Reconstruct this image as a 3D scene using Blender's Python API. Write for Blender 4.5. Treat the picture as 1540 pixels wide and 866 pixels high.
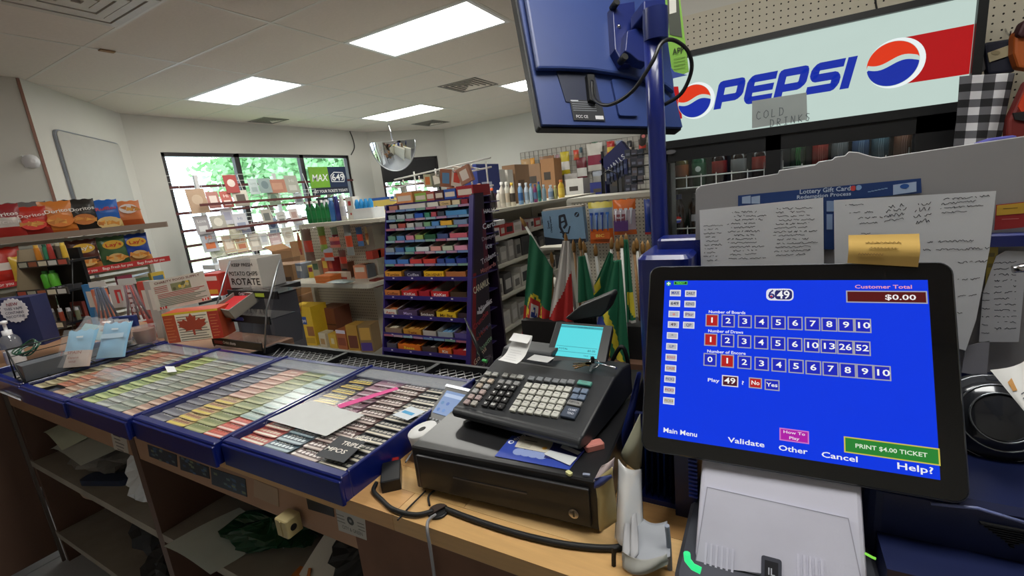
import bpy, math, random
from mathutils import Vector as V, Matrix as MX
R = math.radians
S = bpy.context.scene
for _o in list(bpy.data.objects): bpy.data.objects.remove(_o)
random.seed(4)
PI = math.pi
# ---------------- camera
YAW, PITCH, ROLL, FPX = R(29.97), R(12.09), R(-5.9), 689.0
FW = V((-math.sin(YAW)*math.cos(PITCH), math.cos(YAW)*math.cos(PITCH), -math.sin(PITCH)))
RT = V((math.cos(YAW), math.sin(YAW), 0)); UP = RT.cross(FW)
RT, UP = RT*math.cos(ROLL)+UP*math.sin(ROLL), UP*math.cos(ROLL)-RT*math.sin(ROLL)
EYE = V((0, 0, 1.5))
cd = bpy.data.cameras.new('camera'); cam = bpy.data.objects.new('camera', cd)
S.collection.objects.link(cam); S.camera = cam
cd.sensor_width = 36; cd.lens = FPX/1540*36; cd.clip_start = .02; cd.clip_end = 300
cam.matrix_world = MX(((RT.x, UP.x, -FW.x, EYE.x), (RT.y, UP.y, -FW.y, EYE.y), (RT.z, UP.z, -FW.z, EYE.z), (0, 0, 0, 1)))
# ---------------- world, exposure
S.view_settings.view_transform = 'Standard'; S.view_settings.look = 'None'
S.view_settings.exposure = 0.0; S.view_settings.gamma = 1
w = bpy.data.worlds.new('sky'); S.world = w; w.use_nodes = True
bgn = w.node_tree.nodes['Background']; bgn.inputs[0].default_value = (.80, .90, 1, 1); bgn.inputs[1].default_value = 5
LIGHT_E = 15      # ceiling light diffusers
def area(name, loc, sx, sy, e, col, tgt):
    d = bpy.data.lights.new(name, 'AREA'); d.shape = 'RECTANGLE'; d.size = sx; d.size_y = sy; d.energy = e; d.color = col
    o = bpy.data.objects.new(name, d); S.collection.objects.link(o); o.location = loc
    o.rotation_euler = (V(tgt)-V(loc)).to_track_quat('-Z', 'Y').to_euler(); return o
# ---------------- helpers
def ray(px, py): return RT*((px-770)/FPX)-UP*((py-433)/FPX)+FW
def at(px, py, ax, val):
    d = ray(px, py); return EYE+d*((val-EYE[ax])/d[ax])
def lin(c): c = c/255; return c/12.92 if c < .04045 else ((c+.055)/1.055)**2.4
MC = {}
def mat(name, c, r=.6, m=0., nz=.10, sc=14, em=0, bump=0, coat=0, sx=(1, 1, 1)):
    if name in MC: return MC[name]
    k = bpy.data.materials.new(name); k.use_nodes = True; nt = k.node_tree; p = nt.nodes['Principled BSDF']
    cc = tuple(lin(x) for x in c)
    p.inputs['Roughness'].default_value = r; p.inputs['Metallic'].default_value = m
    if coat: p.inputs['Coat Weight'].default_value = coat
    tc = nt.nodes.new('ShaderNodeTexCoord'); mp = nt.nodes.new('ShaderNodeMapping'); mp.inputs['Scale'].default_value = sx
    no = nt.nodes.new('ShaderNodeTexNoise'); no.inputs['Scale'].default_value = sc; no.inputs['Detail'].default_value = 4
    nt.links.new(tc.outputs['Object'], mp.inputs[0]); nt.links.new(mp.outputs[0], no.inputs['Vector'])
    mx = nt.nodes.new('ShaderNodeMix'); mx.data_type = 'RGBA'
    mx.inputs[6].default_value = (*[x*(1-nz) for x in cc], 1); mx.inputs[7].default_value = (*[min(1, x*(1+nz)) for x in cc], 1)
    nt.links.new(no.outputs[0], mx.inputs[0]); nt.links.new(mx.outputs[2], p.inputs['Base Color'])
    if bump:
        b = nt.nodes.new('ShaderNodeBump'); b.inputs['Strength'].default_value = bump; b.inputs['Distance'].default_value = .004
        nt.links.new(no.outputs[0], b.inputs['Height']); nt.links.new(b.outputs[0], p.inputs['Normal'])
    if em:
        nt.links.new(mx.outputs[2], p.inputs['Emission Color']); p.inputs['Emission Strength'].default_value = em
        p.inputs['Base Color'].default_value = (.01, .01, .01, 1); p.inputs['Specular IOR Level'].default_value = .15
        for l in list(p.inputs['Base Color'].links): nt.links.remove(l)
    MC[name] = k; return k
def K(h, r=.5): # printed card / plastic of one colour from a hex string
    return mat('print_'+h+('' if r == .5 else '_%d' % (r*100)), tuple(int(h[i:i+2], 16) for i in (0, 2, 4)), r)
def G(h, e=1.): # screen or backlit colour
    return mat('glow_%s_%d' % (h, e*100), tuple(int(h[i:i+2], 16) for i in (0, 2, 4)), .3, nz=.02, em=e)
def clear(name, tint=(1, 1, 1), rough=.03, fac=.06, haze=0, ior=1.33):
    if name in MC: return MC[name]
    k = bpy.data.materials.new(name); k.use_nodes = True; nt = k.node_tree
    for n in list(nt.nodes):
        if n.type != 'OUTPUT_MATERIAL': nt.nodes.remove(n)
    out = [n for n in nt.nodes if n.type == 'OUTPUT_MATERIAL'][0]
    tr = nt.nodes.new('ShaderNodeBsdfTransparent'); tr.inputs[0].default_value = (*tint, 1)
    gl = nt.nodes.new('ShaderNodeBsdfGlossy'); gl.inputs['Roughness'].default_value = rough
    fr = nt.nodes.new('ShaderNodeFresnel'); fr.inputs[0].default_value = ior
    ad = nt.nodes.new('ShaderNodeMath'); ad.operation = 'ADD'; ad.inputs[1].default_value = fac; ad.use_clamp = True
    mx = nt.nodes.new('ShaderNodeMixShader')
    ge = nt.nodes.new('ShaderNodeNewGeometry'); iv = nt.nodes.new('ShaderNodeMath'); iv.operation = 'SUBTRACT'; iv.inputs[0].default_value = 1; ml = nt.nodes.new('ShaderNodeMath'); ml.operation = 'MULTIPLY'
    nt.links.new(ge.outputs['Backfacing'], iv.inputs[1]); nt.links.new(fr.outputs[0], ad.inputs[0]); nt.links.new(ad.outputs[0], ml.inputs[0]); nt.links.new(iv.outputs[0], ml.inputs[1]); nt.links.new(ml.outputs[0], mx.inputs[0])
    a = tr
    if haze:
        df = nt.nodes.new('ShaderNodeBsdfDiffuse'); df.inputs[0].default_value = (.8, .82, .85, 1)
        m2 = nt.nodes.new('ShaderNodeMixShader'); m2.inputs[0].default_value = haze
        nt.links.new(tr.outputs[0], m2.inputs[1]); nt.links.new(df.outputs[0], m2.inputs[2]); a = m2
    nt.links.new(a.outputs[0], mx.inputs[1]); nt.links.new(gl.outputs[0], mx.inputs[2]); nt.links.new(mx.outputs[0], out.inputs[0])
    MC[name] = k; return k
TXC = {}
def glyphs(s):
    if s not in TXC:
        c = bpy.data.curves.new('t', 'FONT'); c.body = s; c.size = 1; c.resolution_u = 2; c.align_x = 'CENTER'; c.align_y = 'CENTER'
        c.offset = .015
        o = bpy.data.objects.new('t', c); m = bpy.data.meshes.new_from_object(o)
        TXC[s] = ([tuple(v.co) for v in m.vertices], [tuple(p.vertices) for p in m.polygons])
        bpy.data.objects.remove(o); bpy.data.curves.remove(c); bpy.data.meshes.remove(m)
    return TXC[s]
class MB:
    def __init__(s, m=None): s.v = []; s.f = []; s.mi = []; s.sm = []; s.mats = []; s.c = 0; s.T = None; m and s.use(m)
    def use(s, m):
        if m not in s.mats: s.mats.append(m)
        s.c = s.mats.index(m); return s
    def add(s, vs, fs, sm=False, T=None):
        n = len(s.v); T = T or s.T
        s.v += [tuple(T @ V(p)) if T else tuple(p) for p in vs]
        s.f += [tuple(i+n for i in f) for f in fs]; s.mi += [s.c]*len(fs); s.sm += [sm]*len(fs); return s
    def box(s, x0, y0, z0, x1, y1, z1):
        x0, x1 = sorted((x0, x1)); y0, y1 = sorted((y0, y1)); z0, z1 = sorted((z0, z1))
        return s.add([(x0, y0, z0), (x1, y0, z0), (x1, y1, z0), (x0, y1, z0), (x0, y0, z1), (x1, y0, z1), (x1, y1, z1), (x0, y1, z1)],
            [(0, 3, 2, 1), (4, 5, 6, 7), (0, 1, 5, 4), (1, 2, 6, 5), (2, 3, 7, 6), (3, 0, 4, 7)])
    def prism(s, poly, z0, z1):
        n = len(poly); a = sum(poly[i][0]*poly[(i+1) % n][1]-poly[(i+1) % n][0]*poly[i][1] for i in range(n))
        if a < 0: poly = poly[::-1]
        z0, z1 = min(z0, z1), max(z0, z1)
        return s.add([(x, y, z0) for x, y in poly]+[(x, y, z1) for x, y in poly],
            [tuple(range(n))[::-1], tuple(range(n, 2*n))]+[(i, (i+1) % n, n+(i+1) % n, n+i) for i in range(n)])
    def rbox(s, x0, y0, x1, y1, z0, z1, r=.01, n=4, ch=0):
        P = rrect(x0, y0, x1, y1, r, n)
        if not ch: return s.prism(P, z0, z1)
        Q = rrect(x0+ch, y0+ch, x1-ch, y1-ch, max(r-ch, .0005), n); k = len(P)
        vs = [(x, y, z0) for x, y in P]+[(x, y, z1-ch) for x, y in P]+[(x, y, z1) for x, y in Q]
        fs = [tuple(range(k))[::-1], tuple(range(2*k, 3*k))]
        for j in (0, 1): fs += [(j*k+i, j*k+(i+1) % k, (j+1)*k+(i+1) % k, (j+1)*k+i) for i in range(k)]
        return s.add(vs, fs)
    def tube(s, pts, r, n=6, closed=False):
        pts = [V(p) for p in pts]; m = len(pts); vs = []; fs = []; u = None
        for i, p in enumerate(pts):
            t = (pts[(i+1) % m]-pts[i-1]) if closed else (pts[min(i+1, m-1)]-pts[max(i-1, 0)])
            if t.length < 1e-9: t = V((0, 0, 1))
            t.normalize()
            if u is None: u = t.orthogonal()
            u = (u-t*u.dot(t)); u = u.normalized() if u.length > 1e-6 else t.orthogonal().normalized()
            w_ = t.cross(u); rr = r[i] if isinstance(r, (list, tuple)) else r
            vs += [p+(u*math.cos(2*PI*k/n)+w_*math.sin(2*PI*k/n))*rr for k in range(n)]
        for i in range(m if closed else m-1):
            j = (i+1) % m
            fs += [(i*n+k, i*n+(k+1) % n, j*n+(k+1) % n, j*n+k) for k in range(n)]
        s.add(vs, fs, n > 4)
        if not closed: s.f += [tuple(range(len(s.v)-m*n, len(s.v)-m*n+n))[::-1], tuple(range(len(s.v)-n, len(s.v)))]; s.mi += [s.c]*2; s.sm += [False]*2
        return s
    def cyl(s, a, b, r, n=12, r1=None): return s.tube([a, b], [r, r if r1 is None else r1], n)
    def lathe(s, prof, x=0, y=0, z=0, n=14):
        vs = []; fs = []
        for r, h in prof: vs += [(x+r*math.cos(2*PI*k/n), y+r*math.sin(2*PI*k/n), z+h) for k in range(n)]
        for i in range(len(prof)-1): fs += [(i*n+k, i*n+(k+1) % n, (i+1)*n+(k+1) % n, (i+1)*n+k) for k in range(n)]
        s.add(vs, fs, True); s.add([vs[k] for k in range(n)], [tuple(range(n))[::-1]]); return s.add(vs[-n:], [tuple(range(n))])
    def grid(s, fn, nu, nv, sm=True, mfn=None):
        vs = [fn(i/nu, j/nv) for j in range(nv+1) for i in range(nu+1)]
        fs = [(j*(nu+1)+i, j*(nu+1)+i+1, (j+1)*(nu+1)+i+1, (j+1)*(nu+1)+i) for j in range(nv) for i in range(nu)]
        k = len(s.mi); s.add(vs, fs, sm)
        if mfn:
            q = 0
            for j in range(nv):
                for i in range(nu):
                    s.use(mfn((i+.5)/nu, (j+.5)/nv)); s.mi[k+q] = s.c; q += 1
        return s
    def text(s, t, x, y, z, size, xs=1., shear=0, rot=0, w=None):
        vs, fs = glyphs(t)
        if not vs: return s
        if w:
            ww = max(v[0] for v in vs)-min(v[0] for v in vs); xs = min(1.45, w/(ww*size))
        c, n = math.cos(rot), math.sin(rot)
        o = []
        for a, b, _ in vs:
            X = (a*xs+b*shear)*size; Y = b*size
            o.append((x+X*c-Y*n, y+X*n+Y*c, z))
        return s.add(o, fs)
    def stroke(s, pts, w, z, shear=0, h=0.0, joint=True):
        for i in range(len(pts)-1):
            a, b = V(pts[i]), V(pts[i+1]); d = b-a
            if d.length < 1e-9: continue
            n = V((-d.y, d.x)).normalized()*w/2
            q = [a-n, b-n, b+n, a+n]
            s.add([(p.x+p.y*shear, p.y, z+.00001*i) for p in q], [(0, 1, 2, 3)])
        if joint:
            for p in pts[1:-1]:
                s.add([(p[0]+w/2*math.cos(k*PI/4)+(p[1]+w/2*math.sin(k*PI/4))*shear, p[1]+w/2*math.sin(k*PI/4), z+.0002*joint) for k in range(8)], [tuple(range(8))])
        return s
    def disc(s, x, y, z, r, n=20, ry=None, a0=0, a1=2*PI):
        full = abs(a1-a0-2*PI) < 1e-6; ry = ry or r
        return s.add([(x+r*math.cos(a0+(a1-a0)*k/(n if full else n-1)), y+ry*math.sin(a0+(a1-a0)*k/(n if full else n-1)), z) for k in range(n)], [tuple(range(n))])
    def rect(s, x0, y0, x1, y1, z):
        x0, x1 = min(x0, x1), max(x0, x1); y0, y1 = min(y0, y1), max(y0, y1)
        return s.add([(x0, y0, z), (x1, y0, z), (x1, y1, z), (x0, y1, z)], [(0, 1, 2, 3)])
    def build(s, name, parent=None, kind=None, bevel=0):
        me = bpy.data.meshes.new(name); me.from_pydata(s.v, [], s.f)
        for m in s.mats: me.materials.append(m)
        me.polygons.foreach_set('material_index', s.mi); me.polygons.foreach_set('use_smooth', s.sm); me.update()
        o = bpy.data.objects.new(name, me); S.collection.objects.link(o)
        if parent: o.parent = parent
        if kind: o['kind'] = kind
        if bevel:
            b = o.modifiers.new('bevel', 'BEVEL'); b.width = bevel; b.segments = 2; b.limit_method = 'ANGLE'
        return o
def rrect(x0, y0, x1, y1, r, n=4):
    o = []
    for cx, cy, a in ((x1-r, y0+r, -PI/2), (x1-r, y1-r, 0), (x0+r, y1-r, PI/2), (x0+r, y0+r, PI)):
        o += [(cx+r*math.cos(a+PI/2*k/n), cy+r*math.sin(a+PI/2*k/n)) for k in range(n+1)]
    return o
def tag(o, label, cat, group=None, kind=None):
    o['label'] = label; o['category'] = cat
    if group: o['group'] = group
    if kind: o['kind'] = kind
    return o
def thing(name, label, cat, loc=(0, 0, 0), rz=0, group=None, M=None):
    o = bpy.data.objects.new(name, None); S.collection.objects.link(o); o.empty_display_size = .02
    if M is not None: o.matrix_world = M
    else: o.location = loc; o.rotation_euler = (0, 0, rz)
    return tag(o, label, cat, group)
KIDS = {}
def dup(root, label, loc=None, rz=None, M=None, group=None):
    r = root.copy(); S.collection.objects.link(r)
    if M is not None: r.matrix_world = M
    else:
        if loc is not None: r.location = loc
        if rz is not None: r.rotation_euler = (0, 0, rz)
    if label: r['label'] = label
    if group: r['group'] = group
    if root not in KIDS: KIDS[root] = [(c, [g for g in bpy.data.objects if g.parent == c]) for c in bpy.data.objects if c.parent == root]
    for ch, gs in KIDS[root]:
        c = ch.copy(); S.collection.objects.link(c); c.parent = r
        for g in gs: d = g.copy(); S.collection.objects.link(d); d.parent = c
    return r
def frame(O, u, v):
    u = V(u).normalized(); n = u.cross(V(v)).normalized(); v = n.cross(u)
    return MX(((u.x, v.x, n.x, O[0]), (u.y, v.y, n.y, O[1]), (u.z, v.z, n.z, O[2]), (0, 0, 0, 1)))
def FY(x=0, y=0, z=0): return frame((x, y, z), (1, 0, 0), (0, 0, 1))       # plane facing the camera side (-Y)
def FX(x=0, y=0, z=0): return frame((x, y, z), (0, 1, 0), (0, 0, 1))       # plane facing +X
def pl(M, px, py, w=0):
    n = M.col[2].to_3d(); O = M.to_translation()+n*w; d = ray(px, py); t = (O-EYE).dot(n)/d.dot(n)
    q = M.inverted() @ (EYE+d*t); return q.x, q.y
def struct(mb, name, parent=None, bevel=0):
    o = mb.build(name, parent, bevel=bevel)
    if not parent: o['kind'] = 'structure'
    return o
def Z(o, loc, rz=0, M=None):
    if M is not None: o.matrix_world = M
    else: o.location = loc; o.rotation_euler = (0, 0, rz)
    return o
# shared materials
wallM = mat('wall_paint', (205, 203, 196), .8, nz=.04, sc=3, bump=.05)
tileM = mat('ceiling_tile_fissured', (212, 202, 192), .9, nz=.07, sc=60, bump=.25)
gridM = mat('ceiling_grid_white', (205, 200, 192), .5, nz=.03)
darkM = mat('black_plastic', (20, 21, 24), .38, nz=.15)
matteM = mat('black_rubber', (14, 14, 16), .6)
chrome = mat('chrome', (200, 200, 205), .18, 1, nz=.03)
steel = mat('brushed_steel', (150, 152, 156), .35, 1, nz=.08)
blueM = mat('royal_blue_plastic', (12, 28, 104), .3, nz=.08, coat=.3)
navyM = mat('navy_plastic', (20, 34, 96), .36, nz=.08)
whiteM = mat('white_plastic', (225, 225, 228), .4, nz=.03)
wirew = mat('white_coated_wire', (225, 224, 220), .4, nz=.02)
paperM = mat('white_paper', (222, 222, 222), .8, nz=.03, sc=6)
inkM = mat('black_ink', (40, 42, 50), .8)
shelfM = mat('cream_enamel', (200, 196, 182), .45, nz=.04)
cardM = mat('brown_cardboard', (150, 112, 78), .85, nz=.08, sc=30)
cardD = mat('grey_cardboard', (140, 134, 126), .85)
brownM = mat('brown_laminate', (92, 66, 52), .55, nz=.16, sc=9, sx=(1, 1, .2))
fasM = mat('tan_fascia', (160, 122, 94), .6, nz=.12, sc=7)
dustM = mat('dusty_shelf_board', (150, 142, 130), .8, nz=.25, sc=9)
frameM = mat('dark_window_frame', (34, 30, 32), .45)
barM = mat('oxblood_bar', (92, 44, 44), .5)
clearM = clear('clear_acrylic', fac=.02); glassM = clear('window_glass', (.97, .99, 1)); foilM = clear('clear_film', rough=.15, fac=.05, haze=.12)
peg = mat('pegboard', (205, 198, 180), .7, nz=.04)
# =============== ROOM
fl = MB(mat('grout', (70, 72, 76), .8)); fl.box(-6.8, -1.7, -.06, 2.1, 8.2, -.008); FLOOR = struct(fl, 'floor')
ftm = MB(mat('floor_tile_vinyl', (178, 180, 184), .35, nz=.06, sc=5, coat=.2)); ftm.box(.003, .003, -.02, .452, .452, 0); first = None
for i in range(19):
    for j in range(21):
        x, y = -6.6+i*.455, -1.6+j*.455
        if (i < 8 or j > 16) and not (x < -4 or y > 1.3) or (x > -3.6 and -.3 < y < 1.0):
            if first is None: o = first = ftm.build('floor_tile', FLOOR)
            else: o = first.copy(); S.collection.objects.link(o)
            o.location = (x, y, 0)
big = MB(mat('floor_tile_vinyl', (178, 180, 184), .35)); big.box(-6.6, 1.2, -.01, 2, 8, 0); big.box(-6.6, -1.6, -.01, -3.6, 1.2, 0); big.box(0, -1.6, -.01, 2, 1.2, 0); big.build('floor_sheet', FLOOR)
CEIL = struct(MB(gridM).box(-7.2, -1.8, 2.80, 2.2, 8.3, 2.9), 'ceiling')
XS = [-3.0+1.22*k for k in range(-4, 5)]; YS = [2.90+.61*k for k in range(-8, 10)]
tm = MB(tileM).box(.012, .012, -.012, 1.208, .598, .006); first = None
LIGHTS = [(-3.0, 2.90), (-5.44, 2.90), (-5.44, 5.34), (-3.0, 5.34), (-.56, 2.9), (-.56, .46), (-3.0, .46)]
skip = [(round(a, 2), round(b, 2)) for a, b in LIGHTS]+[(-4.22, 1.07)]
for x in XS:
    for y in YS:
        if (round(x, 2), round(y, 2)) in skip: continue
        if first is None: o = first = tm.build('ceiling_tile', CEIL)
        else: o = first.copy(); S.collection.objects.link(o)
        o.location = (x, y, 2.786)
first = None
for x in XS:
    b = MB(gridM).box(x-.012, -1.8, 2.772, x+.012, 8.3, 2.782).build('grid_runner', CEIL)
for y in YS: MB(gridM).box(-7.2, y-.011, 2.7725, 2.2, y+.011, 2.781).build('grid_runner', CEIL)
def slab(name, a, b, z0, z1, t=.1, m=wallM, side=1):
    a, b = V(a), V(b); d = (b-a); L = d.length; M = frame((a.x, a.y, 0), (d.x, d.y, 0), (0, 0, 1))
    o = MB(m).box(0, z0, -t if side > 0 else 0, L, z1, 0 if side > 0 else t).build(name); o.matrix_world = M; o['kind'] = 'structure'; return o, M
# window wall (left), facing +X: opening Y 3.02..5.92, z .60..2.36
wl = MB(wallM); Hc = 2.8
wl.box(-6.55, 2.66, 0, -6.4, 3.02, Hc); wl.box(-6.55, 5.92, 0, -6.4, 6.47, Hc); wl.box(-6.55, 3.02, 2.36, -6.4, 5.92, Hc); wl.box(-6.55, 3.02, 0, -6.4, 5.92, .45)
struct(wl, 'wall_left')
wlc, Mlc = slab('wall_left_corner', (-5.3, 1.62, 0), (-6.4, 2.71, 0), 0, Hc, side=1)
struct(MB(wallM).box(-5.4, -1.7, 0, -5.3, 1.62, Hc), 'wall_left_side')
struct(MB(mat('corner_bead_brown', (150, 110, 96), .6)).box(-5.3, 1.60, 0, -5.293, 1.62, 2.77), 'trim_1')
struct(MB(wallM).box(-5.6, 7.6, 0, 2.1, 7.7, Hc), 'wall_back')
struct(MB(wallM).box(-5.4, -1.7, 0, 2.1, -1.6, Hc), 'wall_front')
struct(MB(wallM).box(2.0, -1.7, 0, 2.1, 7.7, Hc), 'wall_right')
# diagonal back corner wall with window 2
a, b = V((-6.4, 6.41, 0)), V((-5.5, 7.65, 0)); L = (b-a).length
Mb = frame(a, (b-a), (0, 0, 1)); n_ = Mb.col[2].to_3d()
wp = [pl(Mb, 568, 222), pl(Mb, 656, 222)]; wx0, wx1, wzt = wp[0][0], wp[1][0], 2.28
wb = MB(wallM); wb.box(-.1, 0, -.12, wx0, Hc, 0); wb.box(wx1, 0, -.12, L+.1, Hc, 0); wb.box(wx0, wzt, -.12, wx1, Hc, 0); wb.box(wx0, 0, -.12, wx1, .8, 0)
Z(struct(wb, 'wall_back_corner'), 0, M=Mb)
# windows
def win(name, M, x0, x1, z0, z1, mull, bars):
    f = MB(frameM); t = .045
    f.box(x0, z0, -.09, x0+t, z1, -.02); f.box(x1-t, z0, -.09, x1, z1, -.02); f.box(x0, z1-t, -.09, x1, z1, -.02); f.box(x0, z0, -.09, x1, z0+t, -.02)
    for m in mull: f.box(m-.035, z0, -.09, m+.035, z1, -.02)
    o = Z(struct(f, name), 0, M=M)
    e = [x0]+mull+[x1]
    for i in range(len(e)-1): MB(glassM).box(e[i]+.03, z0+.03, -.06, e[i+1]-.03, z1-.03, -.056).build('pane', o)
    for zb in bars: MB(barM).box(x0, zb-.016, -.018, x1, zb+.016, .012).build('security_bar', o)
    return o
MW = FX(-6.4, 0, 0)
win('window_1', MW, 3.02, 5.92, .45, 2.36, [3.95, 4.98], [1.94, 1.62, 1.40, 1.21, 1.02, .83, .62])
w2 = win('window_2', Mb, wx0, wx1, .8, wzt, [], [1.78, 1.55])
bd = MB(mat('black_blind', (30, 30, 34), .6)).box(wx0+.04, 1.86, -.05, wx1-.04, wzt-.03, -.03).build('window_blind', w2)
# partition with pegboard (right), facing -Y
PY = 2.35
struct(MB(wallM).box(-.42, PY+.03, 2.12, 2.0, PY+.1, Hc), 'wall_partition')
struct(MB(wallM).box(.60, PY+.03, 0, 2.0, PY+.1, 2.12), 'wall_partition_side')
pz = at(1027, 25, 1, PY).z
pk = MB(peg).box(-.44, PY, 1.9, .6, PY+.012, pz); pk.box(.6, PY, .9, 1.3, PY+.012, pz+.05)
PG = tag(pk.build('pegboard'), 'beige perforated pegboard on the wall above and beside the drinks cooler', 'pegboard')
hm = mat('peg_hole', (38, 34, 30), .9); h = MB(hm)
for i in range(70):
    for j in range(50):
        x, z = -.43+i*.0254, .95+j*.0254
        if z > pz-.01 or (x < .60 and z < 1.9): continue
        h.add([(x+.0034*math.cos(k*PI/3), PY-.0006, z+.0034*math.sin(k*PI/3)) for k in range(6)], [tuple(range(6))[::-1] if 0 else tuple(range(6))])
h.build('peg_hole', PG, kind='stuff')
# wall panel + detector + cables
q = [pl(Mlc, *p) for p in ((76, 193), (178, 218), (190, 315), (108, 315))]
pm = MB(mat('grey_panel', (178, 176, 170), .5, nz=.05)).rbox(min(q[0][0], q[3][0]), 1.15, max(q[1][0], q[2][0]), q[0][1], .004, .03, .06, 5, .006)
x0_, x1_ = sorted((pl(Mlc, 76, 193)[0], pl(Mlc, 176, 218)[0]))
pn = thing('wall_board', 'large blank grey board with rounded corners and silver edge on the angled wall', 'board', M=Mlc)
zt_ = pl(Mlc, 76, 193)[1]
MB(mat('grey_panel', (178, 176, 170), .5, nz=.05)).rbox(x0_+.012, 1.012, x1_-.012, zt_-.012, .006, .03, .05, 5, .004).build('board_face', pn)
MB(mat('silver_edge', (150, 156, 168), .3, .7)).rbox(x0_, 1.0, x1_, zt_, .001, .022, .06, 5).build('board_frame', pn)
dp = at(46, 243, 0, -5.3); dt = thing('motion_detector', 'small round white detector on the cream wall left of the board', 'detector', dp)
MB(whiteM).lathe([(.055, 0), (.055, .02), (.04, .045), (.015, .055)]).build('dome', dt).rotation_euler = (0, PI/2, 0)
MB(whiteM).box(0, -.045, -.045, .012, .045, .045).build('mount', dt)
def cable(name, label, pts, r, m=matteM, n=6, cat='cable', sub=6):
    P = [V(p) for p in pts]; o = []
    for i in range(len(P)-1):
        p0, p1, p2, p3 = P[max(i-1, 0)], P[i], P[i+1], P[min(i+2, len(P)-1)]
        for k in range(sub):
            t = k/sub; o.append(.5*((2*p1)+(p2-p0)*t+(2*p0-5*p1+4*p2-p3)*t*t+(3*p1-p0-3*p2+p3)*t**3))
    o.append(P[-1]); return tag(MB(m).tube(o, r, n).build(name), label, cat)
cable('wall_cable', 'thin dark cable hanging from the ceiling to the window top corner', [at(x, y, 0, -6.38) for x, y in ((526, 197), (531, 210), (533, 222), (528, 233))], .008)
# ceiling lights, vents
cl = [(-5.44, 2.90, 'bright ceiling light panel nearest the angled wall on the left'), (-3.0, 2.90, 'largest bright ceiling light panel over the middle of the store'),
      (-5.44, 5.34, 'bright ceiling light panel above the round mirror'), (-3.0, 5.34, 'bright ceiling light panel half hidden by the hanging monitor'),
      (-.56, .46, 'bright ceiling light panel over the till'), (-3.0, .46, 'bright ceiling light panel over the counter shelves')]
difM = mat('light_diffuser', (255, 252, 244), .5, nz=.02, em=LIGHT_E); L0 = None
for x, y, lb in cl:
    if L0 is None:
        L0 = thing('ceiling_light', lb, 'ceiling light', (x, y, 2.77))
        f = MB(whiteM)
        for q in ((.01, .01, 1.21, .04), (.01, .57, 1.21, .60), (.01, .04, .04, .57), (1.18, .04, 1.21, .57)): f.box(q[0], q[1], .0, q[2], q[3], .014)
        f.build('light_frame', L0); MB(difM).box(.035, .035, .006, 1.185, .575, .012).build('light_diffuser', L0)
    else: dup(L0, lb, (x, y, 2.77))
    L0['group'] = 'ceiling light panels'
def vent(lb, x, y, s, n=4, deep=True):
    t = thing('ceiling_vent', lb, 'vent', (x, y, 2.768), group='ceiling vents')
    f = MB(mat('vent_enamel', (120, 116, 110), .5)); f.box(0, 0, 0, s, .02, .012); f.box(0, s-.02, 0, s, s, .012); f.box(0, 0, 0, .02, s, .012); f.box(s-.02, 0, 0, s, s, .012); f.build('vent_frame', t)
    MB(mat('vent_dark', (28, 27, 27), .8)).box(.02, .02, .0115, s-.02, s-.02, .013).build('vent_opening', t)
    for k in range(n):
        i = .03+.43*s*(k+.4)/n; v_ = MB(mat('vent_enamel', (120, 116, 110), .5)); w_ = .012
        v_.box(i, i, -.004, s-i, i+w_, .004); v_.box(i, i+w_, -.004, i+w_, s-i, .004); v_.box(s-i-w_, i+w_, -.004, s-i, s-i, .004); v_.build('vent_louvre', t)
vent('square louvred ceiling vent near the hanging monitor, dark inside', -3.46, 4.73, .53)
vent('flat grey ceiling vent in front of the back wall, above the mirror', -5.45, 6.55, .48, 7)
vent('flat grey ceiling vent beside the window wall', -6.3, 4.13, .38, 6)
t = thing('air_diffuser', 'large square stepped white air diffuser at the top left of the ceiling', 'vent', (-3.69, 1.09, 2.768))
dm = mat('diffuser_white', (190, 184, 176), .5)
for k in range(5):
    i = k*.055; m_ = MB(dm); s_ = .58
    for q in ((i, i, s_-i, i+.046), (i, s_-i-.046, s_-i, s_-i), (i, i+.046, i+.046, s_-i-.046), (s_-i-.046, i+.046, s_-i, s_-i-.046)): m_.box(q[0], q[1], -.0+.004*(k % 2), q[2], q[3], .014)
    m_.build('diffuser_ring', t)
MB(mat('vent_shade', (168, 162, 155), .8)).box(.02, .02, .0142, .56, .56, .016).build('diffuser_back', t)
MB(tileM).box(-.53, -.02, .006, 0, .59, .02).build('blank_panel', t)
sm = MB(mat('rust_stain', (150, 116, 80), .8)).box(-4.225, 1.76, 2.764, -4.185, 1.85, 2.7715); tag(sm.build('ceiling_clip'), 'small tan clip on the ceiling grid at the upper left', 'clip')
# convex mirror
MC0 = at(590, 212, 1, 6.0)
mm = frame(MC0, (.78, .62, .0), (.05, -.12, 1))
mt = thing('safety_mirror', 'half-round convex security mirror hanging from the ceiling near the back window', 'mirror', M=mm)
def half(u, v):
    a = PI+PI*u; r = .36*v; return (r*math.cos(a), r*math.sin(a)*1.3, .11*(1-v*v))
MB(mat('mirror_glass', (225, 228, 230), .03, 1, nz=.0)).grid(half, 28, 10).build('mirror_dome', mt)
MB(steel).tube([(.37*math.cos(PI+PI*k/24), .48*math.sin(PI+PI*k/24), 0) for k in range(25)], .008, 6).build('mirror_rim', mt)
MB(whiteM).prism([(.37*math.cos(PI+PI*k/24), .48*math.sin(PI+PI*k/24)) for k in range(25)], -.02, -.005).build('mirror_back', mt)
MB(chrome).tube([(0, -.02, -.02), (0, .12, -.02), (-.02, 2.77-MC0.z-.03, -.0)], .013, 6).build('hanging_rod', mt)
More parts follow.
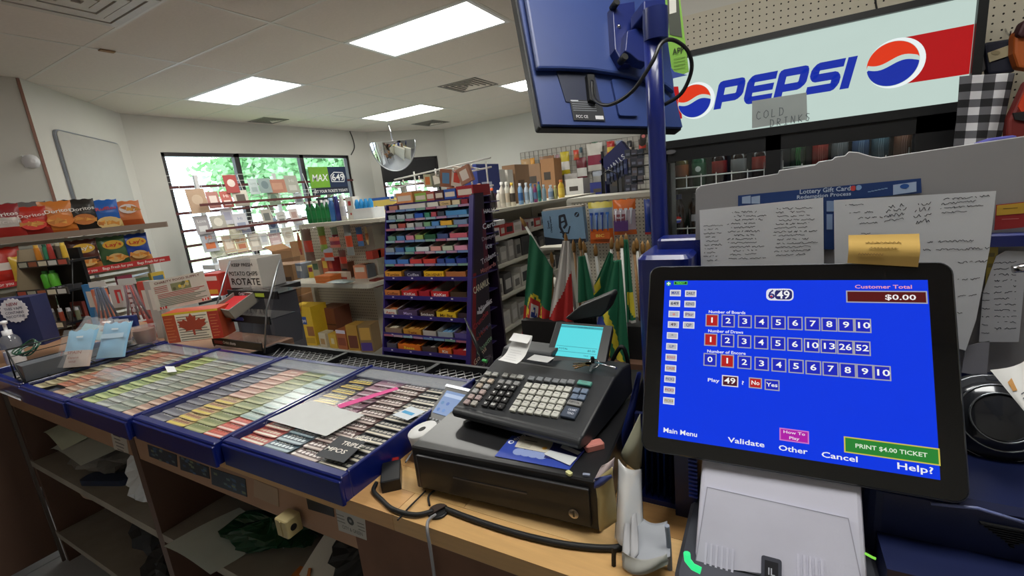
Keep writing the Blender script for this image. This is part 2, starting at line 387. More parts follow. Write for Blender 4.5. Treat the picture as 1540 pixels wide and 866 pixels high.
# outside
og = MB(mat('grass_verge', (190, 214, 150), .9, nz=.3, sc=3)).box(-60, -20, -.5, -6.9, 60, -.3); tag(og.build('grass_verge'), 'green grass verge outside the window', 'grass', kind='stuff')
ro = MB(mat('asphalt_pale', (225, 225, 228), .8)).box(-22, -20, -.29, -9.5, 60, -.27); tag(ro.build('parking_lot'), 'pale sunlit parking lot outside the window', 'pavement')
def tree(lb, x, y, s, seed):
    rn = random.Random(seed); t = thing('leafy_tree', lb, 'tree', (x, y, -.3), group='trees outside the window')
    MB(mat('bark', (90, 76, 64), .9)).tube([(0, 0, 0), (.1, 0, s*.3), (0, .1, s*.6)], [.22, .17, .1], 8).build('trunk', t)
    c = MB(mat('leaf_green', (140, 186, 132), .8, nz=.3, sc=2))
    for i in range(2600):
        th, ph, rr = rn.uniform(0, 2*PI), math.acos(rn.uniform(-1, 1)), s*.42*rn.uniform(.45, 1)*(1+.25*math.sin(i))
        p = V((rr*math.sin(ph)*math.cos(th), rr*math.sin(ph)*math.sin(th), s*.68+rr*.8*math.cos(ph)))
        a_ = V((rn.uniform(-1, 1), rn.uniform(-1, 1), rn.uniform(-1, 1))).normalized()*.16; b_ = a_.orthogonal()
        c.add([p-a_, p+b_*.6, p+a_, p-b_*.6], [(0, 1, 2, 3)])
    o = c.build('crown', t); o['kind'] = 'stuff'
tree('pale green tree behind the middle window pane', -17, 14.2, 6.2, 1)
tree('pale green tree behind the right window pane by the poster', -17, 19, 7.2, 2)
tree('pale green tree behind the back corner window', -16, 29, 8, 3)
tree('small tree beside the first window mullion', -22, 14.6, 5.8, 4)
# =============== PRODUCT BUILDERS
def carton(name, label, cat, loc, w, d, h, rz=0, main='c8a070', bands=(), text=(), group=None, tilt=0, side=None):
    """box with printed bands (x0,z0,x1,z1,colour as fractions) and words (word,x,z,size,colour) on its front"""
    m = MB(K(main)); m.box(-w/2, 0, 0, w/2, d, h)
    m.T = FY(0, -.0006, 0)
    for i, (a, b, c, e, col) in enumerate(bands): m.use(K(col)).rect((a-.5)*w, b*h, (c-.5)*w, e*h, .0002*(i+1))
    for s, x, y, sz, col in text: m.use(K(col)).text(s, (x-.5)*w, y*h, .0018, sz*h, w=min(len(s)*sz*h*.55, w*.92))
    if side:
        m.T = FX(w/2+.0006, 0, 0)
        for a, b, c, e, col in side: m.use(K(col)).rect(a*d, b*h, c*d, e*h, .0003)
    o = m.build(name); o.location = loc; o.rotation_euler = (tilt, 0, rz)
    return tag(o, label, cat, group)
def bottle(name, label, cat, loc, r, h, body='ffffff', cap='ffffff', lab=None, group=None, flat=1., word=None, neck=.4, caph=.12, shape=0, rz=0, wc='303040'):
    t = thing(name, label, cat, loc, rz, group)
    hb = h*(1-caph)
    pr = [(r*.92, 0), (r, h*.02), (r, hb*.72), (r*.8, hb*.84), (r*neck, hb*.94), (r*neck, hb)] if shape == 0 else [(r*.8, 0), (r, h*.03), (r*.92, hb*.45), (r, hb*.8), (r*.6, hb*.95), (r*neck, hb)]
    MB(K(body, .3)).lathe(pr, n=12).build('bottle_body', t).scale = (1, flat, 1)
    MB(K(cap, .35)).lathe([(r*neck*1.15, hb), (r*neck*1.15, h*.99), (r*neck*.9, h)], n=10).build('cap', t)
    if lab:
        m = MB(K(lab, .45)).lathe([(r*1.012, h*.18), (r*1.012, h*.55)], n=12)
        if word: m.T = FY(0, -r*1.03, 0); m.use(K(wc)).text(word, 0, h*.37, 0, h*.1, w=r*1.3)
        m.build('bottle_label', t).scale = (1, flat, 1)
    return t
def bagmesh(w, h, t, cols, seed=0):
    """sealed pouch: front at -Y; cols = list of (v0, v1, colour)"""
    rn = random.Random(seed); ph = rn.uniform(0, 6); mb = MB()
    def col(u, v):
        for a, b, c in cols:
            if a <= v < b: return K(c, .32)
        return K(cols[0][2], .32)
    for sgn in (-1, 1):
        def fn(u, v):
            e = max(0, math.sin(PI*min(1, max(0, (v-.04)/.92))))**.55*math.sin(PI*u)**.6
            z = v*h+.0; x = (u-.5)*w*(1-.06*math.sin(PI*v))
            return (x, sgn*(t*e*(1+.10*math.sin(9*u+7*v+ph)+.06*math.sin(21*v+5*u))), z+.004*math.sin(20*u)*(v > .97))
        f = fn if sgn < 0 else (lambda u, v: fn(1-u, v))
        mb.grid(f, 12, 14, True, col if sgn < 0 else (lambda u, v: col(1-u, v)))
    return mb
def bag(label, loc, w, h, t, cols, word, wcol, rz=0, blob=None, seed=0, group=None, wz=.68, cat='chip bag', lean=0, wrot=.08, badge=None, sub=None):
    o = thing('chip_bag' if 'chip' in cat else 'snack_pouch', label, cat, loc, rz, group)
    o.rotation_euler = (lean, 0, rz)
    bagmesh(w, h, t, cols, seed).build('pouch', o)
    m = MB(); m.T = FY(0, -t*1.16, 0)
    if blob:
        c, bz, br = blob; m.use(K(c, .35)).disc(0, bz*h, 0, br*w, 14, br*w*.62)
        rn = random.Random(seed+5)
        for k in range(7): m.use(K(['d89038', 'e8a848', 'c87828'][k % 3], .5)); x, z = rn.uniform(-.3, .3)*w, bz*h+rn.uniform(-.05, .05)*h; m.add([(x+.16*w*math.cos(k+q*2.1), z+.1*w*math.sin(k+q*2.1), .0004*(k+1)) for q in range(3)], [(0, 1, 2)])
    if badge: m.use(K(badge, .35)).disc(0, wz*h, .0008, .36*w, 18, .19*w)
    if word: m.use(K(wcol, .4)).text(word, 0, wz*h, .0042, .16*h, w=w*.78, rot=wrot)
    if sub: m.use(K(sub[1], .4)).text(sub[0], 0, sub[2]*h, .0042, .11*h, w=w*.8)
    m.build('printed_front', o)
    return o
# =============== CHIP RACK (runs along Y, faces +X)
CX = -4.62
cr = thing('snack_rack', 'cream snack rack with wide wooden-edged top shelf and red price strip, at far left', 'shelf unit', (CX, 0, 0))
woodedge = mat('grey_wood_edge', (138, 120, 106), .7, nz=.15, sc=20, sx=(1, .1, 1))
MB(woodedge).rbox(-.30, .1, .05, 2.08, 1.485, 1.53, .02).build('shelf', cr)
MB(shelfM).box(-.30, .1, 1.20, .0, 2.03, 1.222).build('shelf', cr)
MB(shelfM).box(-.30, .1, .90, .02, 2.0, .92).build('shelf', cr)
MB(shelfM).box(-.30, .1, .62, .02, 2.0, .64).build('shelf', cr)
st = MB(K('c03030')).box(.0, .1, 1.19, .012, 2.04, 1.235); st.T = FX(.0135, 0, 0)
for k in range(8): st.use(K('f0e0d8')).text('Bags Fresh for you', .25+.235*k, 1.212, 0, .03, w=.2)
st.build('price_strip', cr)
for z0, z1 in ((.64, .9), (.92, 1.2), (1.222, 1.485)):
    for k in range(5): MB(shelfM).box(-.33, .1, z0+.03+k*.05, -.31, 2.02, z0+.058+k*.05).build('back_slat', cr)
MB(shelfM).box(-.34, 2.0, 0, -.29, 2.03, 1.5).build('upright', cr); MB(shelfM).box(-.34, .08, 0, -.29, .11, 1.5).build('upright', cr); MB(shelfM).box(-.34, .95, 0, -.29, .98, 1.5).build('upright', cr)
def cy(px, py=330): return at(px, py, 0, CX).y
QB = PI/2
top = [(-14, 'bd8a60', None), ]
bagspecs = [ # px centre, px base, h, cols, word, wordcolour, blob, label
 (10, 356, .23, [(0, .3, 'a02822'), (.3, .55, 'c8c0b8'), (.55, 1, '8c1c22')], 'Doritos', 'e8e0dc', None, 'dark red and white chip bag at the left edge of the top shelf', ('KETCHUP', 'd8d0cc', .42)),
 (52, 346, .20, [(0, .2, '8c1a14'), (.2, 1, 'b82a18')], 'Doritos', 'f0d8d0', ('d83020', .35, .36), 'red chip bag on the top shelf, second from the left edge', None),
 (94, 342, .23, [(0, .1, 'b05818'), (.1, 1, 'd07a30')], 'Doritos', 'f4ece0', ('e08030', .35, .4), 'orange chip bag with white letters on the top shelf, left of the black bag', None),
 (131, 338, .235, [(0, 1, '26221f')], 'Doritos', 'e8e4e0', ('c87838', .32, .36), 'black chip bag on the top shelf', None),
 (167, 334, .22, [(0, .3, 'd0b878'), (.3, 1, '2060b8')], 'Ruffles', 'c84038', ('e0c080', .15, .42), 'bright blue chip bag on the top shelf', None),
 (201, 331, .20, [(0, .2, 'b05020'), (.2, 1, 'd07a48')], None, 'ffffff', ('e8dcd8', .66, .33), 'orange chip bag with a pale patch at the right end of the top shelf', None)]
for i, (px, py, h, cols, wd, wc, bl, lb, sub) in enumerate(bagspecs):
    bag(lb, (CX-.06, cy(px), 1.53), .19, h, .03, cols, wd, wc, QB-.1, bl, i, 'chip bags on the top shelf', .66, lean=-.08, sub=sub)
bag('grey chip bag standing behind the red bag on the top shelf', (CX-.2, cy(62), 1.53), .22, .24, .03, [(0, 1, '6a6462')], None, 'ffffff', QB, None, 9, 'chip bags on the top shelf')
for i, (px, cols, wd, badge, lb) in enumerate([(127, [(0, .2, 'b8763c'), (.2, 1, '5a3026')], "Lay's", 'e0b040', 'brown potato chip bag with a yellow badge on the second shelf'), (173, [(0, 1, '4a6a44')], "Lay's", 'd8a838', 'green potato chip bag with a yellow badge on the second shelf'),
        (209, [(0, .2, 'c88a4c'), (.2, 1, '22449c')], "Lay's", 'e0b040', 'blue potato chip bag with a yellow badge on the second shelf')]):
    bag(lb, (CX-.05, cy(px, 370), 1.222), .19, .235, .035, cols, wd, 'c82a20' if i else 'f0e8e0', QB-.1, ('d8b070', .25, .3), 20+i, 'chip bags on the second shelf', .7, lean=-.06, badge=badge)
bag('red and white pouch at the left edge of the second shelf', (CX-.02, cy(4, 390), 1.222), .2, .24, .035, [(0, .35, 'c03428'), (.35, .6, 'e0d4cc'), (.6, 1, 'b83024')], None, 'ffffff', QB, None, 30, None, cat='snack pouch')
for k, px in enumerate((30, 50)): bag(('left' if k == 0 else 'right')+' of two small yellow pouches behind the lighter display', (CX+.02, cy(px, 380), 1.222), .15, .17, .03, [(0, 1, 'd8b040')], 'L', 'c84838', QB, ('f0e8d0', .4, .25), 31+k, 'small yellow pouches', cat='snack pouch')
# things on the lower shelves of the rack, seen past the counter display
rn = random.Random(8)
cols3 = ['c04030', 'e0e0dc', '303844', 'b87040', 'd8b848', '5078a0', '8a3048', 'dcd0c0', 'a8a8a4', 'cc5030', 'e8e4e0', '4c6c50']
desc = ['red', 'white', 'dark slate', 'tan', 'yellow', 'blue', 'maroon', 'cream', 'grey', 'orange-red', 'pale', 'green']
for sh, (z, y0, y1, n) in enumerate(((.92, .95, 2.0, 9), (.64, .95, 1.95, 8))):
    for k in range(n):
        c = (k*5+sh*3) % 12
        carton('snack_packet', desc[c]+' packet number %d from the left on the %s shelf of the snack rack' % (k+1, ['third', 'fourth'][sh]), 'packet', (CX-.03, y0+(y1-y0)*k/n+.05, z), .10, .05, rn.uniform(.15, .21), QB, cols3[c],
            [(.1, .5, .9, .85, cols3[(c+1) % 12])], [('Snack' if 0 else 'XO', .5, .67, .16, cols3[(c+2) % 12])] if 0 else [], 'packets on the snack rack')
# =============== GREETING CARD RACK by window (faces +X)
GX = -5.85
g = thing('card_rack', 'tiered wire greeting card rack in front of the window', 'rack', (GX, 0, 0))
wm = MB(wirew)
ya, yb = 3.0, 4.75
tiers = [(1.70, -.18), (1.40, -.09), (1.20, 0), (1.02, .09)]
for (z, dx) in tiers:
    for s_ in (0, .05, .1): wm.tube([(dx+.05+s_*.35, ya, z+s_), (dx+.05+s_*.35, yb, z+s_)], .004, 5)
    for k in range(15):
        y = ya+(yb-ya)*k/14; wm.tube([(dx-.05, y, z), (dx+.05, y, z), (dx+.085, y, z+.1)], .0028, 4)
for k in range(8):
    y = ya+(yb-ya)*k/7; wm.tube([(-.32, y, 2.05), (-.22, y, 1.7), (.09, y, 1.0)], .0035, 4)
for z, x in ((2.06, -.32), (1.98, -.30), (1.9, -.28), (1.82, -.25), (1.55, -.17), (1.3, -.05)): wm.tube([(x, ya-.1, z), (x, yb-.3, z)], .0035, 4)
wm.build('wire_tier', g)
MB(whiteM).box(-.1, ya-.05, .93, .17, yb-.15, .985).build('base_shelf', g)
MB(whiteM).box(-.34, ya+.2, 0, -.30, ya+.24, 2.06).build('upright', g); MB(whiteM).box(-.34, yb-.5, 0, -.30, yb-.46, 2.06).build('upright', g)
for z in (1.70, 1.40):MB(barM).box(.10, ya-.02, z-.03, .112, yb-.1, z).build('tier_rail', g)
cards = [ # px x, px y(base), w m, h m, colour, motif colour, word, label words
 (303, 320, .20, .28, 'b89a80', 'c8b098', 'tan envelope pack'), (325, 313, .14, .20, 'b88078', 'e8d8d0', 'dusty red card with white print'), (345, 312, .14, .20, 'c06860', 'f0dcd4', 'red card with a white square'),
 (352, 290, .16, .22, 'a84a48', 'e0d0c8', 'tall dark red card in the top row'), (366, 310, .18, .2, 'd8d0c4', '605850', 'ivory card with dark letters'), (385, 292, .12, .2, 'c0cccc', 'a0b0b0', 'pale aqua card'), (402, 290, .18, .19, '94a4a4', '708488', 'slate grey card by the middle pane'),
 (420, 290, .24, .18, 'b8806c', 'c89880', 'terracotta landscape card'), (443, 290, .2, .24, 'b0b0a4', 'ccccc4', 'grey-beige glossy card at the right of the top row'), (415, 308, .16, .17, '9cb098', '607868', 'soft green card in the top row'), (452, 308, .14, .17, 'c4ccd0', '889098', 'clear wrapped card at the rack end'),
 (309, 352, .16, .22, 'a8a4a8', 'd8d8d8', 'mauve grey card at the left of the second row'), (332, 345, .18, .17, 'b4b0a4', 'dcd8cc', 'putty card with a white oval'), (346, 337, .14, .2, 'c8c8d0', 'a8a8bc', 'silver card'), (366, 345, .18, .2, 'd0d0d8', '98a0b8', 'arched white and blue card'),
 (371, 352, .15, .17, '9498b0', 'e0c8c0', 'blue grey card with a photo print'), (405, 337, .14, .2, 'b8b4a8', '6c706c', 'sage card with a dark square'), (426, 337, .13, .17, 'c8c8c4', '787c78', 'white card with a grey motif'), (414, 350, .13, .2, '8494a8', '404c70', 'steel blue card'), (445, 332, .14, .17, 'dcd0cc', 'b89890', 'pink card near the poster'),
 (320, 378, .18, .24, 'b8bcc8', 'd87848', 'blue card with an orange sunburst'), (331, 386, .18, .12, 'd8dccc', 'b0b8a0', 'low cream card'), (349, 380, .15, .22, 'd0b8a0', 'e8dccc', 'peach card in the bottom row'), (367, 378, .15, .22, 'd8c0a0', 'c07858', 'cream and orange picture card'),
 (357, 357, .16, .18, 'd8d4bc', 'f0ecd8', 'pale yellow card'), (387, 376, .16, .22, 'c8bcb0', 'e4dcd0', 'beige card in the bottom row'), (418, 372, .17, .22, 'c4a8a8', 'dccaca', 'dusty pink card in the bottom row'), (437, 366, .16, .22, 'd4ccc0', 'c0b4a4', 'ivory card at the right of the bottom row'), (400, 368, .12, .16, 'dcdcdc', 'c0c4cc', 'small white card in the bottom row'), (452, 345, .15, .2, 'd8dce0', 'b0b8c4', 'milky card beside the green bottles')]
for i, (px, py, cw, ch, c, mc, lb) in enumerate(cards):
    tz = 1.72 if py < 325 else (1.42 if py < 340 else (1.22 if py < 360 else 1.04))
    z0 = at(px, py, 0, GX+.05).z; x = GX+.06+(.0 if i % 2 else .012); y = at(px, py, 0, x).y
    m = MB(K(c)).box(-cw/2, 0, 0, cw/2, .004, ch); m.T = FY(0, -.0006, 0)
    m.use(K(mc)); 
    if i % 3 == 0: m.disc(0, ch*.55, 0, cw*.3, 12)
    elif i % 3 == 1: m.rect(-cw*.3, ch*.25, cw*.3, ch*.75, 0)
    else: m.text('Love' if i % 2 else 'Hi', 0, ch*.7, 0, ch*.25, w=cw*.6); m.rect(-cw*.3, ch*.15, cw*.3, ch*.45, 0)
    o = m.build('greeting_card'); o.location = (x, y, z0); o.rotation_euler = (-.14, 0, QB+rn.uniform(-.1, .1)); tag(o, lb+' in the window card rack', 'card', 'greeting cards in the window rack')
# window poster
pa, pb = at(463, 251, 0, -6.36), at(526, 290, 0, -6.36); PM = FX(-6.37, pa.y, pb.z); W_, H_ = pb.y-pa.y, pa.z-pb.z
po = thing('lottery_poster', 'green and navy lottery poster hanging in the right window pane', 'poster', M=PM)
MB(K('1c2438')).box(0, 0, -.006, W_, H_, 0).build('poster_sheet', po)
m = MB(K('78b030')).rect(0, H_*.26, W_*.5, H_, .001); m.use(K('1a2c4c')).rect(W_*.5, H_*.26, W_, H_, .001)
m.use(K('f4f4f4')).text('MAX', W_*.26, H_*.6, .002, H_*.34, w=W_*.40, shear=.2); m.stroke([(W_*x, H_*y) for x, y in ((.56, .46), (.56, .68), (.66, .8), (.9, .78), (.94, .62), (.9, .44), (.56, .46))], .012, .0018)
m.text('649', W_*.75, H_*.6, .002, H_*.34, w=W_*.34); m.text('GET YOUR TICKETS TODAY!', W_*.5, H_*.12, .002, H_*.14, w=W_*.92)
m.build('lettering', po)
m = MB(K('22262c')).box(.05, -.42, -.006, .45, -.04, 0); m.use(K('c8ccd0')).rect(.17, -.22, .33, -.09, .001); o = m.build('notice_sheet'); o.matrix_world = PM; tag(o, 'dark notice with a pale square below the lottery poster', 'notice')
# =============== WHITE GONDOLA END CAP (faces -Y) and its long side
GY = 2.75; gx0, gx1 = -4.02, -2.9
gd = thing('gondola_shelf', 'cream metal gondola shelving with pegboard end and cleaning bottles on top', 'shelf unit', (0, GY, 0))
MB(shelfM).box(-3.72, 0, 1.35, -2.75, .5, 1.38).build('shelf', gd)
MB(shelfM).rbox(-4.12, -.03, -2.96, .42, .80, .835, .05).build('shelf', gd)
MB(shelfM).box(-4.1, -.05, .15, -3.2, .42, .21).build('shelf', gd); MB(shelfM).box(-4.05, .02, 0, -3.2, .4, .15).build('plinth', gd)
MB(peg).box(-4.25, .43, .2, -3.33, .45, 1.36).build('back_panel', gd)
hh = MB(hm)
for i in range(36):
    for j in range(36):
        hh.add([(-4.23+i*.0254+a*.0035, .428, .25+j*.03+b*.005) for a, b in ((-1, -1), (1, -1), (1, 1), (-1, 1))], [(0, 1, 2, 3)])
hh.build('peg_hole', gd, kind='stuff')
MB(shelfM).box(-3.33, .36, 0, -3.22, .47, 1.40).build('upright', gd)
MB(shelfM).box(-4.28, .38, 0, -4.24, .47, 1.36).build('upright', gd)
for z in (.5, .75, 1.0, 1.2): MB(shelfM).box(-3.22, .47, z, -2.92, 2.6, z+.03).build('shelf', gd)
MB(shelfM).box(-3.22, .47, 1.35, -2.88, 2.6, 1.38).build('shelf', gd); MB(shelfM).box(-3.24, .47, .1, -3.22, 2.6, 1.36).build('side_panel', gd)
for i in range(5): # green bottles
    p = at(467+i*7.3, 335, 1, GY+.16)
    bottle('dish_soap_bottle', ['leftmost green dish soap bottle on the gondola top', 'second green dish soap bottle from the left', 'middle one of the five green dish soap bottles', 'fourth green dish soap bottle from the left', 'rightmost green dish soap bottle, beside the blue one'][i], 'bottle', (p.x, p.y, 1.38), .026, .20, '10783c', 'f0f0f0', '188a48', 'green dish soap bottles', .7, rz=0)
for px, r, h, b, c, l, lb in [(503, .032, .21, '3c78c0', '9cc0e0', None, 'light blue detergent bottle on the gondola top'), (511, .03, .22, '2c2c78', '2c2c78', None, 'violet-blue bottle on the gondola top'), (519, .03, .225, 'd0ccc8', 'c8c8c8', 'b8b8c0', 'off-white bottle right of the violet-blue one')]:
    p = at(px, 334, 1, GY+.16); bottle('cleaner_bottle', lb, 'bottle', (p.x, p.y, 1.38), r, h, b, c, l, 'cleaner bottles on the gondola', .7, shape=1, neck=.55)
p = at(530, 332, 1, GY+.2); carton('milk_carton', 'white carton with a red round mark on the gondola top', 'carton', (p.x, p.y, 1.38), .09, .08, .2, 0, 'd8d4cc', [(.3, .62, .7, .82, 'b03028'), (.4, .2, .6, .3, 'b03028')])
p = at(552, 331, 1, GY+.2)
tb = thing('spray_tub', 'clear tub of blue spray tops on the gondola', 'tub', (p.x, p.y, 1.38)); MB(K('d8dce0')).rbox(-.12, -.05, .14, .1, 0, .09, .02).build('tub', tb)
for k in range(4): MB(K('2c90d0', .3)).lathe([(.02, .09), (.024, .13), (.01, .17)], -.09+k*.055, 0, 0, 8).build('spray_top', tb)
p = at(580, 326, 1, GY+.5)
carton('detergent_box', 'yellow laundry detergent tub with blue lid behind the candy rack', 'box', (p.x-.02, p.y, 1.38), .32, .2, .17, 0, 'e0c868', [(0, .86, 1, 1, '2c5cb0')], [('Sunlight', .6, .42, .34, '4060a8')])
# hanging packs and lower shelf goods
rn = random.Random(21)
packs = [(452, 345, 475, 392, '6c5044', 'dark brown packet of utensils'), (476, 341, 494, 378, '88a848', 'yellow-green brush pack with blue wrapping'), (496, 342, 512, 372, '90a890', 'pale green scrubber pack'), (515, 338, 534, 384, '909490', 'clear grey packet'), (534, 342, 548, 370, '4c78b0', 'blue sponge pack'),
         (548, 341, 555, 368, 'd8c088', 'yellow narrow pack'), (494, 357, 513, 372, 'd0705c', 'coral rubber gloves pack'), (485, 373, 503, 392, 'a8b0bc', 'silver-blue packet'), (508, 376, 524, 404, '683c34', 'maroon hanging packet'), (446, 350, 455, 383, 'b0564c', 'narrow red packet at the left edge')]
for i, (x0, y0, x1, y1, c, lb) in enumerate(packs):
    a, b = at(x0, y0, 1, GY+.12+.03*(i % 3)), at(x1, y1, 1, GY+.12+.03*(i % 3)); w_, h_ = b.x-a.x, a.z-b.z
    t = thing('hanging_pack', lb+' hanging on the gondola pegboard', 'packet', (a.x+w_/2, a.y, b.z), group='packets hanging on the gondola')
    bagmesh(w_, h_, .018, [(0, .3, c), (.3, .62, cols3[(i*3) % 12]), (.62, 1, c)], i).build('packet', t)
    MB(chrome).tube([(0, 0, h_), (0, .3, h_+.01)], .003, 5).build('peg_hook', t)
lows = [(455, 415, .13, .13, .12, '7c8494', 'grey-blue plush toy pack'), (469, 413, .07, .1, .1, 'd8c040', 'yellow packet'), (480, 412, .09, .1, .14, 'b0a890', 'beige packet'), (492, 411, .08, .1, .16, 'c06038', 'orange-brown pack'), (503, 410, .07, .1, .16, 'a02c30', 'red upright pack'), (520, 408, .08, .1, .12, '80503c', 'brown pack'), (545, 405, .14, .12, .1, 'd89070', 'salmon tissue box with teal pattern'), (550, 392, .07, .1, .1, '6c7078', 'small grey canister')]
for i, (px, py, w_, d_, h_, c, lb) in enumerate(lows):
    p = at(px, 430, 1, GY+.2); carton('shelf_goods', lb+' on the gondola middle shelf', 'packet', (p.x, GY+.2+.02*(i % 2), .835), w_, d_, h_*1.25, rn.uniform(-.2, .2), c, [(.12, .5, .88, .85, cols3[(i*5+1) % 12])], [], 'goods on the gondola middle shelf')
p = at(487, 430, 1, GY-.0)
for k in range(3): carton('cloth_pack', ['lowest', 'middle', 'topmost'][k]+' of the stacked orange cloth packs on the middle shelf', 'packet', (p.x, GY+.0, .836+k*.022), .2, .13, .02, .02*k, 'd87838', [], [], 'orange cloth packs')
p = at(525, 427, 1, GY+.02); o = bagmesh(.26, .13, .02, [(0, 1, 'a8b8b8')], 3).build('sponge_pack'); o.location = (p.x, GY+.0, .86); o.rotation_euler = (PI/2*.95, 0, 0); tag(o, 'pale teal patterned sponge pack beside the orange cloths', 'packet')
p = at(500, 418, 1, GY+.1); carton('tray_box', 'flat white and red box behind the orange cloths', 'box', (p.x, GY+.14, .836), .3, .05, .07, 0, 'd0c0b0', [(0, .1, 1, .4, 'b05040')])
bx = [(459, 514, 47, 58, .2, 'e8c030', [(.05, .05, .95, .2, 'c8a028'), (.15, .9, .6, 1, 'c83030'), (.3, .55, .75, .75, '3050a8'), (.02, .25, .3, .5, 'a06838'), (.7, .25, .98, .5, 'a06838')], [('Chips', .5, .65, .13, 'f0f0f0'), ('Christie', .35, .94, .06, 'f8f0e8')], 'large yellow cookie box on the gondola bottom shelf', .1),
      (486, 515, 15, 21, .1, 'd8ccb0', [(.2, .2, .8, .6, 'b89058')], [], 'small cream box beside the yellow cookie box', 0), (501, 516, 16, 21, .1, 'd8b040', [(.3, .3, .7, .7, 'e0d0a0')], [], 'small yellow box with a cream square', 0),
      (515, 517, 19, 28, .12, 'b06438', [(0, .82, 1, 1, 'd8d0e0'), (.1, .2, .9, .6, '8c4428')], [], 'opened orange-brown snack box with raised lid', 0), (532, 517, 20, 36, .14, 'b88c38', [(.1, .1, .9, .6, '6c3420')], [('Snack', .5, .8, .16, '60301c')] if 0 else [], 'yellow and brown biscuit box', .1), (551, 514, 20, 38, .14, '8c7048', [(.05, .05, .9, .35, '503888'), (.1, .45, .9, .9, 'c89c48')], [], 'gold and purple biscuit box at the right end of the bottom shelf', .25)]
for i, (px, py, wp_, hp, d_, c, bands, tx, lb, rz) in enumerate(bx):
    p = at(px, py, 1, GY-.02); s_ = 1/153.
    carton('cookie_box' if i == 0 else 'biscuit_box', lb, 'box', (p.x, GY-.02, .21), wp_*s_, d_, hp*s_*1.02, rz, c, bands, tx, 'boxes on the gondola bottom shelf')
carton('brown_carton', 'reddish brown carton behind the biscuit boxes', 'box', (at(498, 490, 1, GY+.2).x, GY+.16, .21), .26, .2, .33, 0, '7c4834', [(0, .48, 1, .52, '4c2c20'), (.3, .3, .45, .38, 'b09080')])
# red goods on the long side shelves
for i, (px, py) in enumerate(((565, 372), (572, 360), (568, 400))):
    p = at(px, py, 0, -3.0); carton('red_packet', ['red packet low beside the gondola post', 'orange-red packet behind the gondola post', 'dark red packet on the lower side shelf'][i], 'packet', (-3.0, p.y, [1.03, 1.03, .78][i]), .10, .08, .07, QB, ['b03828', 'c84c30', '702820'][i])
# cardboard boxes left of gondola
def openbox(name, label, loc, w, d, h, rz, col=cardM, flaps=True, inner=None, text=None, group=None):
    t = thing(name, label, 'box', loc, rz, group); m = MB(col); q = .006
    m.box(-w/2, 0, 0, w/2, d, q); m.box(-w/2, 0, 0, w/2, q, h); m.box(-w/2, d-q, 0, w/2, d, h); m.box(-w/2, q, 0, -w/2+q, d-q, h); m.box(w/2-q, q, 0, w/2, d-q, h); m.build('box_body', t)
    if flaps:
        MB(col).add([(-w/2, 0, h), (-w/2, d, h), (-w/2-w*.35, d, h+w*.18), (-w/2-w*.35, 0, h+w*.18), (-w/2, 0, h+.004), (-w/2, d, h+.004), (-w/2-w*.35, d, h+w*.18+.004), (-w/2-w*.35, 0, h+w*.18+.004)], [(0, 1, 2, 3), (7, 6, 5, 4), (0, 3, 7, 4), (1, 5, 6, 2), (2, 6, 7, 3), (0, 4, 5, 1)]).build('flap', t)
        MB(col).box(w/2-.004, 0, h, w/2, d, h+w*.3).build('flap', t)
    if inner: MB(inner).box(-w/2+q, q, q, w/2-q, d-q, h*.7).build('contents', t)
    if text:
        m = MB(K('282420')); m.T = FY(0, -.001, 0)
        for s, x, z, sz, ww in text: m.text(s, x*w, z*h, 0, sz, w=ww)
        m.build('lettering', t)
    return t
p = at(437, 480, 1, 3.0)
carton('brown_carton', 'tall brown cardboard box left of the gondola', 'box', (p.x, 3.0, 0), .36, .3, .62, .15, '9c7450', [], [('Tropicana', .6, .75, .05, '403028')] if 0 else [])
carton('brown_carton', 'brown cardboard box stacked on the tall one left of the gondola', 'box', (p.x-.02, 3.0, .62), .34, .28, .34, .25, 'a07850', [(.6, .5, .9, .62, '5c4430')])
openbox('open_carton', 'opened brown and white carton by the window, flaps up', (at(430, 410, 1, 3.5).x, 3.5, .75), .34, .28, .3, .1, cardM)
MB(cardM).box(-5.9, 3.5, 0, -5.0, 3.9, .74)
pd = thing('display_plinth', 'dark low table under the opened cartons by the window', 'table', (0, 0, 0))
MB(mat('dark_laminate', (48, 44, 42), .6)).box(-5.35, 3.35, .70, -4.2, 3.95, .748).build('tabletop', pd)
for x in (-5.3, -4.26):
    for y in (3.4, 3.9): MB(mat('dark_laminate', (48, 44, 42), .6)).box(x-.02, y-.02, 0, x+.02, y+.02, .70).build('leg', pd)
# =============== CANDY RACK (faces -Y)
RX0, RX1 = -2.31, -1.60
def ry(z): return 2.15+(z-.5)*.25
purp = mat('purple_enamel', (52, 40, 110), .4, nz=.06); dkp = mat('dark_purple_card', (34, 18, 44), .45)
ck = thing('candy_rack', 'tall purple candy rack with ten tilted shelves and brand names down its side', 'shelf unit', (0, 0, 0))
MB(purp).add([(RX0-.012, ry(.0), 0), (RX0, ry(0), 0), (RX0, 2.62, 0), (RX0-.012, 2.62, 0), (RX0-.012, ry(1.5), 1.48), (RX0, ry(1.5), 1.48), (RX0, 2.62, 1.48), (RX0-.012, 2.62, 1.48)], [(0, 3, 2, 1), (4, 5, 6, 7), (0, 1, 5, 4), (1, 2, 6, 5), (2, 3, 7, 6), (3, 0, 4, 7)]).build('side_panel', ck)
def side(y0a, y0b, y1a, y1b, z0, z1, x0, x1): return [(x0, y0a, z0), (x1, y0a, z0), (x1, y1a, z0), (x0, y1a, z0), (x0, y0b, z1), (x1, y0b, z1), (x1, y1b, z1), (x0, y1b, z1)]
BF = [(0, 3, 2, 1), (4, 5, 6, 7), (0, 1, 5, 4), (1, 2, 6, 5), (2, 3, 7, 6), (3, 0, 4, 7)]
ye = at(745, 545, 0, RX1+.02).y; yt = at(728, 296, 0, RX1+.02).y
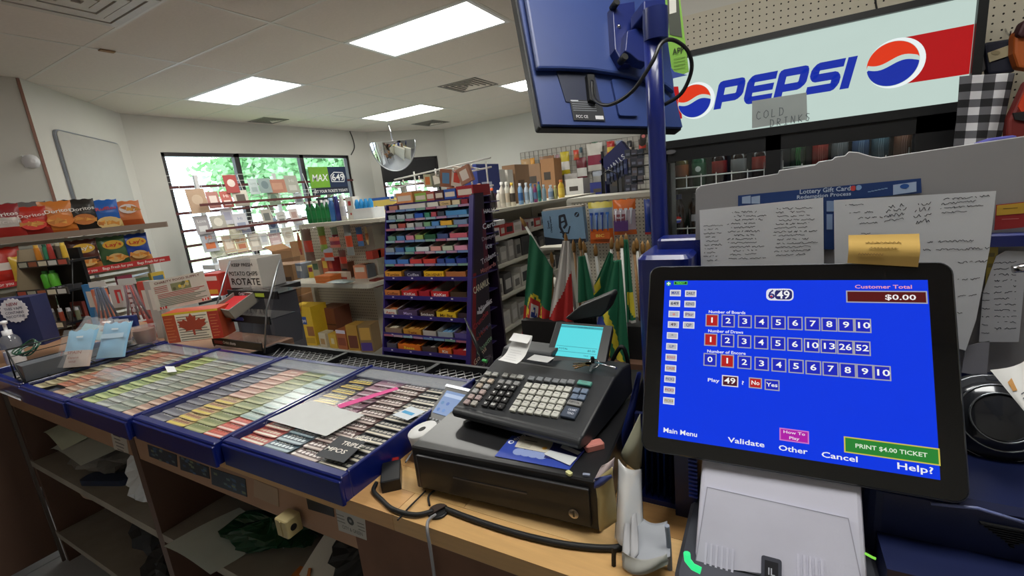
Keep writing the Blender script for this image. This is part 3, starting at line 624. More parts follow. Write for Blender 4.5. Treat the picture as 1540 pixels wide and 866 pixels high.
m = MB(dkp).add(side(ry(0)-.005, ry(1.5)-.005, ye-.06, yt, 0, 1.5, RX1, RX1+.018), BF)
m.use(K('8c1420')); m.add([(RX1+.0186, ry(0), .0), (RX1+.0186, ry(0)+.07, 0), (RX1+.0186, ry(1.02)+.04, 1.02), (RX1+.0186, ry(1.02), 1.02)], [(0, 1, 2, 3)])
m.use(K('5c1630')); m.add([(RX1+.0188, ry(.9)+.16, .99), (RX1+.0188, ry(.9)+.22, .99), (RX1+.0188, ry(1.4)+.12, 1.40), (RX1+.0188, ry(1.4)+.09, 1.40)], [(0, 1, 2, 3)])
m.use(purp).box(RX1+.018, ry(1)-.01, .992, RX1+.023, 2.52, 1.0)
m.use(purp).add(side(ry(0)-.012, ry(1.5)-.012, ry(0)+.004, ry(1.5)+.004, 0, 1.49, RX1-.012, RX1+.019), BF)
SIDE = [('HALLS', 1.38, .035, 'e8e8f0', 0), ('Certs', 1.29, .05, 'e0e4f0', .05), ('Dentyne', 1.215, .035, 'a8a0b0', .05), ('ice', 1.16, .05, 'b8c0d0', 0), ('Trident', 1.085, .05, 'd0ccd8', .15), ('Maynards', 1.025, .04, 'c07878', .1),
        ('CARAMILK', .925, .06, 'f0e8d0', .12), ('Mr. Big', .80, .04, 'e8e4f0', .15), ('Crunchie', .72, .05, 'c83848', .3), ('Wispa', .65, .04, '7878a0', .2), ('Eat-More', .63, .045, 'c84838', .3), ('Glosette', .55, .05, '98c0a0', .25), ('Gorms', .50, .05, 'f0d8c0', .35), ('Dairy Milk', .43, .045, '907888', .3)]
m.T = FX(RX1+.0215, 0, 0)
for i, (s, z, sz, c, rt) in enumerate(SIDE):
    yc = ry(z)+(.20 if z > 1 else (.17 if i % 2 else .12))-.02; m.use(K(c)).text(s, yc, z, 0, sz, w=min(.19, .032*len(s)), rot=rt)
m.use(K('e8e4f0')).stroke([(ry(.8)+.05, .775), (ry(.8)+.1, .765), (ry(.8)+.15, .79), (ry(.8)+.21, .80)], .02, -.0008)
m.use(K('6c6078')).tube([(ry(.43)+.13+.1*math.cos(k*PI/10), .43+.04*math.sin(k*PI/10+.3), -.001) for k in range(20)], .003, 4, True)
m.build('printed_side', ck)
MB(dkp).box(RX0, 2.60, 0, RX1, 2.62, 1.48).build('back_panel', ck)
SZ = [0.525, 0.626, 0.747, 0.873, 0.997, 1.089, 1.167, 1.243, 1.323, 1.382, 1.445, 1.488]
for i, z in enumerate(SZ):
    y = ry(z); MB(purp).box(RX0, y, z-.014, RX1, y+(.34 if i < 11 else .2), z-.008).build('shelf', ck)
    if i < 11:
        lp = MB(purp).box(RX0, y-.008, z-.018, RX1, y, z+(.008 if i < 5 else -.002))
        lp.use(K('d8d4e0'))
        if i < 5:
            for k in range(4): x = RX0+.08+k*.165; lp.box(x, y-.0092, z-.007, x+.015, y-.008, z+.001)
        if i in (1, 5, 6, 7, 8, 9, 10):
            cs = ['90b0b8', 'a86478', '7898b8', 'a884a0', 'b89ca8', '7ca090', '6884b0']
            for k in range(8): lp.use(K(cs[(k*3+i) % 7])); x = RX0+.01+k*.087; lp.box(x, y-.0096, z-.017, x+.08, y-.008, z-.003)
        lp.build('shelf_lip', ck)
MB(purp).box(RX0, ry(.3), .10, RX1, 2.6, .12).build('shelf', ck); MB(purp).box(RX0, ry(.3), .30, RX1, 2.6, .32).build('shelf', ck)
def tray_box(lb, x0, x1, z, y, d, hf, hb, c, inner, bars, word=None, wc='f0f0f0', slope=.0, shelf=''):
    w = (x1-x0)*.96; t = thing('candy_box', lb, 'candy box', ((x0+x1)/2, y+.004, z-.006), 0, shelf); q = .003
    m = MB(K(c)); m.box(-w/2, 0, 0, w/2, q, hf)
    for s in (-1, 1):
        xa, xb = (-w/2, -w/2+q) if s < 0 else (w/2-q, w/2); m.add(side(0, 0, d, d, 0, 1, xa, xb)[:4]+[(xa, 0, hf), (xb, 0, hf), (xb, d, hb), (xa, d, hb)], BF)
    m.use(K(inner)).box(-w/2+q, q, .0, w/2-q, d, q); m.box(-w/2, d-q, 0, w/2, d, hb)
    for s in (-1, 1):
        xa = -w/2+q+.0004 if s < 0 else w/2-q-.0004; m.add([(xa, 0, 0), (xa, d, 0), (xa, d, hb*.98), (xa, 0, hf*.95)], [(0, 1, 2, 3)])
    if word: m.T = FY(0, -.0007, 0); m.use(K(wc)).text(word, 0, hf*.5, 0, hf*.55, w=w*.82)
    tr_ = m.build('carton_tray', t)
    if bars:
        bm = MB(); nb = len(bars)
        for k, bc in enumerate(bars):
            bm.use(K(bc, .35)); x = -w/2+.008+(w-.016)*k/nb
            bm.add([(x, .01, q+.002), (x+(w-.016)/nb*.9, .01, q+.002), (x+(w-.016)/nb*.9, d*.75, q+.006), (x, d*.75, q+.006), (x+.002, .012, hf*.72), (x+(w-.016)/nb*.86, .012, hf*.7), (x+(w-.016)/nb*.86, d*.74, hf*.95), (x+.002, d*.74, hf*.9)], BF)
        bm.build('candy_bars', tr_)
    return t
def pxX(px, z, i): return at(px, {0: 530, 1: 506, 2: 477, 3: 447, 4: 417, 5: 395, 6: 377, 7: 359, 8: 340, 9: 326, 10: 311, 11: 301}[i]-4, 1, ry(z)).x
RN = ['bottom', 'second', 'third', 'fourth', 'fifth', 'sixth', 'seventh', 'eighth', 'ninth', 'tenth', 'eleventh', 'top']
D3 = '3c2820'; CB = ['boxes of bars on the %s shelf of the candy rack' % r for r in RN]
rows = {0: [(582, 597, '54505c', '302c30', [D3, '6c6870'], None, 0, 'dark grey bar box'), (598, 633, 'd86c20', '8c4018', ['e07820', 'd86818', 'e88830'], "Reese", 'f8e040', 'orange box of orange bars'), (634, 657, '4c3c38', '302824', ['3c302c', 'b8b0a8', '403028'], None, 0, 'brown box of dark and silver bars'), (658, 679, 'd86828', '6c3018', ['c03820', 'e07828'], 'Kit', 'f0f0e0', 'small orange box'), (680, 701, 'b83030', '78201c', ['c03838', 'e0dcd8'], None, 0, 'red box of red and white bars')],
 1: [(579, 605, '8c7460', '54402c', ['d8ccb0', '64503c'], None, 0, 'brown box with cream wrappers'), (606, 634, 'c89038', '74501c', ['d8a050', 'c88840', 'd09848'], 'Twix', '702010', 'gold box of caramel bars'), (635, 656, 'b8b0a8', '4c2c20', None, None, 0, 'nearly empty pale box'), (657, 681, '9ca8b0', 'b8b0a4', ['70a0d0', '80b0dc', '6c98c8'], None, 0, 'grey-blue box of sky-blue bars'), (682, 702, '5c508c', '7c6c60', ['64587c'], None, 0, 'small purple box')],
 2: [(577, 597, 'd8d0c8', '8c5c40', ['c87040'], 'Aero', 'c85030', 'white and orange box'), (598, 628, '544064', '443430', ['5c4878', '403048', '6c5484'], 'Mars', 'c0b0e0', 'violet box of purple bars'), (630, 654, '4c342c', '2c1c18', ['402c28', '50382c'], 'Snickers', 'e8e4e0', 'dark brown box with white lettering'), (655, 686, 'dcb428', '8c6420', ['e0bc40', '50341c', 'd8a830'], 'Mr Big', '503018', 'yellow box of yellow and brown bars'), (687, 702, '3c2c34', '241c20', None, None, 0, 'dark empty box')],
 3: [(578, 602, 'c87840', '3c2418', None, 'Coffee', '703018', 'tan box with brown letters'), (603, 628, 'c02828', '98908c', ['d03030'], 'KitKat', 'f0f0f0', 'red box with white letters and pale inside, on the left'), (629, 646, 'a82430', '742028', ['b83040', 'c83848'], None, 0, 'crimson box'), (647, 675, 'cc3030', 'a49c94', None, 'KitKat', 'f4f4f4', 'red box with white letters and pale inside, on the right'), (676, 702, '4c3828', '54402c', None, None, 0, 'empty brown box')],
 4: [(578, 604, 'd89838', '382820', None, 'Turtles', '5c3014', 'amber box with brown letters'), (607, 634, '302c44', '68646c', None, 'Coffee', 'b8b4c4', 'dark indigo box with pale inside'), (636, 668, 'e8b428', '7c5c28', None, 'OH HENRY', '6c3c10', 'bright yellow box with brown letters'), (669, 701, 'b06c3c', '2c2420', ['3c2c24', '48342c', '342824'], None, 0, 'copper-coloured box of dark bars')],
 5: [(577, 595, '4878c0', 'a8a49c', None, None, 0, 'left one of two blue chocolate boxes'), (596, 614, '4878c0', 'a8a49c', None, None, 0, 'right one of two blue chocolate boxes'), (615, 634, 'c84040', '8c8478', ['e0d4c0', '703828'], None, 0, 'red and cream box'), (635, 655, 'c84038', '6c4438', ['c87848', 'a83c34'], None, 0, 'red box of mixed pouches'), (656, 668, '384c8c', '242c4c', None, None, 0, 'narrow dark blue box'), (669, 684, '2c4c98', '387c54', ['3c8c58', '2c7c50'], None, 0, 'blue box of green packs'), (685, 702, '30408c', '3c4468', ['38489c'], None, 0, 'indigo box at the right end')],
 6: [(578, 592, '8c98a0', '98948c', None, None, 0, 'grey gum box at the left end'), (593, 607, '4468a0', '94908c', None, None, 0, 'slate blue gum box'), (608, 623, '60a0a0', '8c948c', None, None, 0, 'teal gum box'), (624, 645, 'c8d0d0', '70747c', ['282c34', '343840'], None, 0, 'white gum box with dark inside'), (646, 663, 'd89890', 'b0a498', None, None, 0, 'salmon gum box'), (664, 681, 'b8c0a8', 'a8a89c', ['64a074'], None, 0, 'pale green gum box'), (682, 703, 'd890a8', 'a4a098', ['c87c98'], None, 0, 'pink gum box at the right end')],
 7: [(582, 594, '608c78', '98a094', None, None, 0, 'dull green mint box at the left end'), (595, 608, '5480b0', 'a0a4a4', ['4878b8'], None, 0, 'pale blue mint box'), (609, 622, 'c87c90', 'a49c9c', ['c05c78'], None, 0, 'rose mint box'), (623, 636, '98b060', 'a0a48c', ['80a850'], None, 0, 'lime mint box'), (637, 655, '24583c', '2c5c44', ['30704c', '2c6844'], None, 0, 'dark green mint box'), (656, 674, '40507c', '4c5870', ['587cb4', 'c0c8d0'], None, 0, 'navy mint box'), (675, 703, 'c86070', 'b0a498', ['94a878', '7c9c68'], None, 0, 'wide rose and green mint box at the right')],
 8: [(584, 596, 'a09890', '44403c', ['b0a8a0'], None, 0, 'taupe mint roll box'), (597, 609, 'a84c44', '5c3430', ['c8c0b8'], None, 0, 'rust mint roll box'), (610, 622, 'c0bcb8', '605c58', ['b84840'], None, 0, 'silver mint roll box'), (623, 635, '98a0a0', '4c5454', ['c8ccd0'], None, 0, 'pewter mint roll box'), (636, 647, '74a078', '4c6450', ['98c8a0'], None, 0, 'sage mint roll box'), (648, 660, '5488c0', '486484', ['78b0e0'], None, 0, 'sky blue mint roll box'), (661, 680, 'dca838', 'b8863c', ['e0b040', 'd8a438'], None, 0, 'amber yellow box'), (681, 703, '7488a8', '9ca0a4', ['a8b4c4', 'd0d8e0'], None, 0, 'blue-grey box at the right end')],
 9: [(582, 594, '94a4a4', '788484', ['a8b8b8'], None, 0, 'grey gum carton at the left end'), (595, 608, 'a8b4b8', '8c9498', ['98a8b0'], None, 0, 'silver gum carton'), (609, 621, '9cacb0', '848c90', ['b0bcc0'], None, 0, 'light grey gum carton'), (622, 636, '2c58b0', '34508c', ['3864c0'], None, 0, 'strong blue gum carton'), (637, 646, '3c8068', '3c6454', ['48947c'], None, 0, 'sea green gum carton'), (647, 656, 'b04c58', '7c3c44', ['c05c68'], None, 0, 'raspberry gum carton'), (657, 668, '3c4450', '34383c', ['c8d0dc'], None, 0, 'charcoal gum carton'), (669, 703, '4c8cc0', '5c849c', ['58a0d8', '4890c8', '60a8d0'], None, 0, 'wide cyan gum carton')],
 10: [(583, 597, 'b07868', '8c6c60', ['b88878'], None, 0, 'brick-pink pack'), (598, 640, 'd0ccc8', 'b0aca8', ['c8c8c4', 'd4d0cc', 'c4c4c0'], None, 0, 'long white pack'), (641, 659, 'd8d4c8', 'a8a49c', ['e0dcd0'], None, 0, 'ivory pack'), (660, 678, 'd0b080', 'a08c68', ['d8c094'], 'Gum', '605030', 'sand coloured box'), (679, 692, 'dccca8', 'a89878', ['e0d4b4'], None, 0, 'cream box with orange edge'), (693, 704, '8c2c38', '5c2028', ['9c3444'], None, 0, 'wine red box')]}
for i, row in rows.items():
    z = SZ[i]; hf = .045 if i < 5 else .032
    for (a, b, c, inn, bars, wd, wc, lb) in row:
        tray_box(lb+' on the %s candy shelf' % RN[i], pxX(a, z, i), pxX(b, z, i), z, ry(z), .26 if i < 5 else .18, hf*(1.0 if not wd else 1.05), (.09 if i < 5 else .075), c, inn, bars, wd, wc or 'ffffff', shelf=CB[i])
for (a, b, c, h, lb) in [(592, 617, 'd8905c', .07, 'peach orange box'), (620, 638, '8cb050', .055, 'lime green box'), (638, 650, 'b05850', .06, 'brick red box'), (651, 664, '502c30', .06, 'dark maroon box'), (665, 683, '3458a8', .06, 'deep blue box'), (684, 710, '9c2430', .07, 'crimson box at the right corner')]:
    x0, x1 = pxX(a, 1.49, 11), pxX(b, 1.49, 11)
    carton('gum_box', lb+' lying on top of the candy rack', 'box', ((x0+x1)/2, ry(1.5)+.02, 1.482), (x1-x0)*.97, .2, h, 0, c, [(.08, .2, .92, .7, 'd8c8b8')], [], 'boxes on top of the candy rack')
# white wire display above the rack, carrying small boxes
wr = thing('wire_display', 'white wire hook display standing behind the top of the candy rack', 'rack', (-2.25, 2.72, 1.3))
m = MB(wirew); 
for z in (.18, .30, .36): m.tube([(-.25, 0, z), (.62, 0, z+.06)], .006, 6)
for x in (-.05, .15, .45, .58): m.tube([(x, 0, 0), (x, 0, .40)], .006, 6)
for k in range(6):
    x = -.22+k*.15; m.tube([(x, 0, .30+.07*(x+.25)), (x+.01, -.12, .31+.07*(x+.25)), (x+.02, -.13, .33+.07*(x+.25))], .005, 5)
    m.tube([(x, 0, .2), (x+.01, -.12, .21), (x+.02, -.13, .23)], .005, 5)
m.build('wire_frame', wr); MB(wirew).box(-.1, -.02, -.03, .62, .1, 0).build('foot', wr)
for i, (px, py, w_, h_, c, rz, lb) in enumerate([(640, 272, .07, .09, 'a8b098', .1, 'sage green packet'), (655, 270, .09, .10, '70746c', -.2, 'dark patterned packet'), (667, 268, .1, .12, '8c5844', .3, 'brown picture packet'), (683, 266, .09, .13, 'c8bcae', .5, 'beige packet leaning'), (700, 262, .10, .11, 'a87860', -.6, 'copper zigzag packet at the right end'), (620, 290, .12, .03, 'c8c8c8', 0, 'flat silver packet'), (600, 294, .10, .03, 'b0b4b8', .1, 'flat grey packet'), (648, 292, .12, .035, '984048', 0, 'flat dark red packet'), (685, 285, .14, .03, 'b87050', .1, 'flat orange-brown packet')]):
    p = at(px, py, 1, 2.62); carton('hook_packet', lb+' on the white wire display', 'packet', (p.x, 2.64-.015*i*.2, p.z-h_/2), w_, .03, h_, 0, c, [(.2, .2, .8, .8, cols3[(i*7+3) % 12])], [], 'packets on the white wire display').rotation_euler = (0, rz*.5, 0)
# =============== LONG SHELF with lotions (runs along Y, faces +X)
SX = -2.1
ls = thing('aisle_shelf', 'long cream aisle shelving with lotions on top, right of the candy rack', 'shelf unit', (SX, 0, 0))
for z in (1.34, 1.095, .85, .56, .25): MB(shelfM).box(-.40, 3.0, z-.03, 0, 6.2, z).build('shelf', ls)
MB(peg).box(-.44, 3.0, .1, -.41, 6.2, 1.34).build('back_panel', ls)
for y in (3.0, 4.0, 5.0, 6.17): MB(shelfM).box(-.45, y, 0, -.40, y+.03, 1.34).build('upright', ls)
MB(shelfM).box(-.44, 3.0, 0, -.02, 6.2, .12).build('plinth', ls)
lot = [(724, 310, .032, .20, 'd89878', 'd8a088', None, 'peach coloured lotion bottle', 1), (735, 308, .022, .13, 'd8d0c8', 'e0dcd8', None, 'small white tube behind the dark bottle', 0), (742, 309, .026, .16, '2c2428', 'e05c28', None, 'dark bottle with an orange cap', 0), (751, 307, .024, .14, 'dcd8d0', 'f0f0f0', None, 'short white bottle', 0), (757, 307, .028, .2, 'dcd4c8', 'f0ece8', 'c8c0b0', 'tall cream lotion bottle', 0), (764, 306, .028, .2, 'e0dcd0', 'f4f0e8', 'd8c8b0', 'ivory lotion bottle', 0), (772, 305, .028, .19, 'e8e0cc', 'd8b848', '504840', 'cream bottle with a gold cap', 0),
       (784, 304, .028, .18, '88b0d8', 'e8e8f0', '406ca8', 'light blue spray bottle with a blue band', 1), (793, 302, .026, .18, 'd0dce8', 'd8e0e8', 'a0b8d0', 'frosted white bottle', 0), (800, 301, .024, .17, 'a8c8e0', '5c88b8', None, 'pale blue bottle', 0), (806, 300, .022, .16, '8c3c74', '4c5c88', '6080a8', 'plum coloured bottle', 1), (812, 300, .022, .18, '4c9c94', '3c58a0', '2c7c80', 'teal bottle', 1), (819, 299, .026, .15, '98b4c4', 'c0ccd4', None, 'grey-blue bottle', 0), (829, 297, .034, .14, 'b8c8d8', 'd0d8e0', '8098b8', 'wide pale bottle', 0), (836, 297, .026, .13, 'b8b478', 'c8c898', None, 'olive-yellow bottle', 0), (845, 296, .042, .18, 'dcb838', 'd87830', 'e8cc58', 'large yellow bottle with an orange cap', 0),
       (715, 309, .02, .12, 'c8ccd0', 'e0e4e8', None, 'small silver bottle at the left end', 0)]
for i, (px, py, r, h, b, c, l, lb, sh) in enumerate(lot):
    x = SX-.08-.04*(i % 2); p = at(px, py, 0, x); bottle('lotion_bottle', lb+' on the aisle shelf top', 'bottle', (x, p.y, 1.34), r*1.15, h*1.18, b, c, l, 'bottles on the aisle shelf', .75, shape=sh, rz=QB)
bxs = [(735, 262, .42, .20, '2c3878', 'blue display box with a white side'), (756, 268, .12, .18, 'c8c4bc', 'white carton with grey print'), (768, 268, .12, .18, 'd0ccc4', 'white carton with a red ring'), (786, 265, .34, .26, '8c6c50', 'brown cardboard box behind the bottles'), (737, 300, .3, .14, '50283c', 'dark maroon tray box')]
for i, (px, py, w_, h_, c, lb) in enumerate(bxs):
    x = SX-.32-(.02 if i < 4 else -.1); p = at(px, py, 0, x); carton('stock_box', lb+' on the aisle shelf top', 'box', (x, p.y, 1.34), w_, .16, (p.z-1.34)+h_*.5 if i < 4 else .14, QB, c, [(.15, .35, .6, .6, ['c8d0e8', 'a8a4a0', 'a84038', '5c4430', '702c48'][i])], [], 'boxes behind the lotions')
t = bagmesh(.3, .2, .05, [(0, 1, 'b8ccdc')], 3).build('plastic_pouch'); Z(t, (SX-.1, at(712, 290, 0, SX-.1).y, 1.36), QB); tag(t, 'pale blue plastic pouch beside the peach bottle', 'pouch')
# goods on lower shelves
rn = random.Random(12); cn = 0
spec = ['small glass jar', 'red and white pack', 'box fan carton', 'pale electrical box']
for z, row in ((1.095, 0), (.85, 1), (.56, 2), (.25, 3)):
    y = 3.08; k = 0
    while y < 5.2:
        w_ = rn.uniform(.09, .17) if row < 1 else rn.uniform(.12, .2); h_ = rn.uniform(.06, .11) if row == 0 else rn.uniform(.13, .19)
        c = rn.choice([['b03838', 'd8d0d0', '484048', '8c4858', 'a0a8b0', '504038'], ['5c5654', '888480', '3c3a3c', 'a09c98'], ['c0bcb4', '9c9890', '484444', 'd0ccc4'], ['c8c4bc', '54504c', 'a8a49c']][row])
        nm = {'b03838': 'red', 'd8d0d0': 'white', '484048': 'charcoal', '8c4858': 'plum', 'a0a8b0': 'silver', '504038': 'brown', '5c5654': 'dark grey', '888480': 'grey', '3c3a3c': 'black', 'a09c98': 'stone', 'c0bcb4': 'pale', '9c9890': 'mid grey', '484444': 'dark', 'd0ccc4': 'off-white', 'c8c4bc': 'light', '54504c': 'slate', 'a8a49c': 'putty'}[c]
        if row == 1 and k in (0, 1): # round metal lids / fans
            t = thing('round_lamp', ['nearer', 'further'][k]+' round white clip lamp on the second shelf of the aisle', 'lamp', (SX-.1, y+.06, z)); q = MB(mat('pale_metal', (176, 174, 170), .4, .3)); q.T = MX.Translation((0, 0, .085)) @ MX.Rotation(PI/2, 4, 'Y')
            q.lathe([(.02, -.03), (.05, -.02), (.075, .01), (.078, .015), (.07, .012), (.03, .0)], n=20); q.build('lamp_head', t); MB(darkM).box(-.03, -.03, 0, .03, .03, .02).build('base', t)
        else: carton('shelf_box', '%s box, %s along the %s shelf under the lotions' % (nm, ['nearest', 'second', 'third', 'fourth', 'fifth', 'sixth', 'seventh', 'eighth', 'ninth', 'tenth', 'eleventh', 'twelfth', 'thirteenth', 'fourteenth', 'fifteenth', 'sixteenth', 'seventeenth', 'eighteenth', 'nineteenth', 'twentieth'][k], ['first', 'second', 'third', 'lowest'][row]), 'box', (SX-.03, y+w_/2, z), w_*.93, .18, h_, QB+rn.uniform(-.12, .12), c, [(.15, .2, .85, .7, rn.choice(['303034', 'c0bcb8', '74706c']))], [], 'boxes under the lotion shelf')
        y += w_+.01; k += 1
# =============== SECOND GONDOLA with pegboard end (faces -Y), hanging pouches
PYE = 3.3
a, b = at(856, 301, 1, PYE), at(990, 290, 1, PYE)
pe = thing('pegboard_gondola', 'cream pegboard gondola end behind the flags', 'shelf unit', (0, PYE, 0))
MB(peg).box(a.x, 0, .1, b.x+.15, .02, a.z-.01).build('back_panel', pe); MB(shelfM).box(a.x-.01, -.015, a.z-.02, b.x+.15, .5, a.z+.01).build('top_shelf', pe); MB(shelfM).box(a.x-.02, -.01, 0, a.x+.02, .5, a.z).build('upright', pe)
m = MB(hm)
for i in range(30):
    for j in range(40):
        x, z = a.x+.04+i*.0254, .35+j*.0254
        if z < a.z-.03 and x < b.x+.14: m.add([(x+c*.0035, -.0008, z+d*.0035) for c, d in ((-1, -1), (1, -1), (1, 1), (-1, 1))], [(0, 1, 2, 3)])
m.build('peg_hole', pe, kind='stuff')
for z in (.4, .7, 1.0): MB(shelfM).box(a.x-.3, .0, z, a.x-.02, .4, z+.02).build('shelf', pe)
HY = 3.1
def pouch(lb, x0, y0, x1, y1, cols, Y=HY, name='hanging_pouch', razors=None, word=None, seed=0, th=.03, clearM_=None):
    a, b = at(x0, y0, 1, Y), at(x1, y1, 1, Y); w_, h_ = b.x-a.x, a.z-b.z
    t = thing(name, lb, 'pouch', (a.x+w_/2, Y, b.z)); bagmesh(w_, h_, th, cols, seed).build('pouch', t)
    MB(chrome).tube([(0, 0, h_-.01), (0, (PYE-Y) if Y < PYE else .1, h_)], .003, 5).build('peg_hook', t)
    if razors:
        for k, c in enumerate(razors): rz = MB(K(c, .3)); x = -w_*.33+w_*.66*k/(len(razors)-1); rz.tube([(x, -th*1.15, h_*.32), (x+.004, -th*1.25, h_*.7)], [.004, .006], 6); rz.box(x-.008, -th*1.35, h_*.70, x+.014, -th*1.15, h_*.76); rz.build('razor', t)
    m = MB(); m.T = FY(0, -th*1.3, 0)
    for q in (word or []): m.use(K(q[5])).rect(-w_/2+q[0]*w_, q[1]*h_, -w_/2+q[2]*w_, q[3]*h_, 0); q[4] and m.use(K(q[6])).text(q[4], -w_/2+(q[0]+q[2])/2*w_, (q[1]+q[3])/2*h_, .001, .1*h_, w=(q[2]-q[0])*w_*.8)
    if word: m.build('printed_front', t)
    return t
pouch('clear pouch of blue razors with orange base and yellow top on the pegboard', 884, 305, 924, 365, [(0, .38, 'd86828'), (.38, .85, '8ca0bc'), (.85, 1, 'd8c850')], razors=['2850a8', '3060b8', '2448a0', '3870c0'], seed=1, word=[(.1, .12, .9, .28, 'BIC', 'd06020', 'f0d060')])
pouch('orange pouch with purple label and white razors on the pegboard', 921, 301, 958, 352, [(0, .12, 'd86828'), (.12, .72, 'c8b8c4'), (.72, 1, 'e07028')], razors=['e8e8f0', 'dce0e8', 'e4e4ec', 'd8dce8'], seed=2, word=[(.08, .12, .7, .42, '', '5c3478', 'ffffff'), (.1, .42, .6, .6, 'razor', '84404c', 'e0e0e8')])
pouch('narrow blue and red pouch beside the blue pole on the pegboard', 968, 300, 986, 352, [(0, .1, 'b83030'), (.1, 1, '243c8c')], seed=3)
# blue boxed item hung on front hook
a, b = at(816, 318, 1, 3.05), at(881, 367, 1, 3.05)
t = thing('scooter_box', 'light blue box with a black drawing, hanging above the flags', 'box', (a.x, 3.05, b.z)); w_, h_ = b.x-a.x, a.z-b.z
MB(chrome).tube([(w_*.6, .05, h_*.9), (w_*.6, .25, h_*.92)], .003, 5).build('peg_hook', t)
t.rotation_euler = (0, -.04, .04)
MB(K('7c9cb8')).box(0, 0, 0, w_, .06, h_).build('box_body', t); MB(K('b8a898')).box(.01, .005, h_, w_-.005, .09, h_+.012).build('box_top', t)
m = MB(K('222834')); m.T = FY(0, -.001, 0); m.prism([(0, 0), (w_, 0), (w_, h_*.1), (w_*.5, h_*.13), (w_*.2, h_*.2), (0, h_*.26)], 0, .0006)
rn = random.Random(6)
m.stroke([(w_*.5, h_*.25), (w_*.42, h_*.5), (w_*.44, h_*.8), (w_*.55, h_*.82), (w_*.58, h_*.55), (w_*.5, h_*.45)], .018, .001); m.stroke([(w_*.4, h_*.35), (w_*.6, h_*.3), (w_*.66, h_*.5)], .01, .0012); m.stroke([(w_*.44, h_*.62), (w_*.56, h_*.66)], .012, .0014); m.disc(w_*.5, h_*.22, .0016, .016, 12)
m.text('Smart', w_*.14, h_*.6, .001, h_*.1, rot=PI/2); m.text('Charging adapter', w_*.2, h_*.6, .001, h_*.07, rot=PI/2); m.disc(w_*.85, h_*.8, .001, .018, 14); m.use(K('7c9cb8')).stroke([(w_*.82, h_*.76), (w_*.88, h_*.84)], .006, .0014)
m.build('lettering', t)
# =============== BACK WALL display (Y 7.6)
BWY = 7.45
bg = thing('back_display', 'grey grid panel of hanging goods on the back wall', 'rack', (0, BWY, 0))
a, b = at(781, 230, 1, BWY), at(985, 203, 1, BWY)
MB(K('b8b4ac')).box(a.x, .04, 1.3, b.x, .06, a.z).build('grid_panel', bg); m = MB(K('8c8880'))
for k in range(28): x = a.x+(b.x-a.x)*k/27; m.box(x-.003, .03, 1.3, x+.003, .04, a.z)
for k in range(11): z = 1.3+(a.z-1.3)*k/10; m.box(a.x, .03, z-.003, b.x, .04, z+.003)
m.build('grid_wires', bg, kind='stuff')
items = [(783, 240, 800, 262, 'b89468', 'tan gift bag'), (797, 238, 806, 262, 'd89838', 'orange gift bag'), (811, 236, 836, 268, '8c6448', 'brown paper parcel'), (835, 233, 843, 266, 'b08890', 'pink paper bag'), (842, 229, 858, 262, 'c8b428', 'yellow shopping bag with pattern'), (862, 226, 871, 240, 'd05040', 'card with red ring'), (871, 222, 877, 240, '506874', 'small slate blister pack'), (866, 238, 884, 272, '6c2430', 'dark red patterned bag'), (882, 217, 908, 255, 'c8c4bc', 'white blister card with green tool'), (890, 214, 901, 246, '5c8068', 'green tool pack'), (912, 213, 925, 232, 'b83c38', 'red topped pack'), (926, 212, 938, 236, '8c98b0', 'bluish pack'), (934, 215, 942, 238, '9c6444', 'brown strip pack'), (943, 212, 951, 234, '3c3c40', 'black narrow pack'), (960, 210, 972, 226, '504c4c', 'dark bag under the roll'), (800, 262, 820, 285, 'd0b440', 'yellow tag card'), (822, 268, 842, 286, 'a07850', 'low brown box'), (848, 262, 870, 284, 'c0bcb8', 'pale bundle'), (890, 252, 908, 282, 'b0b8c4', 'grey-blue wrapped sheet'), (914, 256, 930, 280, '28307c', 'dark blue pack')]
for i, (x0, y0, x1, y1, c, lb) in enumerate(items):
    Y = BWY-.05-.02*(i % 3); a, b = at(x0, y0, 1, Y), at(x1, y1, 1, Y); w_, h_ = b.x-a.x, a.z-b.z
    o = thing('wall_pack', lb+' hanging on the back wall grid', 'packet', (a.x+w_/2, Y, b.z), 0, 'goods on the back wall grid')
    bagmesh(w_*1.0, h_, .03, [(0, .25, c), (.25, .6, cols3[(i*5+2) % 12]), (.6, 1, c)], i).build('packet', o); MB(chrome).tube([(0, 0, h_), (0, .1, h_)], .004, 5).build('peg_hook', o)
# low counter of goods below, boxes
bk = thing('back_bench', 'cream shelf bench under the back wall goods', 'shelf unit', (0, 6.9, 0)); 
xa, xb = at(790, 290, 1, 6.9).x, at(985, 290, 1, 6.9).x
MB(shelfM).box(xa, 0, 1.05, xb, .6, 1.1).build('tabletop', bk); MB(shelfM).box(xa, .02, 0, xb, .58, 1.05).build('cabinet', bk)
for i, (x0, y0, x1, y1, c, lb, tx) in enumerate([(790, 248, 815, 285, '8c6c50', 'brown carton with a dark label', 0), (812, 240, 836, 285, '9c7048', 'tall brown carton', 0), (850, 270, 878, 292, 'c8c4bc', 'white stacked cloths', 0), (887, 275, 912, 296, '242c70', 'navy tray box', 0), (916, 260, 936, 296, '303034', 'black tub', 0)]):
    a, b = at(x0, y0, 1, 6.85), at(x1, y1, 1, 6.85); carton('stock_carton', lb+' on the back bench', 'box', ((a.x+b.x)/2, 6.85, 1.1), b.x-a.x, .3, max(.1, a.z-1.1), 0, c, [(.2, .6, .7, .75, '403830')], [], 'cartons on the back bench')
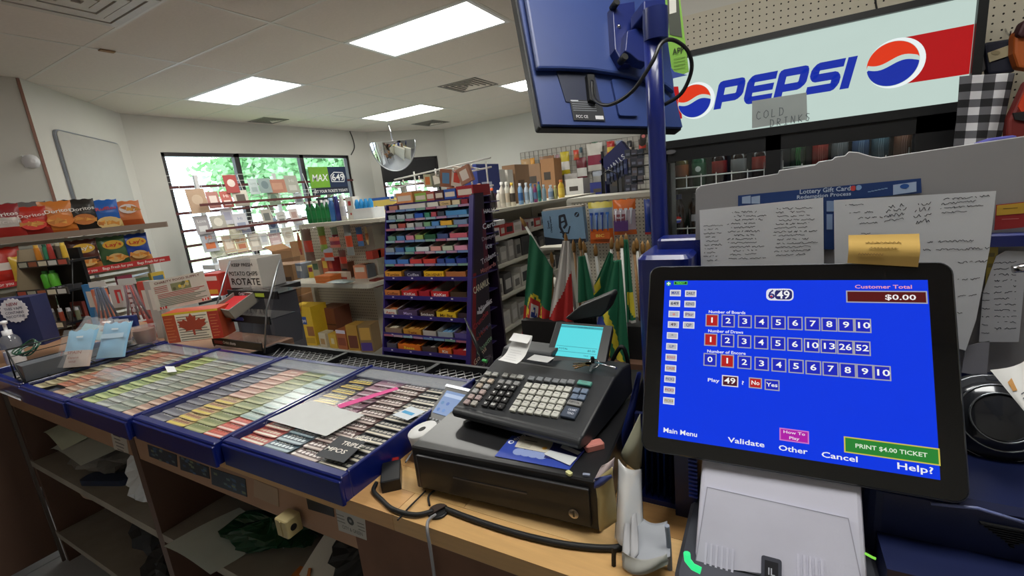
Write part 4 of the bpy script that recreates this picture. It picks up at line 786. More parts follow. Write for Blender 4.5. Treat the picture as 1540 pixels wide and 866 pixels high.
# HALLS box tilted + black wire rack
p = at(928, 241, 1, 5.2)
hb = thing('tilted_display_box', 'navy blue display box standing tilted on its corner on the black rack', 'box', M=FY(p.x, 5.2, p.z) @ MX.Rotation(.62, 4, 'Z'))
MB(K('1c2464')).box(-.16, -.11, -.12, .16, .13, 0).build('box_body', hb); MB(K('d8dce8')).text('HALLS', -.02, -.02, .001, .08, w=.22).build('lettering', hb)
br = thing('black_wire_rack', 'black metal rack of dark packets at the back beside the blue pole', 'rack', (0, 5.2, 0)); a, b = at(905, 232, 1, 5.2), at(978, 215, 1, 5.2)
m = MB(darkM)
for x in (a.x, (a.x+b.x)/2+.08, b.x): m.box(x-.012, .0, .9, x+.012, .03, b.z-.02)
for z in (.95, 1.15, 1.3, 1.45, 1.6, 1.72): m.box((a.x+b.x)/2+.08, -.1, z, b.x, .03, z+.012)
for k in range(14): x = a.x+(b.x-a.x)*k/13; m.tube([(x, -.1, 1.0), (x, -.12, 1.3)], .004, 4)
m.tube([(a.x+.02, -.12, 1.0), (a.x+.02, -.12, 1.55), (a.x+.10, -.12, 1.6), (a.x+.2, -.12, 1.55), (a.x+.2, -.12, 1.0)], .008, 6)
for x in (a.x, b.x): m.box(x-.012, 0, 0, x+.012, .03, .9)
m.build('rack_frame', br)
rn = random.Random(4)
for k in range(14):
    px, py = 945+(k % 3)*9+rn.uniform(-1, 1), 238+(k//3)*13; p = at(px, py, 1, 5.12); carton('dark_packet', '%s dark packet, %s from the top in the black rack' % (['left', 'middle', 'right'][k % 3], ['first', 'second', 'third', 'fourth', 'lowest'][k//3]), 'packet', (p.x, 5.12, p.z), .07, .04, .09, 0, ['3c404c', '504c58', '2c3444', '6c6468'][k % 4], [(.2, .3, .8, .6, '74788c')], [], 'packets in the black rack')
for k in range(6): p = at(915+k*5, 270-k*3, 1, 5.1); carton('dark_packet', ['first', 'second', 'third', 'fourth', 'fifth', 'sixth'][k]+' blue-black sleeve from the left under the tilted navy box', 'packet', (p.x, 5.1, p.z-.05), .05, .05, .16, 0, ['28304c', '343848', '1c2858', '2c3454', '40445c', '202c60'][k], [(.2, .4, .8, .7, '5c688c')], [], 'sleeves in the black rack')
p = at(967, 210, 1, 7.0); o = MB(K('3c3430')).lathe([(.05, -.12), (.05, .12)], n=14); o.use(K('c87070')).lathe([(.025, -.125), (.025, .125)], n=12); o = o.build('wrapped_roll'); Z(o, p); o.rotation_euler = (PI/2*.8, 0, .3); tag(o, 'dark roll seen end-on with a pink core at the top of the back display', 'roll')
# =============== COUNTER
CT = .92
woodC = [(206, 164, 108), (192, 148, 92), (214, 176, 122), (200, 154, 100), (184, 140, 88), (210, 170, 112)]
ct = thing('store_counter', 'long wooden butcher block counter with open shelves below', 'counter', (0, 0, 0))
for j in range(8):
    y0 = .53+j*.0675
    for i, (xa, xb) in enumerate([(-2.9, -1.9), (-1.9, -.62+.12*(j % 3)), (-.62+.12*(j % 3), .05-.1*(j % 2)), (.05-.1*(j % 2), 1.2)]):
        c = woodC[(j*2+i*3) % 6]; MB(mat('maple_stave_%d' % ((j*2+i*3) % 6), c, .38, nz=.16, sc=22, sx=(.5, 6, 6), coat=.25)).box(xa+.0006, y0, CT-.035, xb-.0006, y0+.0669, CT).build('wood_stave', ct)
MB(fasM).box(-2.9, .532, .80, -.72, .55, .885).build('fascia_board', ct)
MB(mat('rough_brown_edge', (112, 78, 60), .8, nz=.3, sc=12)).box(-.74, .531, .70, 1.2, .56, .885).build('fascia_board', ct)
bm_ = lambda nm, *b: MB(nm).box(*b)
bm_(brownM, -1.74, .53, 0, -1.70, 1.05, .885).build('divider', ct); bm_(brownM, -.70, .56, 0, -.66, 1.05, .885).build('divider', ct)
bm_(brownM, -2.892, .535, 0, -2.865, 1.03, .885).build('end_panel', ct); bm_(brownM, -2.9, 1.03, 0, 1.2, 1.06, .885).build('back_board', ct)
bm_(dustM, -2.9, .53, .50, -1.74, 1.03, .53).build('shelf', ct); bm_(dustM, -2.9, .53, .13, -1.74, 1.03, .16).build('shelf', ct)
bm_(dustM, -1.70, .53, .50, -.70, 1.03, .53).build('shelf', ct); bm_(dustM, -1.70, .53, .13, -.70, 1.03, .16).build('shelf', ct)
bm_(dustM, -.66, .56, .56, 1.2, 1.03, .58).build('shelf', ct)
bm_(mat('dull_metal_strip', (120, 110, 104), .4, .6), -2.905, .52, .0, -2.893, .532, .88).build('edge_strip', ct)
lc = thing('side_counter', 'brown laminate side counter meeting the long counter at the left', 'counter', (0, 0, 0))
bm_(brownM, -2.93, -1.2, .06, -2.905, .525, .88).build('side_panel', lc); bm_(brownM, -3.95, -1.2, 0, -3.92, 1.28, .88).build('side_panel', lc)
bm_(fasM, -4.0, -1.2, .88, -2.9, .50, .915).build('countertop', lc); bm_(fasM, -4.0, .50, .88, -2.9, 1.30, .915).build('countertop', lc); bm_(fasM, -2.9, 1.07, .88, -1.98, 1.30, .915).build('countertop', lc)
bm_(brownM, -2.9, 1.27, 0, -2.0, 1.29, .88).build('back_board', lc)
# stickers on fascia
FA = FY(0, .5315, 0)
def decal(name, lb, q, c, extra=None, cat='sticker', z=.0006, t=.0008, M=FA):
    P = [pl(M, *p) for p in q]; m = MB(K(c)); m.prism(P, 0, t)
    cx = sum(p[0] for p in P)/4; cy_ = sum(p[1] for p in P)/4
    if extra: extra(m, cx, cy_, P)
    o = m.build(name); o.matrix_world = M; return tag(o, lb, cat)
def prt(m, cx, cy_, P):
    m.use(K('504c4c'))
    for k in range(6): m.rect(cx-.035, cy_+.03-.013*k, cx+.03-.01*(k % 3), cy_+.034-.013*k, .001)
decal('price_label', 'white printed label on the tan counter edge, left of the dark cards', [(166, 646), (189, 652), (194, 682), (172, 675)], 'b8b0a4', prt)
def dk(m, cx, cy_, P):
    rn = random.Random(int(cx*1000)); 
    for k in range(14): m.use(K(['2c4868', '3c5878', '586c6c', '707c60'][k % 4])); x, y = cx+rn.uniform(-.07, .07), cy_+rn.uniform(-.02, .02); m.rect(x-.008, y-.003, x+.008, y+.004, .001+.00003*k)
decal('dark_card', 'leftmost dark blue picture card on the counter edge', [(222, 668), (266, 684), (267, 702), (225, 686)], '242c38', dk)
decal('dark_card', 'middle dark picture card on the counter edge', [(270, 686), (314, 702), (316, 720), (272, 706)], '20242c', dk)
decal('dark_card', 'rightmost dark blue picture card on the counter edge', [(317, 703), (369, 720), (372, 747), (319, 728)], '24303c', dk)
decal('tape_patch', 'pale brown tape patch on the counter edge', [(382, 720), (418, 735), (420, 762), (382, 746)], 'a08468')
decal('black_tape', 'black tape patch under the tray corner', [(459, 738), (500, 752), (503, 777), (464, 765)], '16161a')
def wc_(m, cx, cy_, P):
    m.use(K('303430')).disc(cx, cy_+.008, .001, .010, 14); m.use(K('8c8c88')).disc(cx, cy_+.008, .0012, .004, 8); m.use(K('605c58'))
    m.text('CITY & GREEN', cx, cy_-.015, .001, .012, w=.06)
    for k in range(3): m.rect(cx-.042, cy_+.012-.008*k, cx-.018, cy_+.014-.008*k, .001); m.rect(cx+.02, cy_+.010-.008*k, cx+.04, cy_+.012-.008*k, .001)
decal('white_card', 'white card with round dark emblem on the brown counter edge', [(505, 764), (549, 779), (552, 812), (510, 797)], 'b0aca4', wc_)
a = at(437, 785, 1, .51)
ob = thing('socket_box', 'cream plastic socket box fixed to the counter edge', 'socket', (a.x-.0, .503, a.z-.020)); ob.scale = (.58, .55, .56)
MB(mat('aged_cream_plastic', (184, 168, 120), .45)).rbox(-.035, -.03, .035, .04, .0, .075, .008, 4, .004).build('box_body', ob)
MB(mat('aged_cream_plastic2', (170, 152, 104), .45)).box(-.0, -.033, .004, .006, -.029, .07).build('seam', ob)
MB(matteM).cyl((.034, 0, .035), (.0365, 0, .035), .014, 14).build('opening', ob)
# =============== TICKET TRAYS
TP = [(-.735, .520), (-1.158, .502), (-1.577, .488), (-1.998, .480), (-2.436, .486)]
pal = [ # columns from right (front col) to left for each tray: (base, band, motif, name, (start, end))
 [('20242c', 'd8d0bc', 'b8b4a8', 'black and cream', 0, 1), ('4c3030', 'c8b8b0', 'e8e0dc', 'dotted maroon', 0, 1), ('2c4858', '9cb0b8', 'd0dce0', 'dark teal', 0, .4), ('a84038', 'e0d8c8', 'c8b8a0', 'red and cream', 0, .55), ('8c6478', 'd0c4cc', 'a07888', 'mauve', .4, 1), ('3c3844', 'd8b838', 'e0d060', 'black and yellow', .55, 1)],
 [('a8b8b0', '80a0a0', 'c0d0cc', 'pale teal', .25, 1), ('b84838', 'e8d0c8', 'd86858', 'orange-red', 0, .25), ('8c9464', 'b8b888', '707c50', 'sage green', .0, 1), ('c0a878', 'e0cc60', '8c4848', 'yellow and maroon', 0, .45), ('c49888', 'e0c8bc', 'a87868', 'salmon', .45, 1), ('70707c', '94949c', '5c5c68', 'slate grey', 0, 1)],
 [('b89484', 'd8c0b0', '9c7c6c', 'dusty rose', 0, 1), ('8c9488', 'b0b4a8', '707c74', 'grey green', 0, 1), ('9ca09c', 'c4c8c4', '6c7474', 'light grey', 0, 1), ('a8b878', 'c8d098', '708050', 'lime green', 0, 1), ('6c4c44', 'b09c90', '8c3c38', 'brown and red', .2, 1)],
 [('8c948c', 'b4bcb4', '707870', 'stone grey', 0, 1), ('a88c78', 'c8b09c', '8c6450', 'sand brown', 0, 1), ('9c5c48', 'c88c74', 'b87858', 'terracotta', .1, 1), ('b0a480', 'd0c8a4', '8c8460', 'khaki', 0, 1)],
 [('7c848c', 'a0a8b0', '5c646c', 'blue grey', 0, .5), ('9c9488', 'bcb4a8', '74706c', 'taupe', .0, .5)]]
ORD = 'first second third fourth fifth sixth seventh eighth ninth tenth eleventh twelfth thirteenth fourteenth fifteenth'.split()
TW, TD = .418, .490
tn = ['front right tray nearest the till', 'second tray from the till', 'third tray from the till', 'fourth tray from the till', 'farthest tray at the left end']
trayfloor = mat('tray_floor_grey', (70, 74, 84), .5)
cn_ = ['rightmost', 'second', 'third', 'fourth', 'fifth', 'leftmost']
for ti, (xr, yf) in enumerate(TP):
    xl = xr-TW+.004*(ti % 2); M = frame((xl, yf, CT), (1, 0.0, 0), (0, 1, 0)); W = xr-xl
    t = thing('ticket_tray', 'blue framed lottery ticket tray with clear cover, '+tn[ti], 'display tray', M=M, group='blue ticket trays')
    MB(blueM).rbox(0, 0, W, .022, 0, .058, .004, 3, .003).build('frame_front', t); MB(blueM).box(0, TD-.016, 0, W, TD, .054).build('frame_back', t)
    MB(blueM).rbox(0, .02, .010, TD, 0, .060, .003, 3, .002).build('frame_side', t); MB(blueM).rbox(W-.010, .02, W, TD, 0, .060, .003, 3, .002).build('frame_side', t)
    MB(blueM).rbox(-.0, -.006, W, .003, -.004, .050, .003, 3, .002).build('front_skirt', t)
    MB(trayfloor).box(.008, .02, 0, W-.008, TD-.015, .034).build('tray_floor', t)
    MB(clear('tray_cover', fac=.0, rough=.12, ior=1.16)).box(.009, .018, .0555, W-.009, TD-.01, .0568).build('clear_cover', t)
    MB(clear('rear_cover', (.8, .84, .92), rough=.1, fac=.05, haze=.25)).box(.01, TD-.075, .050, W-.01, TD-.018, .0535).build('rear_flap', t)
    cols = pal[ti]; n = len(cols); slots = 4 if ti < 3 else 4; span = (W-.03)/slots
    pos = {6: [0, 1, 2, 3, 2, 3] if ti == 0 else [0, 0, 1, 2, 2, 3], 5: [0, 1, 2, 3, 3], 4: [0, 1, 2, 3], 2: [0, 1]}[n]
    if ti == 2: cols = cols[:4]
    for ci, (bc, bd_, mc, nm, s0, s1) in enumerate(cols):
        k0 = pos[ci]; cw = span*.96; x0 = W-.014-(k0+1)*span; pitch = .033; y0 = .028+s0*.385; N = int((s1-s0)*.385/pitch+.4)
        if ti == 1 and ci == 0: y0 += .0
        m = MB(K(bc, .35)).rbox(0, 0, cw, .062, 0, .0011, .010, 3); m.use(K(bd_, .35)).rect(.003, .004, cw-.003, .0115, .0013)
        m.use(K(mc, .35))
        for q in range(6):
            if q % 2 == ci % 2: m.disc(.012+q*(cw-.02)/5.5, .021, .0013, .0052, 8)
            else: m.rect(.007+q*(cw-.02)/5.5, .017, .017+q*(cw-.02)/5.5, .026, .0013)
        m.use(K('e8e8e0' if ci % 3 else '16181c', .4)).text(['CASH', 'BINGO', 'LUCKY', 'GOLD', 'WIN', 'CROSS'][ci], cw*.5, .0335, .0013, .012, w=cw*.7)
        if ti == 0 and ci == 1: m.use(K('e8e4e0')).disc(.008, .008, .0016, .005, 10)
        first = None
        for k in range(N):
            if first is None: o = first = m.build('lottery_ticket')
            else: o = first.copy(); S.collection.objects.link(o)
            y = y0+(k)*pitch
            T = MX.Translation((x0+random.uniform(-.002, .002)+.0*k, y, .0415)) @ MX.Rotation(random.uniform(-.03, .03), 4, 'Z') @ MX.Rotation(-.10, 4, 'X')
            o.matrix_world = M @ T @ MX.Translation((0, 0, .006))
            tag(o, '%s %s ticket from the front in the %s' % (ORD[k], nm, tn[ti]), 'ticket', 'scratch tickets of the %s row in the %s' % (nm, tn[ti]))
# special items on trays
def flatq(name, lb, q, z, c, cat, extra=None, t=.0006, mt=None):
    P = [at(x, y, 2, z) for x, y in q]; O = P[3]; M = frame(O, P[2]-P[3], P[0]-P[3]); I = M.inverted(); L_ = [(I @ p) for p in P]
    m = MB(mt or K(c)); m.prism([(p.x, p.y) for p in L_], 0, t)
    if extra: extra(m, L_)
    o = m.build(name); o.matrix_world = M; return tag(o, lb, cat)
flatq('blank_paper', 'blank white sheet lying over the tickets in the nearest tray', [(467, 602), (548, 624), (490, 656), (402, 631)], .9785, 'c8caca', 'paper')
flatq('magenta_ticket', 'long pink-edged ticket strip beside the white sheet', [(596, 582), (600, 585), (512, 614), (507, 609)], .9788, 'd83c8c', 'ticket')
flatq('paper_scrap', 'small white paper scrap on the third tray', [(248, 551), (262, 551), (266, 559), (252, 560)], .980, 'e4e6ea', 'paper')
def rubd(m, L_):
    m.use(K('e8e4dc'))
    for s, x, y in (('UPGO', .05, .085), ('TRIPLE', .05, .058), ('MPOS', .03, .03)): m.text(s, x, y, .0012, .02, w=.06)
flatq('word_ticket', 'black ticket with large pale letters at the front corner of the nearest tray', [(512, 655), (550, 665), (517, 696), (474, 685)], .9792, '20242c', 'ticket', rubd)
flatq('cream_ticket', 'bright blue and white ticket near the card terminal', [(618, 611), (640, 619), (613, 632), (590, 624)], .9786, 'd0d8e0', 'ticket', lambda m, L_: m.use(K('3c9cd0')).rect(.01, .02, .05, .032, .001))
# wire rack shelf on the customer side
wk = thing('wire_shelf', 'black wire mesh shelf running behind the ticket trays', 'shelf', (0, 0, 0))
m = MB(darkM).box(-1.96, 1.035, .895, -.55, 1.05, .925); m.box(-1.96, 1.195, .895, -.55, 1.21, .925)
for x in (-1.96, -1.5, -1.03, -.56): m.box(x, 1.035, .895, x+.016, 1.21, .924)
m.build('shelf_frame', wk); MB(mat('black_liner', (18, 18, 20), .5)).box(-1.95, 1.045, .885, -.56, 1.20, .893).build('liner', wk)
m = MB(mat('pale_wire', (150, 150, 150), .35, .6))
for k in range(-8, 46):
    for s in (-1, 1):
        x = -1.95+k*.035; x0, x1 = x, x+.14*s+ (0); pa_ = (x0, 1.05, .905); pb_ = (x0+.12*s, 1.195, .905)
        if min(x0, pb_[0]) > -1.95 and max(x0, pb_[0]) < -.56: m.tube([pa_, pb_], .0017, 4)
m.build('mesh_wires', wk, kind='stuff'); MB(darkM).box(-1.96, 1.06, 0, -1.93, 1.09, .895).build('leg', wk); MB(darkM).box(-.6, 1.175, 0, -.57, 1.205, .895).build('leg', wk); MB(darkM).box(-1.96, 1.175, 0, -1.93, 1.205, .895).build('leg', wk)
# acrylic tiered display with red box
ac = thing('acrylic_display', 'clear three-tier acrylic display stand behind the far trays, mostly empty', 'display stand', (0, 0, 0))
smoke = clear('smoked_acrylic', (.86, .87, .9), fac=.05, rough=.08)
ax0 = at(352, 500, 1, 1.2).x; ax1 = at(430, 525, 1, 1.2).x
zt = [1.0, 1.10, 1.20]
for i, z in enumerate(zt):
    y = 1.10+i*.06; MB(smoke).add(side(y, y, y+.12, y+.12, z-.05, z-.045, ax0, ax1), BF).build('tier', ac)
    m = MB(matteM).box(ax0, y-.006, z-.07, ax1, y, z-.035); m.T = FY(0, y-.0068, 0); m.use(K('c8c8d0')).text('Energy' if 0 else 'Orbit shots', (ax0+ax1)/2-.05, z-.052, 0, .02, w=.1); m.use(K(['8c3040', '4048a0', 'a8b838'][i])).rect(ax0+.02+.1*i, z-.062, ax0+.09+.1*i, z-.045, .0004)
    m.build('tier_lip', ac)
for x in (ax0-.004, ax1): MB(smoke).add(side(1.10, 1.26, 1.29, 1.36, CT, 1.30, x, x+.004), BF).build('side_panel', ac)
for x in (ax0-.004, ax1): MB(steel).tube([(x+.002, 1.10, CT), (x+.002, 1.15, 1.1), (x+.002, 1.26, 1.30)], .004, 6).build('side_edge', ac)
ry_ = 1.33
p = at(378, 470, 1, ry_-.02); openbox('red_box', 'open grey and red box on the top tier of the acrylic stand', (at(353, 470, 1, 1.16).x, 1.12, 1.06), .17, .13, .05, -.10, cardD, False, K('c02028')).rotation_euler = (.42, 0, -.1)
p = at(362, 412, 1, 1.55)
openbox('chips_carton', 'white potato chips carton with an open flap and bold black words', (at(365, 430, 1, 1.5).x, 1.5, 1.10), .36, .15, .17, .03, K('c8c4bc'), False, None, [('POTATO CHIPS', .08, .50, .034, .26), ('ROTATE', .1, .22, .055, .26), ('KEEP FRESH', .1, .80, .026, .2)])
MB(K('c8c4bc')).box(0, 0, 0, .001, .001, .001)
cs = thing('carton_stand', 'dark stand under the potato chips carton', 'stand', (at(365, 430, 1, 1.5).x, 1.6, 0)); MB(mat('dark_laminate', (48, 44, 42), .6)).box(-.2, -.1, 1.07, .24, .1, 1.098).build('top', cs); MB(K('5c5c60')).box(.16, -.09, .0, .20, .09, 1.07).build('leg', cs); MB(K('5c5c60')).box(-.16, -.09, .0, -.13, .09, 1.07).build('leg', cs)
MB(matteM).box(.13, -.03, .70, .16, .05, 1.07).build('side_panel', cs)
carton('red_carton', 'red and yellow snack box left of the potato chips carton', 'box', (at(330, 425, 1, 1.45).x-.03, 1.42, 1.07), .13, .12, .13, .2, 'c03830', [(0, .1, .8, .3, 'd8a038'), (.1, .7, .9, .9, 'e0c8c0')])
# =============== COUNTER LEFT CLUTTER (z CT=.92 / tray top .98)
ZT = .98
# charity poster
a, b, c, d = (269, 414), (303, 406), (313, 452), (236, 470)
Mp = frame(at(236, 468, 1, .99), (1, .55, 0), (0, .1, 1))
def inM(M, px, py): return pl(M, px, py)
po = thing('charity_poster', 'white charity food supply poster standing above the maple leaf box', 'poster', M=Mp)
P = [inM(Mp, *q) for q in ((224, 424), (305, 407), (318, 451), (237, 468))]
Px0, Px1 = P[3][0], P[2][0]; Py0 = 0; Py1 = (P[0][1]+P[1][1])/2
MB(K('c0b8ac')).prism(P, -.003, 0).build('poster_sheet', po)
def bl(u, v): # bilinear inside quad P (TL,TR,BR,BL)
    x = (1-v)*((1-u)*P[3][0]+u*P[2][0])+v*((1-u)*P[0][0]+u*P[1][0]); y = (1-v)*((1-u)*P[3][1]+u*P[2][1])+v*((1-u)*P[0][1]+u*P[1][1]); return x, y
ang = math.atan2(P[1][1]-P[0][1], P[1][0]-P[0][0]); hh_ = P[0][1]-P[3][1]; ww_ = P[1][0]-P[0][0]
m = MB(K('6c2c28')); x, y = bl(.5, .9); m.text('CHARITY FOOD SUPPLY', x, y, .001, .1*hh_, w=ww_*.92, rot=ang)
m.use(K('7c7c58')).prism([bl(.36, .55), bl(.72, .55), bl(.72, .8), bl(.36, .8)], .0002, .0006)
rn = random.Random(2)
for k in range(9): m.use(K(['c8a838', '5c5c3c', 'b0a478'][k % 3])); x, y = bl(rn.uniform(.4, .68), rn.uniform(.6, .76)); m.disc(x, y, .0008+.00002*k, .008, 8)
for k in range(8):
    m.use(K('607060' if k > 2 else 'a04840')); v = .5-.055*k; q = [bl(.08, v), bl(.95-.1*(k % 3), v), bl(.95-.1*(k % 3), v+.022), bl(.08, v+.022)]; m.prism(q, .0002, .0006)
for k in range(4): v = .76-.06*k; m.use(K('a04840')); m.prism([bl(.05, v), bl(.3, v), bl(.3, v+.02), bl(.05, v+.02)], .0002, .0006)
for u in (.06, .84): m.use(K('b83028')); m.prism([bl(u, .03), bl(u+.13, .03), bl(u+.13, .11), bl(u, .11)], .0002, .0006); m.use(K('e8e4dc')); m.prism([bl(u+.035, .03), bl(u+.095, .03), bl(u+.095, .11), bl(u+.035, .11)], .0003, .0008); m.use(K('b83028')); x, y = bl(u+.065, .07); m.disc(x, y, .001, .005, 6)
m.build('lettering', po); MB(K('8c8880')).tube([(.0, -.3, -.02), (0, .05, -.02)], .006, 6).build('support_stick', po)
# maple leaf donation box
Mc = frame(at(250, 517, 2, ZT), (1, .62, 0), (0, 0, 1))
db = thing('donation_box', 'orange-red donation box with a maple leaf and lines of print', 'box', M=Mc)
P = [inM(Mc, *q) for q in ((243, 474), (326, 462), (331, 502), (250, 516))]; w_ = P[1][0]-P[0][0]; h_ = (P[0][1]+P[1][1])/2; x0 = P[0][0]
MB(K('b04828')).box(x0, 0, -.10, x0+w_, h_, 0).build('box_body', db)
m = MB(K('e4dcc8')).rect(x0+w_*.22, 0.002, x0+w_*.80, h_*.93, .0006); m.use(K('d8b830')).rect(x0, h_*.93, x0+w_, h_, .0008); m.use(K('a83020')).rect(x0+w_*.80, 0, x0+w_, h_*.93, .0006)
m.use(K('5c584c'))
for k in range(10): m.rect(x0+w_*.24, h_*(.06+.085*k), x0+w_*(.78-.03*(k % 3)), h_*(.085+.085*k), .0010)
leaf = [(0, 1), (.16, .72), (.32, .8), (.28, .42), (.55, .62), (.6, .48), (.95, .5), (.82, .25), (.92, .12), (.5, -.15), (.55, -.3), (.08, -.22), (.06, -.62), (-.06, -.62), (-.08, -.22), (-.55, -.3), (-.5, -.15), (-.92, .12), (-.82, .25), (-.95, .5), (-.6, .48), (-.55, .62), (-.28, .42), (-.32, .8), (-.16, .72)]
s_ = h_*.46; m.use(K('a04028')).prism([(x0+w_*.5+a*s_*1.05, h_*.48+b*s_) for a, b in leaf], .0012, .0018)
m.use(K('d89058'))
for k in range(8): m.rect(x0+w_*.02, h_*(.1+.1*k), x0+w_*(.14+.03*(k % 2)), h_*(.115+.1*k), .001); m.rect(x0+w_*.83, h_*(.1+.1*k), x0+w_*(.93+.03*(k % 2)), h_*(.115+.1*k), .001)
m.build('printed_front', db)
# counter display (lighters) far left
Ml = frame(at(70, 520, 1, .95)*0+V((-2.93, 1.02, .92)), (1, .35, 0), (0, 0, 1))
Z0 = .92
ld = thing('lighter_display', 'black stepped counter display of lighters and lip balms with a worn cream side', 'display stand', (-3.84, .93, Z0), .35)
def P3(px, py, y): return ld_i @ at(px, py, 1, y)
bpy.context.view_layer.update()
MB(K('8c7c64')).add(side(-.02, .12, .22, .26, 0, .52, -.17, -.155), BF).build('side_panel', ld); MB(darkM).tube([(.215, .0, 0), (.215, .07, .25), (.215, .12, .44)], .003, 6).build('side_rail', ld)
MB(darkM).box(-.16, .24, 0, .12, .26, .50).build('back_panel', ld)
for i, (z, y) in enumerate(((.06, -.02), (.25, .05), (.42, .10))):
    MB(darkM).box(-.16, y, z, .22, y+.17, z+.012).build('tier', ld)
    m = MB(K('34302c')).box(-.16, y-.008, z-.012, .22, y, z+.03)
    for k in range(5): m.use(K(['c8c8c4', 'b05040', 'a8a898', '98583c', 'd0c8b0'][(k+i) % 5])).box(-.15+k*.074, y-.0092, z-.006, -.09+k*.074, y-.008, z+.022)
    m.build('tier_lip', ld)
Ml = MX.Translation((-3.84, .93, Z0)) @ MX.Rotation(.35, 4, 'Z')
def onld(name, lb, x, y, z, prof, c, capc=None, grp=None, cat='lighter'):
    m = MB(K(c, .3)).lathe(prof, n=10)
    if capc: m.use(K(capc, .3)).lathe([(prof[-1][0]*.8, prof[-1][1]), (prof[-1][0]*.8, prof[-1][1]+.018)], n=8)
    o = m.build(name); o.matrix_world = Ml @ MX.Translation((x, y, z)); return tag(o, lb, cat, grp)
for k, c in enumerate(['4a9a28', '58a830']): onld('green_bottle', ['left', 'right'][k]+' bright green bottle on the middle tier of the lighter display', -.03+.055*k, .13, .262, [(.022, 0), (.025, .02), (.025, .09), (.018, .1)], c, '2c7c20', 'green bottles', 'bottle')
for k, (c, cc, lb) in enumerate([('c87c28', 'd8a848', 'orange tube'), ('387c5c', '2c5844', 'dark green tube'), ('a03830', 'b84840', 'red tube'), ('5c5044', 'b0a890', 'brown tube'), ('d0a838', 'e0c058', 'yellow tube')]): onld('tube_bottle', lb+' standing on the upper tier of the lighter display', -.08+.05*k, .16+.01*(k % 2), .432, [(.014, 0), (.016, .02), (.014, .09)], c, cc, 'tubes on the lighter display', 'tube')
for k in range(12):
    c = ['50504c', '74706c', 'a08858', '3c3c40', '8c8478', 'c8b070', '605c58', '405468', '94402c', 'b0a88c', '484440', '6c7058'][k]; lb = ['grey', 'silver-grey', 'bronze', 'black', 'stone', 'straw yellow', 'smoke grey', 'blue-grey', 'rust', 'cream', 'charcoal', 'olive'][k]
    onld('lighter', lb+' lighter in the bottom tier of the lighter display', -.14+.031*k, .05+.02*(k % 2), .072, [(.012, 0), (.012, .06)], c, 'b0b0b4', 'lighters in the bottom tier')
for k in range(6): carton('small_packet', ['black and white', 'silver', 'dark', 'white-labelled', 'grey', 'black'][k]+' packet lying on the middle tier of the lighter display', 'packet', tuple(Ml @ V((.07+.024*k, .06, .262))), .022, .08, .02+.003*(k % 3), .25, ['303034', '84848c', '1c1c20', 'c8c8c4', '5c5c60', '28282c'][k], [(.1, .3, .9, .7, 'b8b8b4')], [], 'packets on the middle tier')
carton('white_packet', 'bright white packet with a blue and red stripe in the lighter display', 'packet', tuple(Ml @ V((.0, .0, .14))), .09, .04, .03, .25, 'd8d8d8', [(.3, .3, .9, .8, 'c84838'), (.5, 0, .8, .4, '3858b0')])
# starburst sign and blue boxes at far left
Ms = frame(at(22, 467, 1, .70), (.8, .6, 0), (0, 0, 1)); 
sb = thing('starburst_sign', 'white starburst sign on a dark blue box at the left edge', 'sign', M=Ms)
P = [inM(Ms, *q) for q in ((-30, 455), (44, 450), (56, 520), (-30, 540))]; MB(K('1c2450')).box(min(p[0] for p in P), P[2][1], -.10, P[1][0], P[0][1], -.004).build('box_body', sb)
c0 = inM(Ms, 21, 467); q = abs(inM(Ms, 43, 467)[0]-c0[0])
m = MB(K('d8d4d8')).prism([(c0[0]+q*(1 if k % 2 else .9)*math.cos(2*PI*k/40), c0[1]+q*(1 if k % 2 else .9)*math.sin(2*PI*k/40)) for k in range(40)], -.003, 0); m.use(K('8c3848')).text('NEW', c0[0], c0[1]+q*.5, .001, q*.35); m.use(K('4c4860'))
for k, s in enumerate(('THIS VAPE', 'CONTAINS', 'NICOTINE')): m.text(s, c0[0], c0[1]+q*(.15-.32*k), .001, q*.28, w=q*1.3)
m.build('starburst', sb)
carton('blue_box', 'bright blue and white box under the starburst sign', 'box', (-3.12, .42, .915), .2, .15, .13, QB-.5, '2c50a0', [(.0, 0, 1, .45, 'c8ccd4'), (.2, .55, .8, .8, '5c80c8')])
carton('dark_box', 'stack of dark and pale leaflets at the left edge of the counter', 'leaflets', (-3.3, .25, .915), .2, .12, .05, QB-.3, '3c4048', [(0, .4, 1, .6, 'b8b8b8')])
# hanging bead strips / clear pouches
for i, (px, c1, c2, lb) in enumerate([(163, '485068', '30384c', 'clear sleeve of slate blue strips'), (208, '705058', 'a03c38', 'clear sleeve of red and dark beaded strips')]):
    O = at(px, 484, 1, 1.02); t = thing('hanging_sleeve', lb+' hanging behind the blue packets', 'packet', O, .5, 'clear hanging sleeves')
    MB(foilM).add([(-.03, 0, .20), (.03, 0, .20), (.085, 0, 0), (-.07, 0, 0)], [(0, 1, 2, 3)]).build('clear_sleeve', t); MB(K('b8b4b0')).box(-.045, -.002, .195, .045, .002, .225).build('header_card', t)
    for k in range(5): m = MB(K([c1, c2][k % 2])); m.tube([(-.02+.01*k, .004, .19), (-.03+.016*k, .006, .1), (-.05+.028*k, .004, .01)], .006, 5); m.build('strip', t)
    if i: 
        for k in range(6): MB(K('c8b0b0')).box(-.01, -.004, .03+.025*k, .004, .0, .045+.025*k).build('bead', t)
carton('pendant_card', 'white card with red loop shapes between the hanging sleeves', 'card', tuple(at(184, 462, 1, 1.05)), .10, .01, .12, .4, 'b8b0ac', [(.3, .2, .45, .8, 'b83838'), (.6, .3, .7, .8, 'c04848'), (.3, .7, .7, .8, 'b83838')])
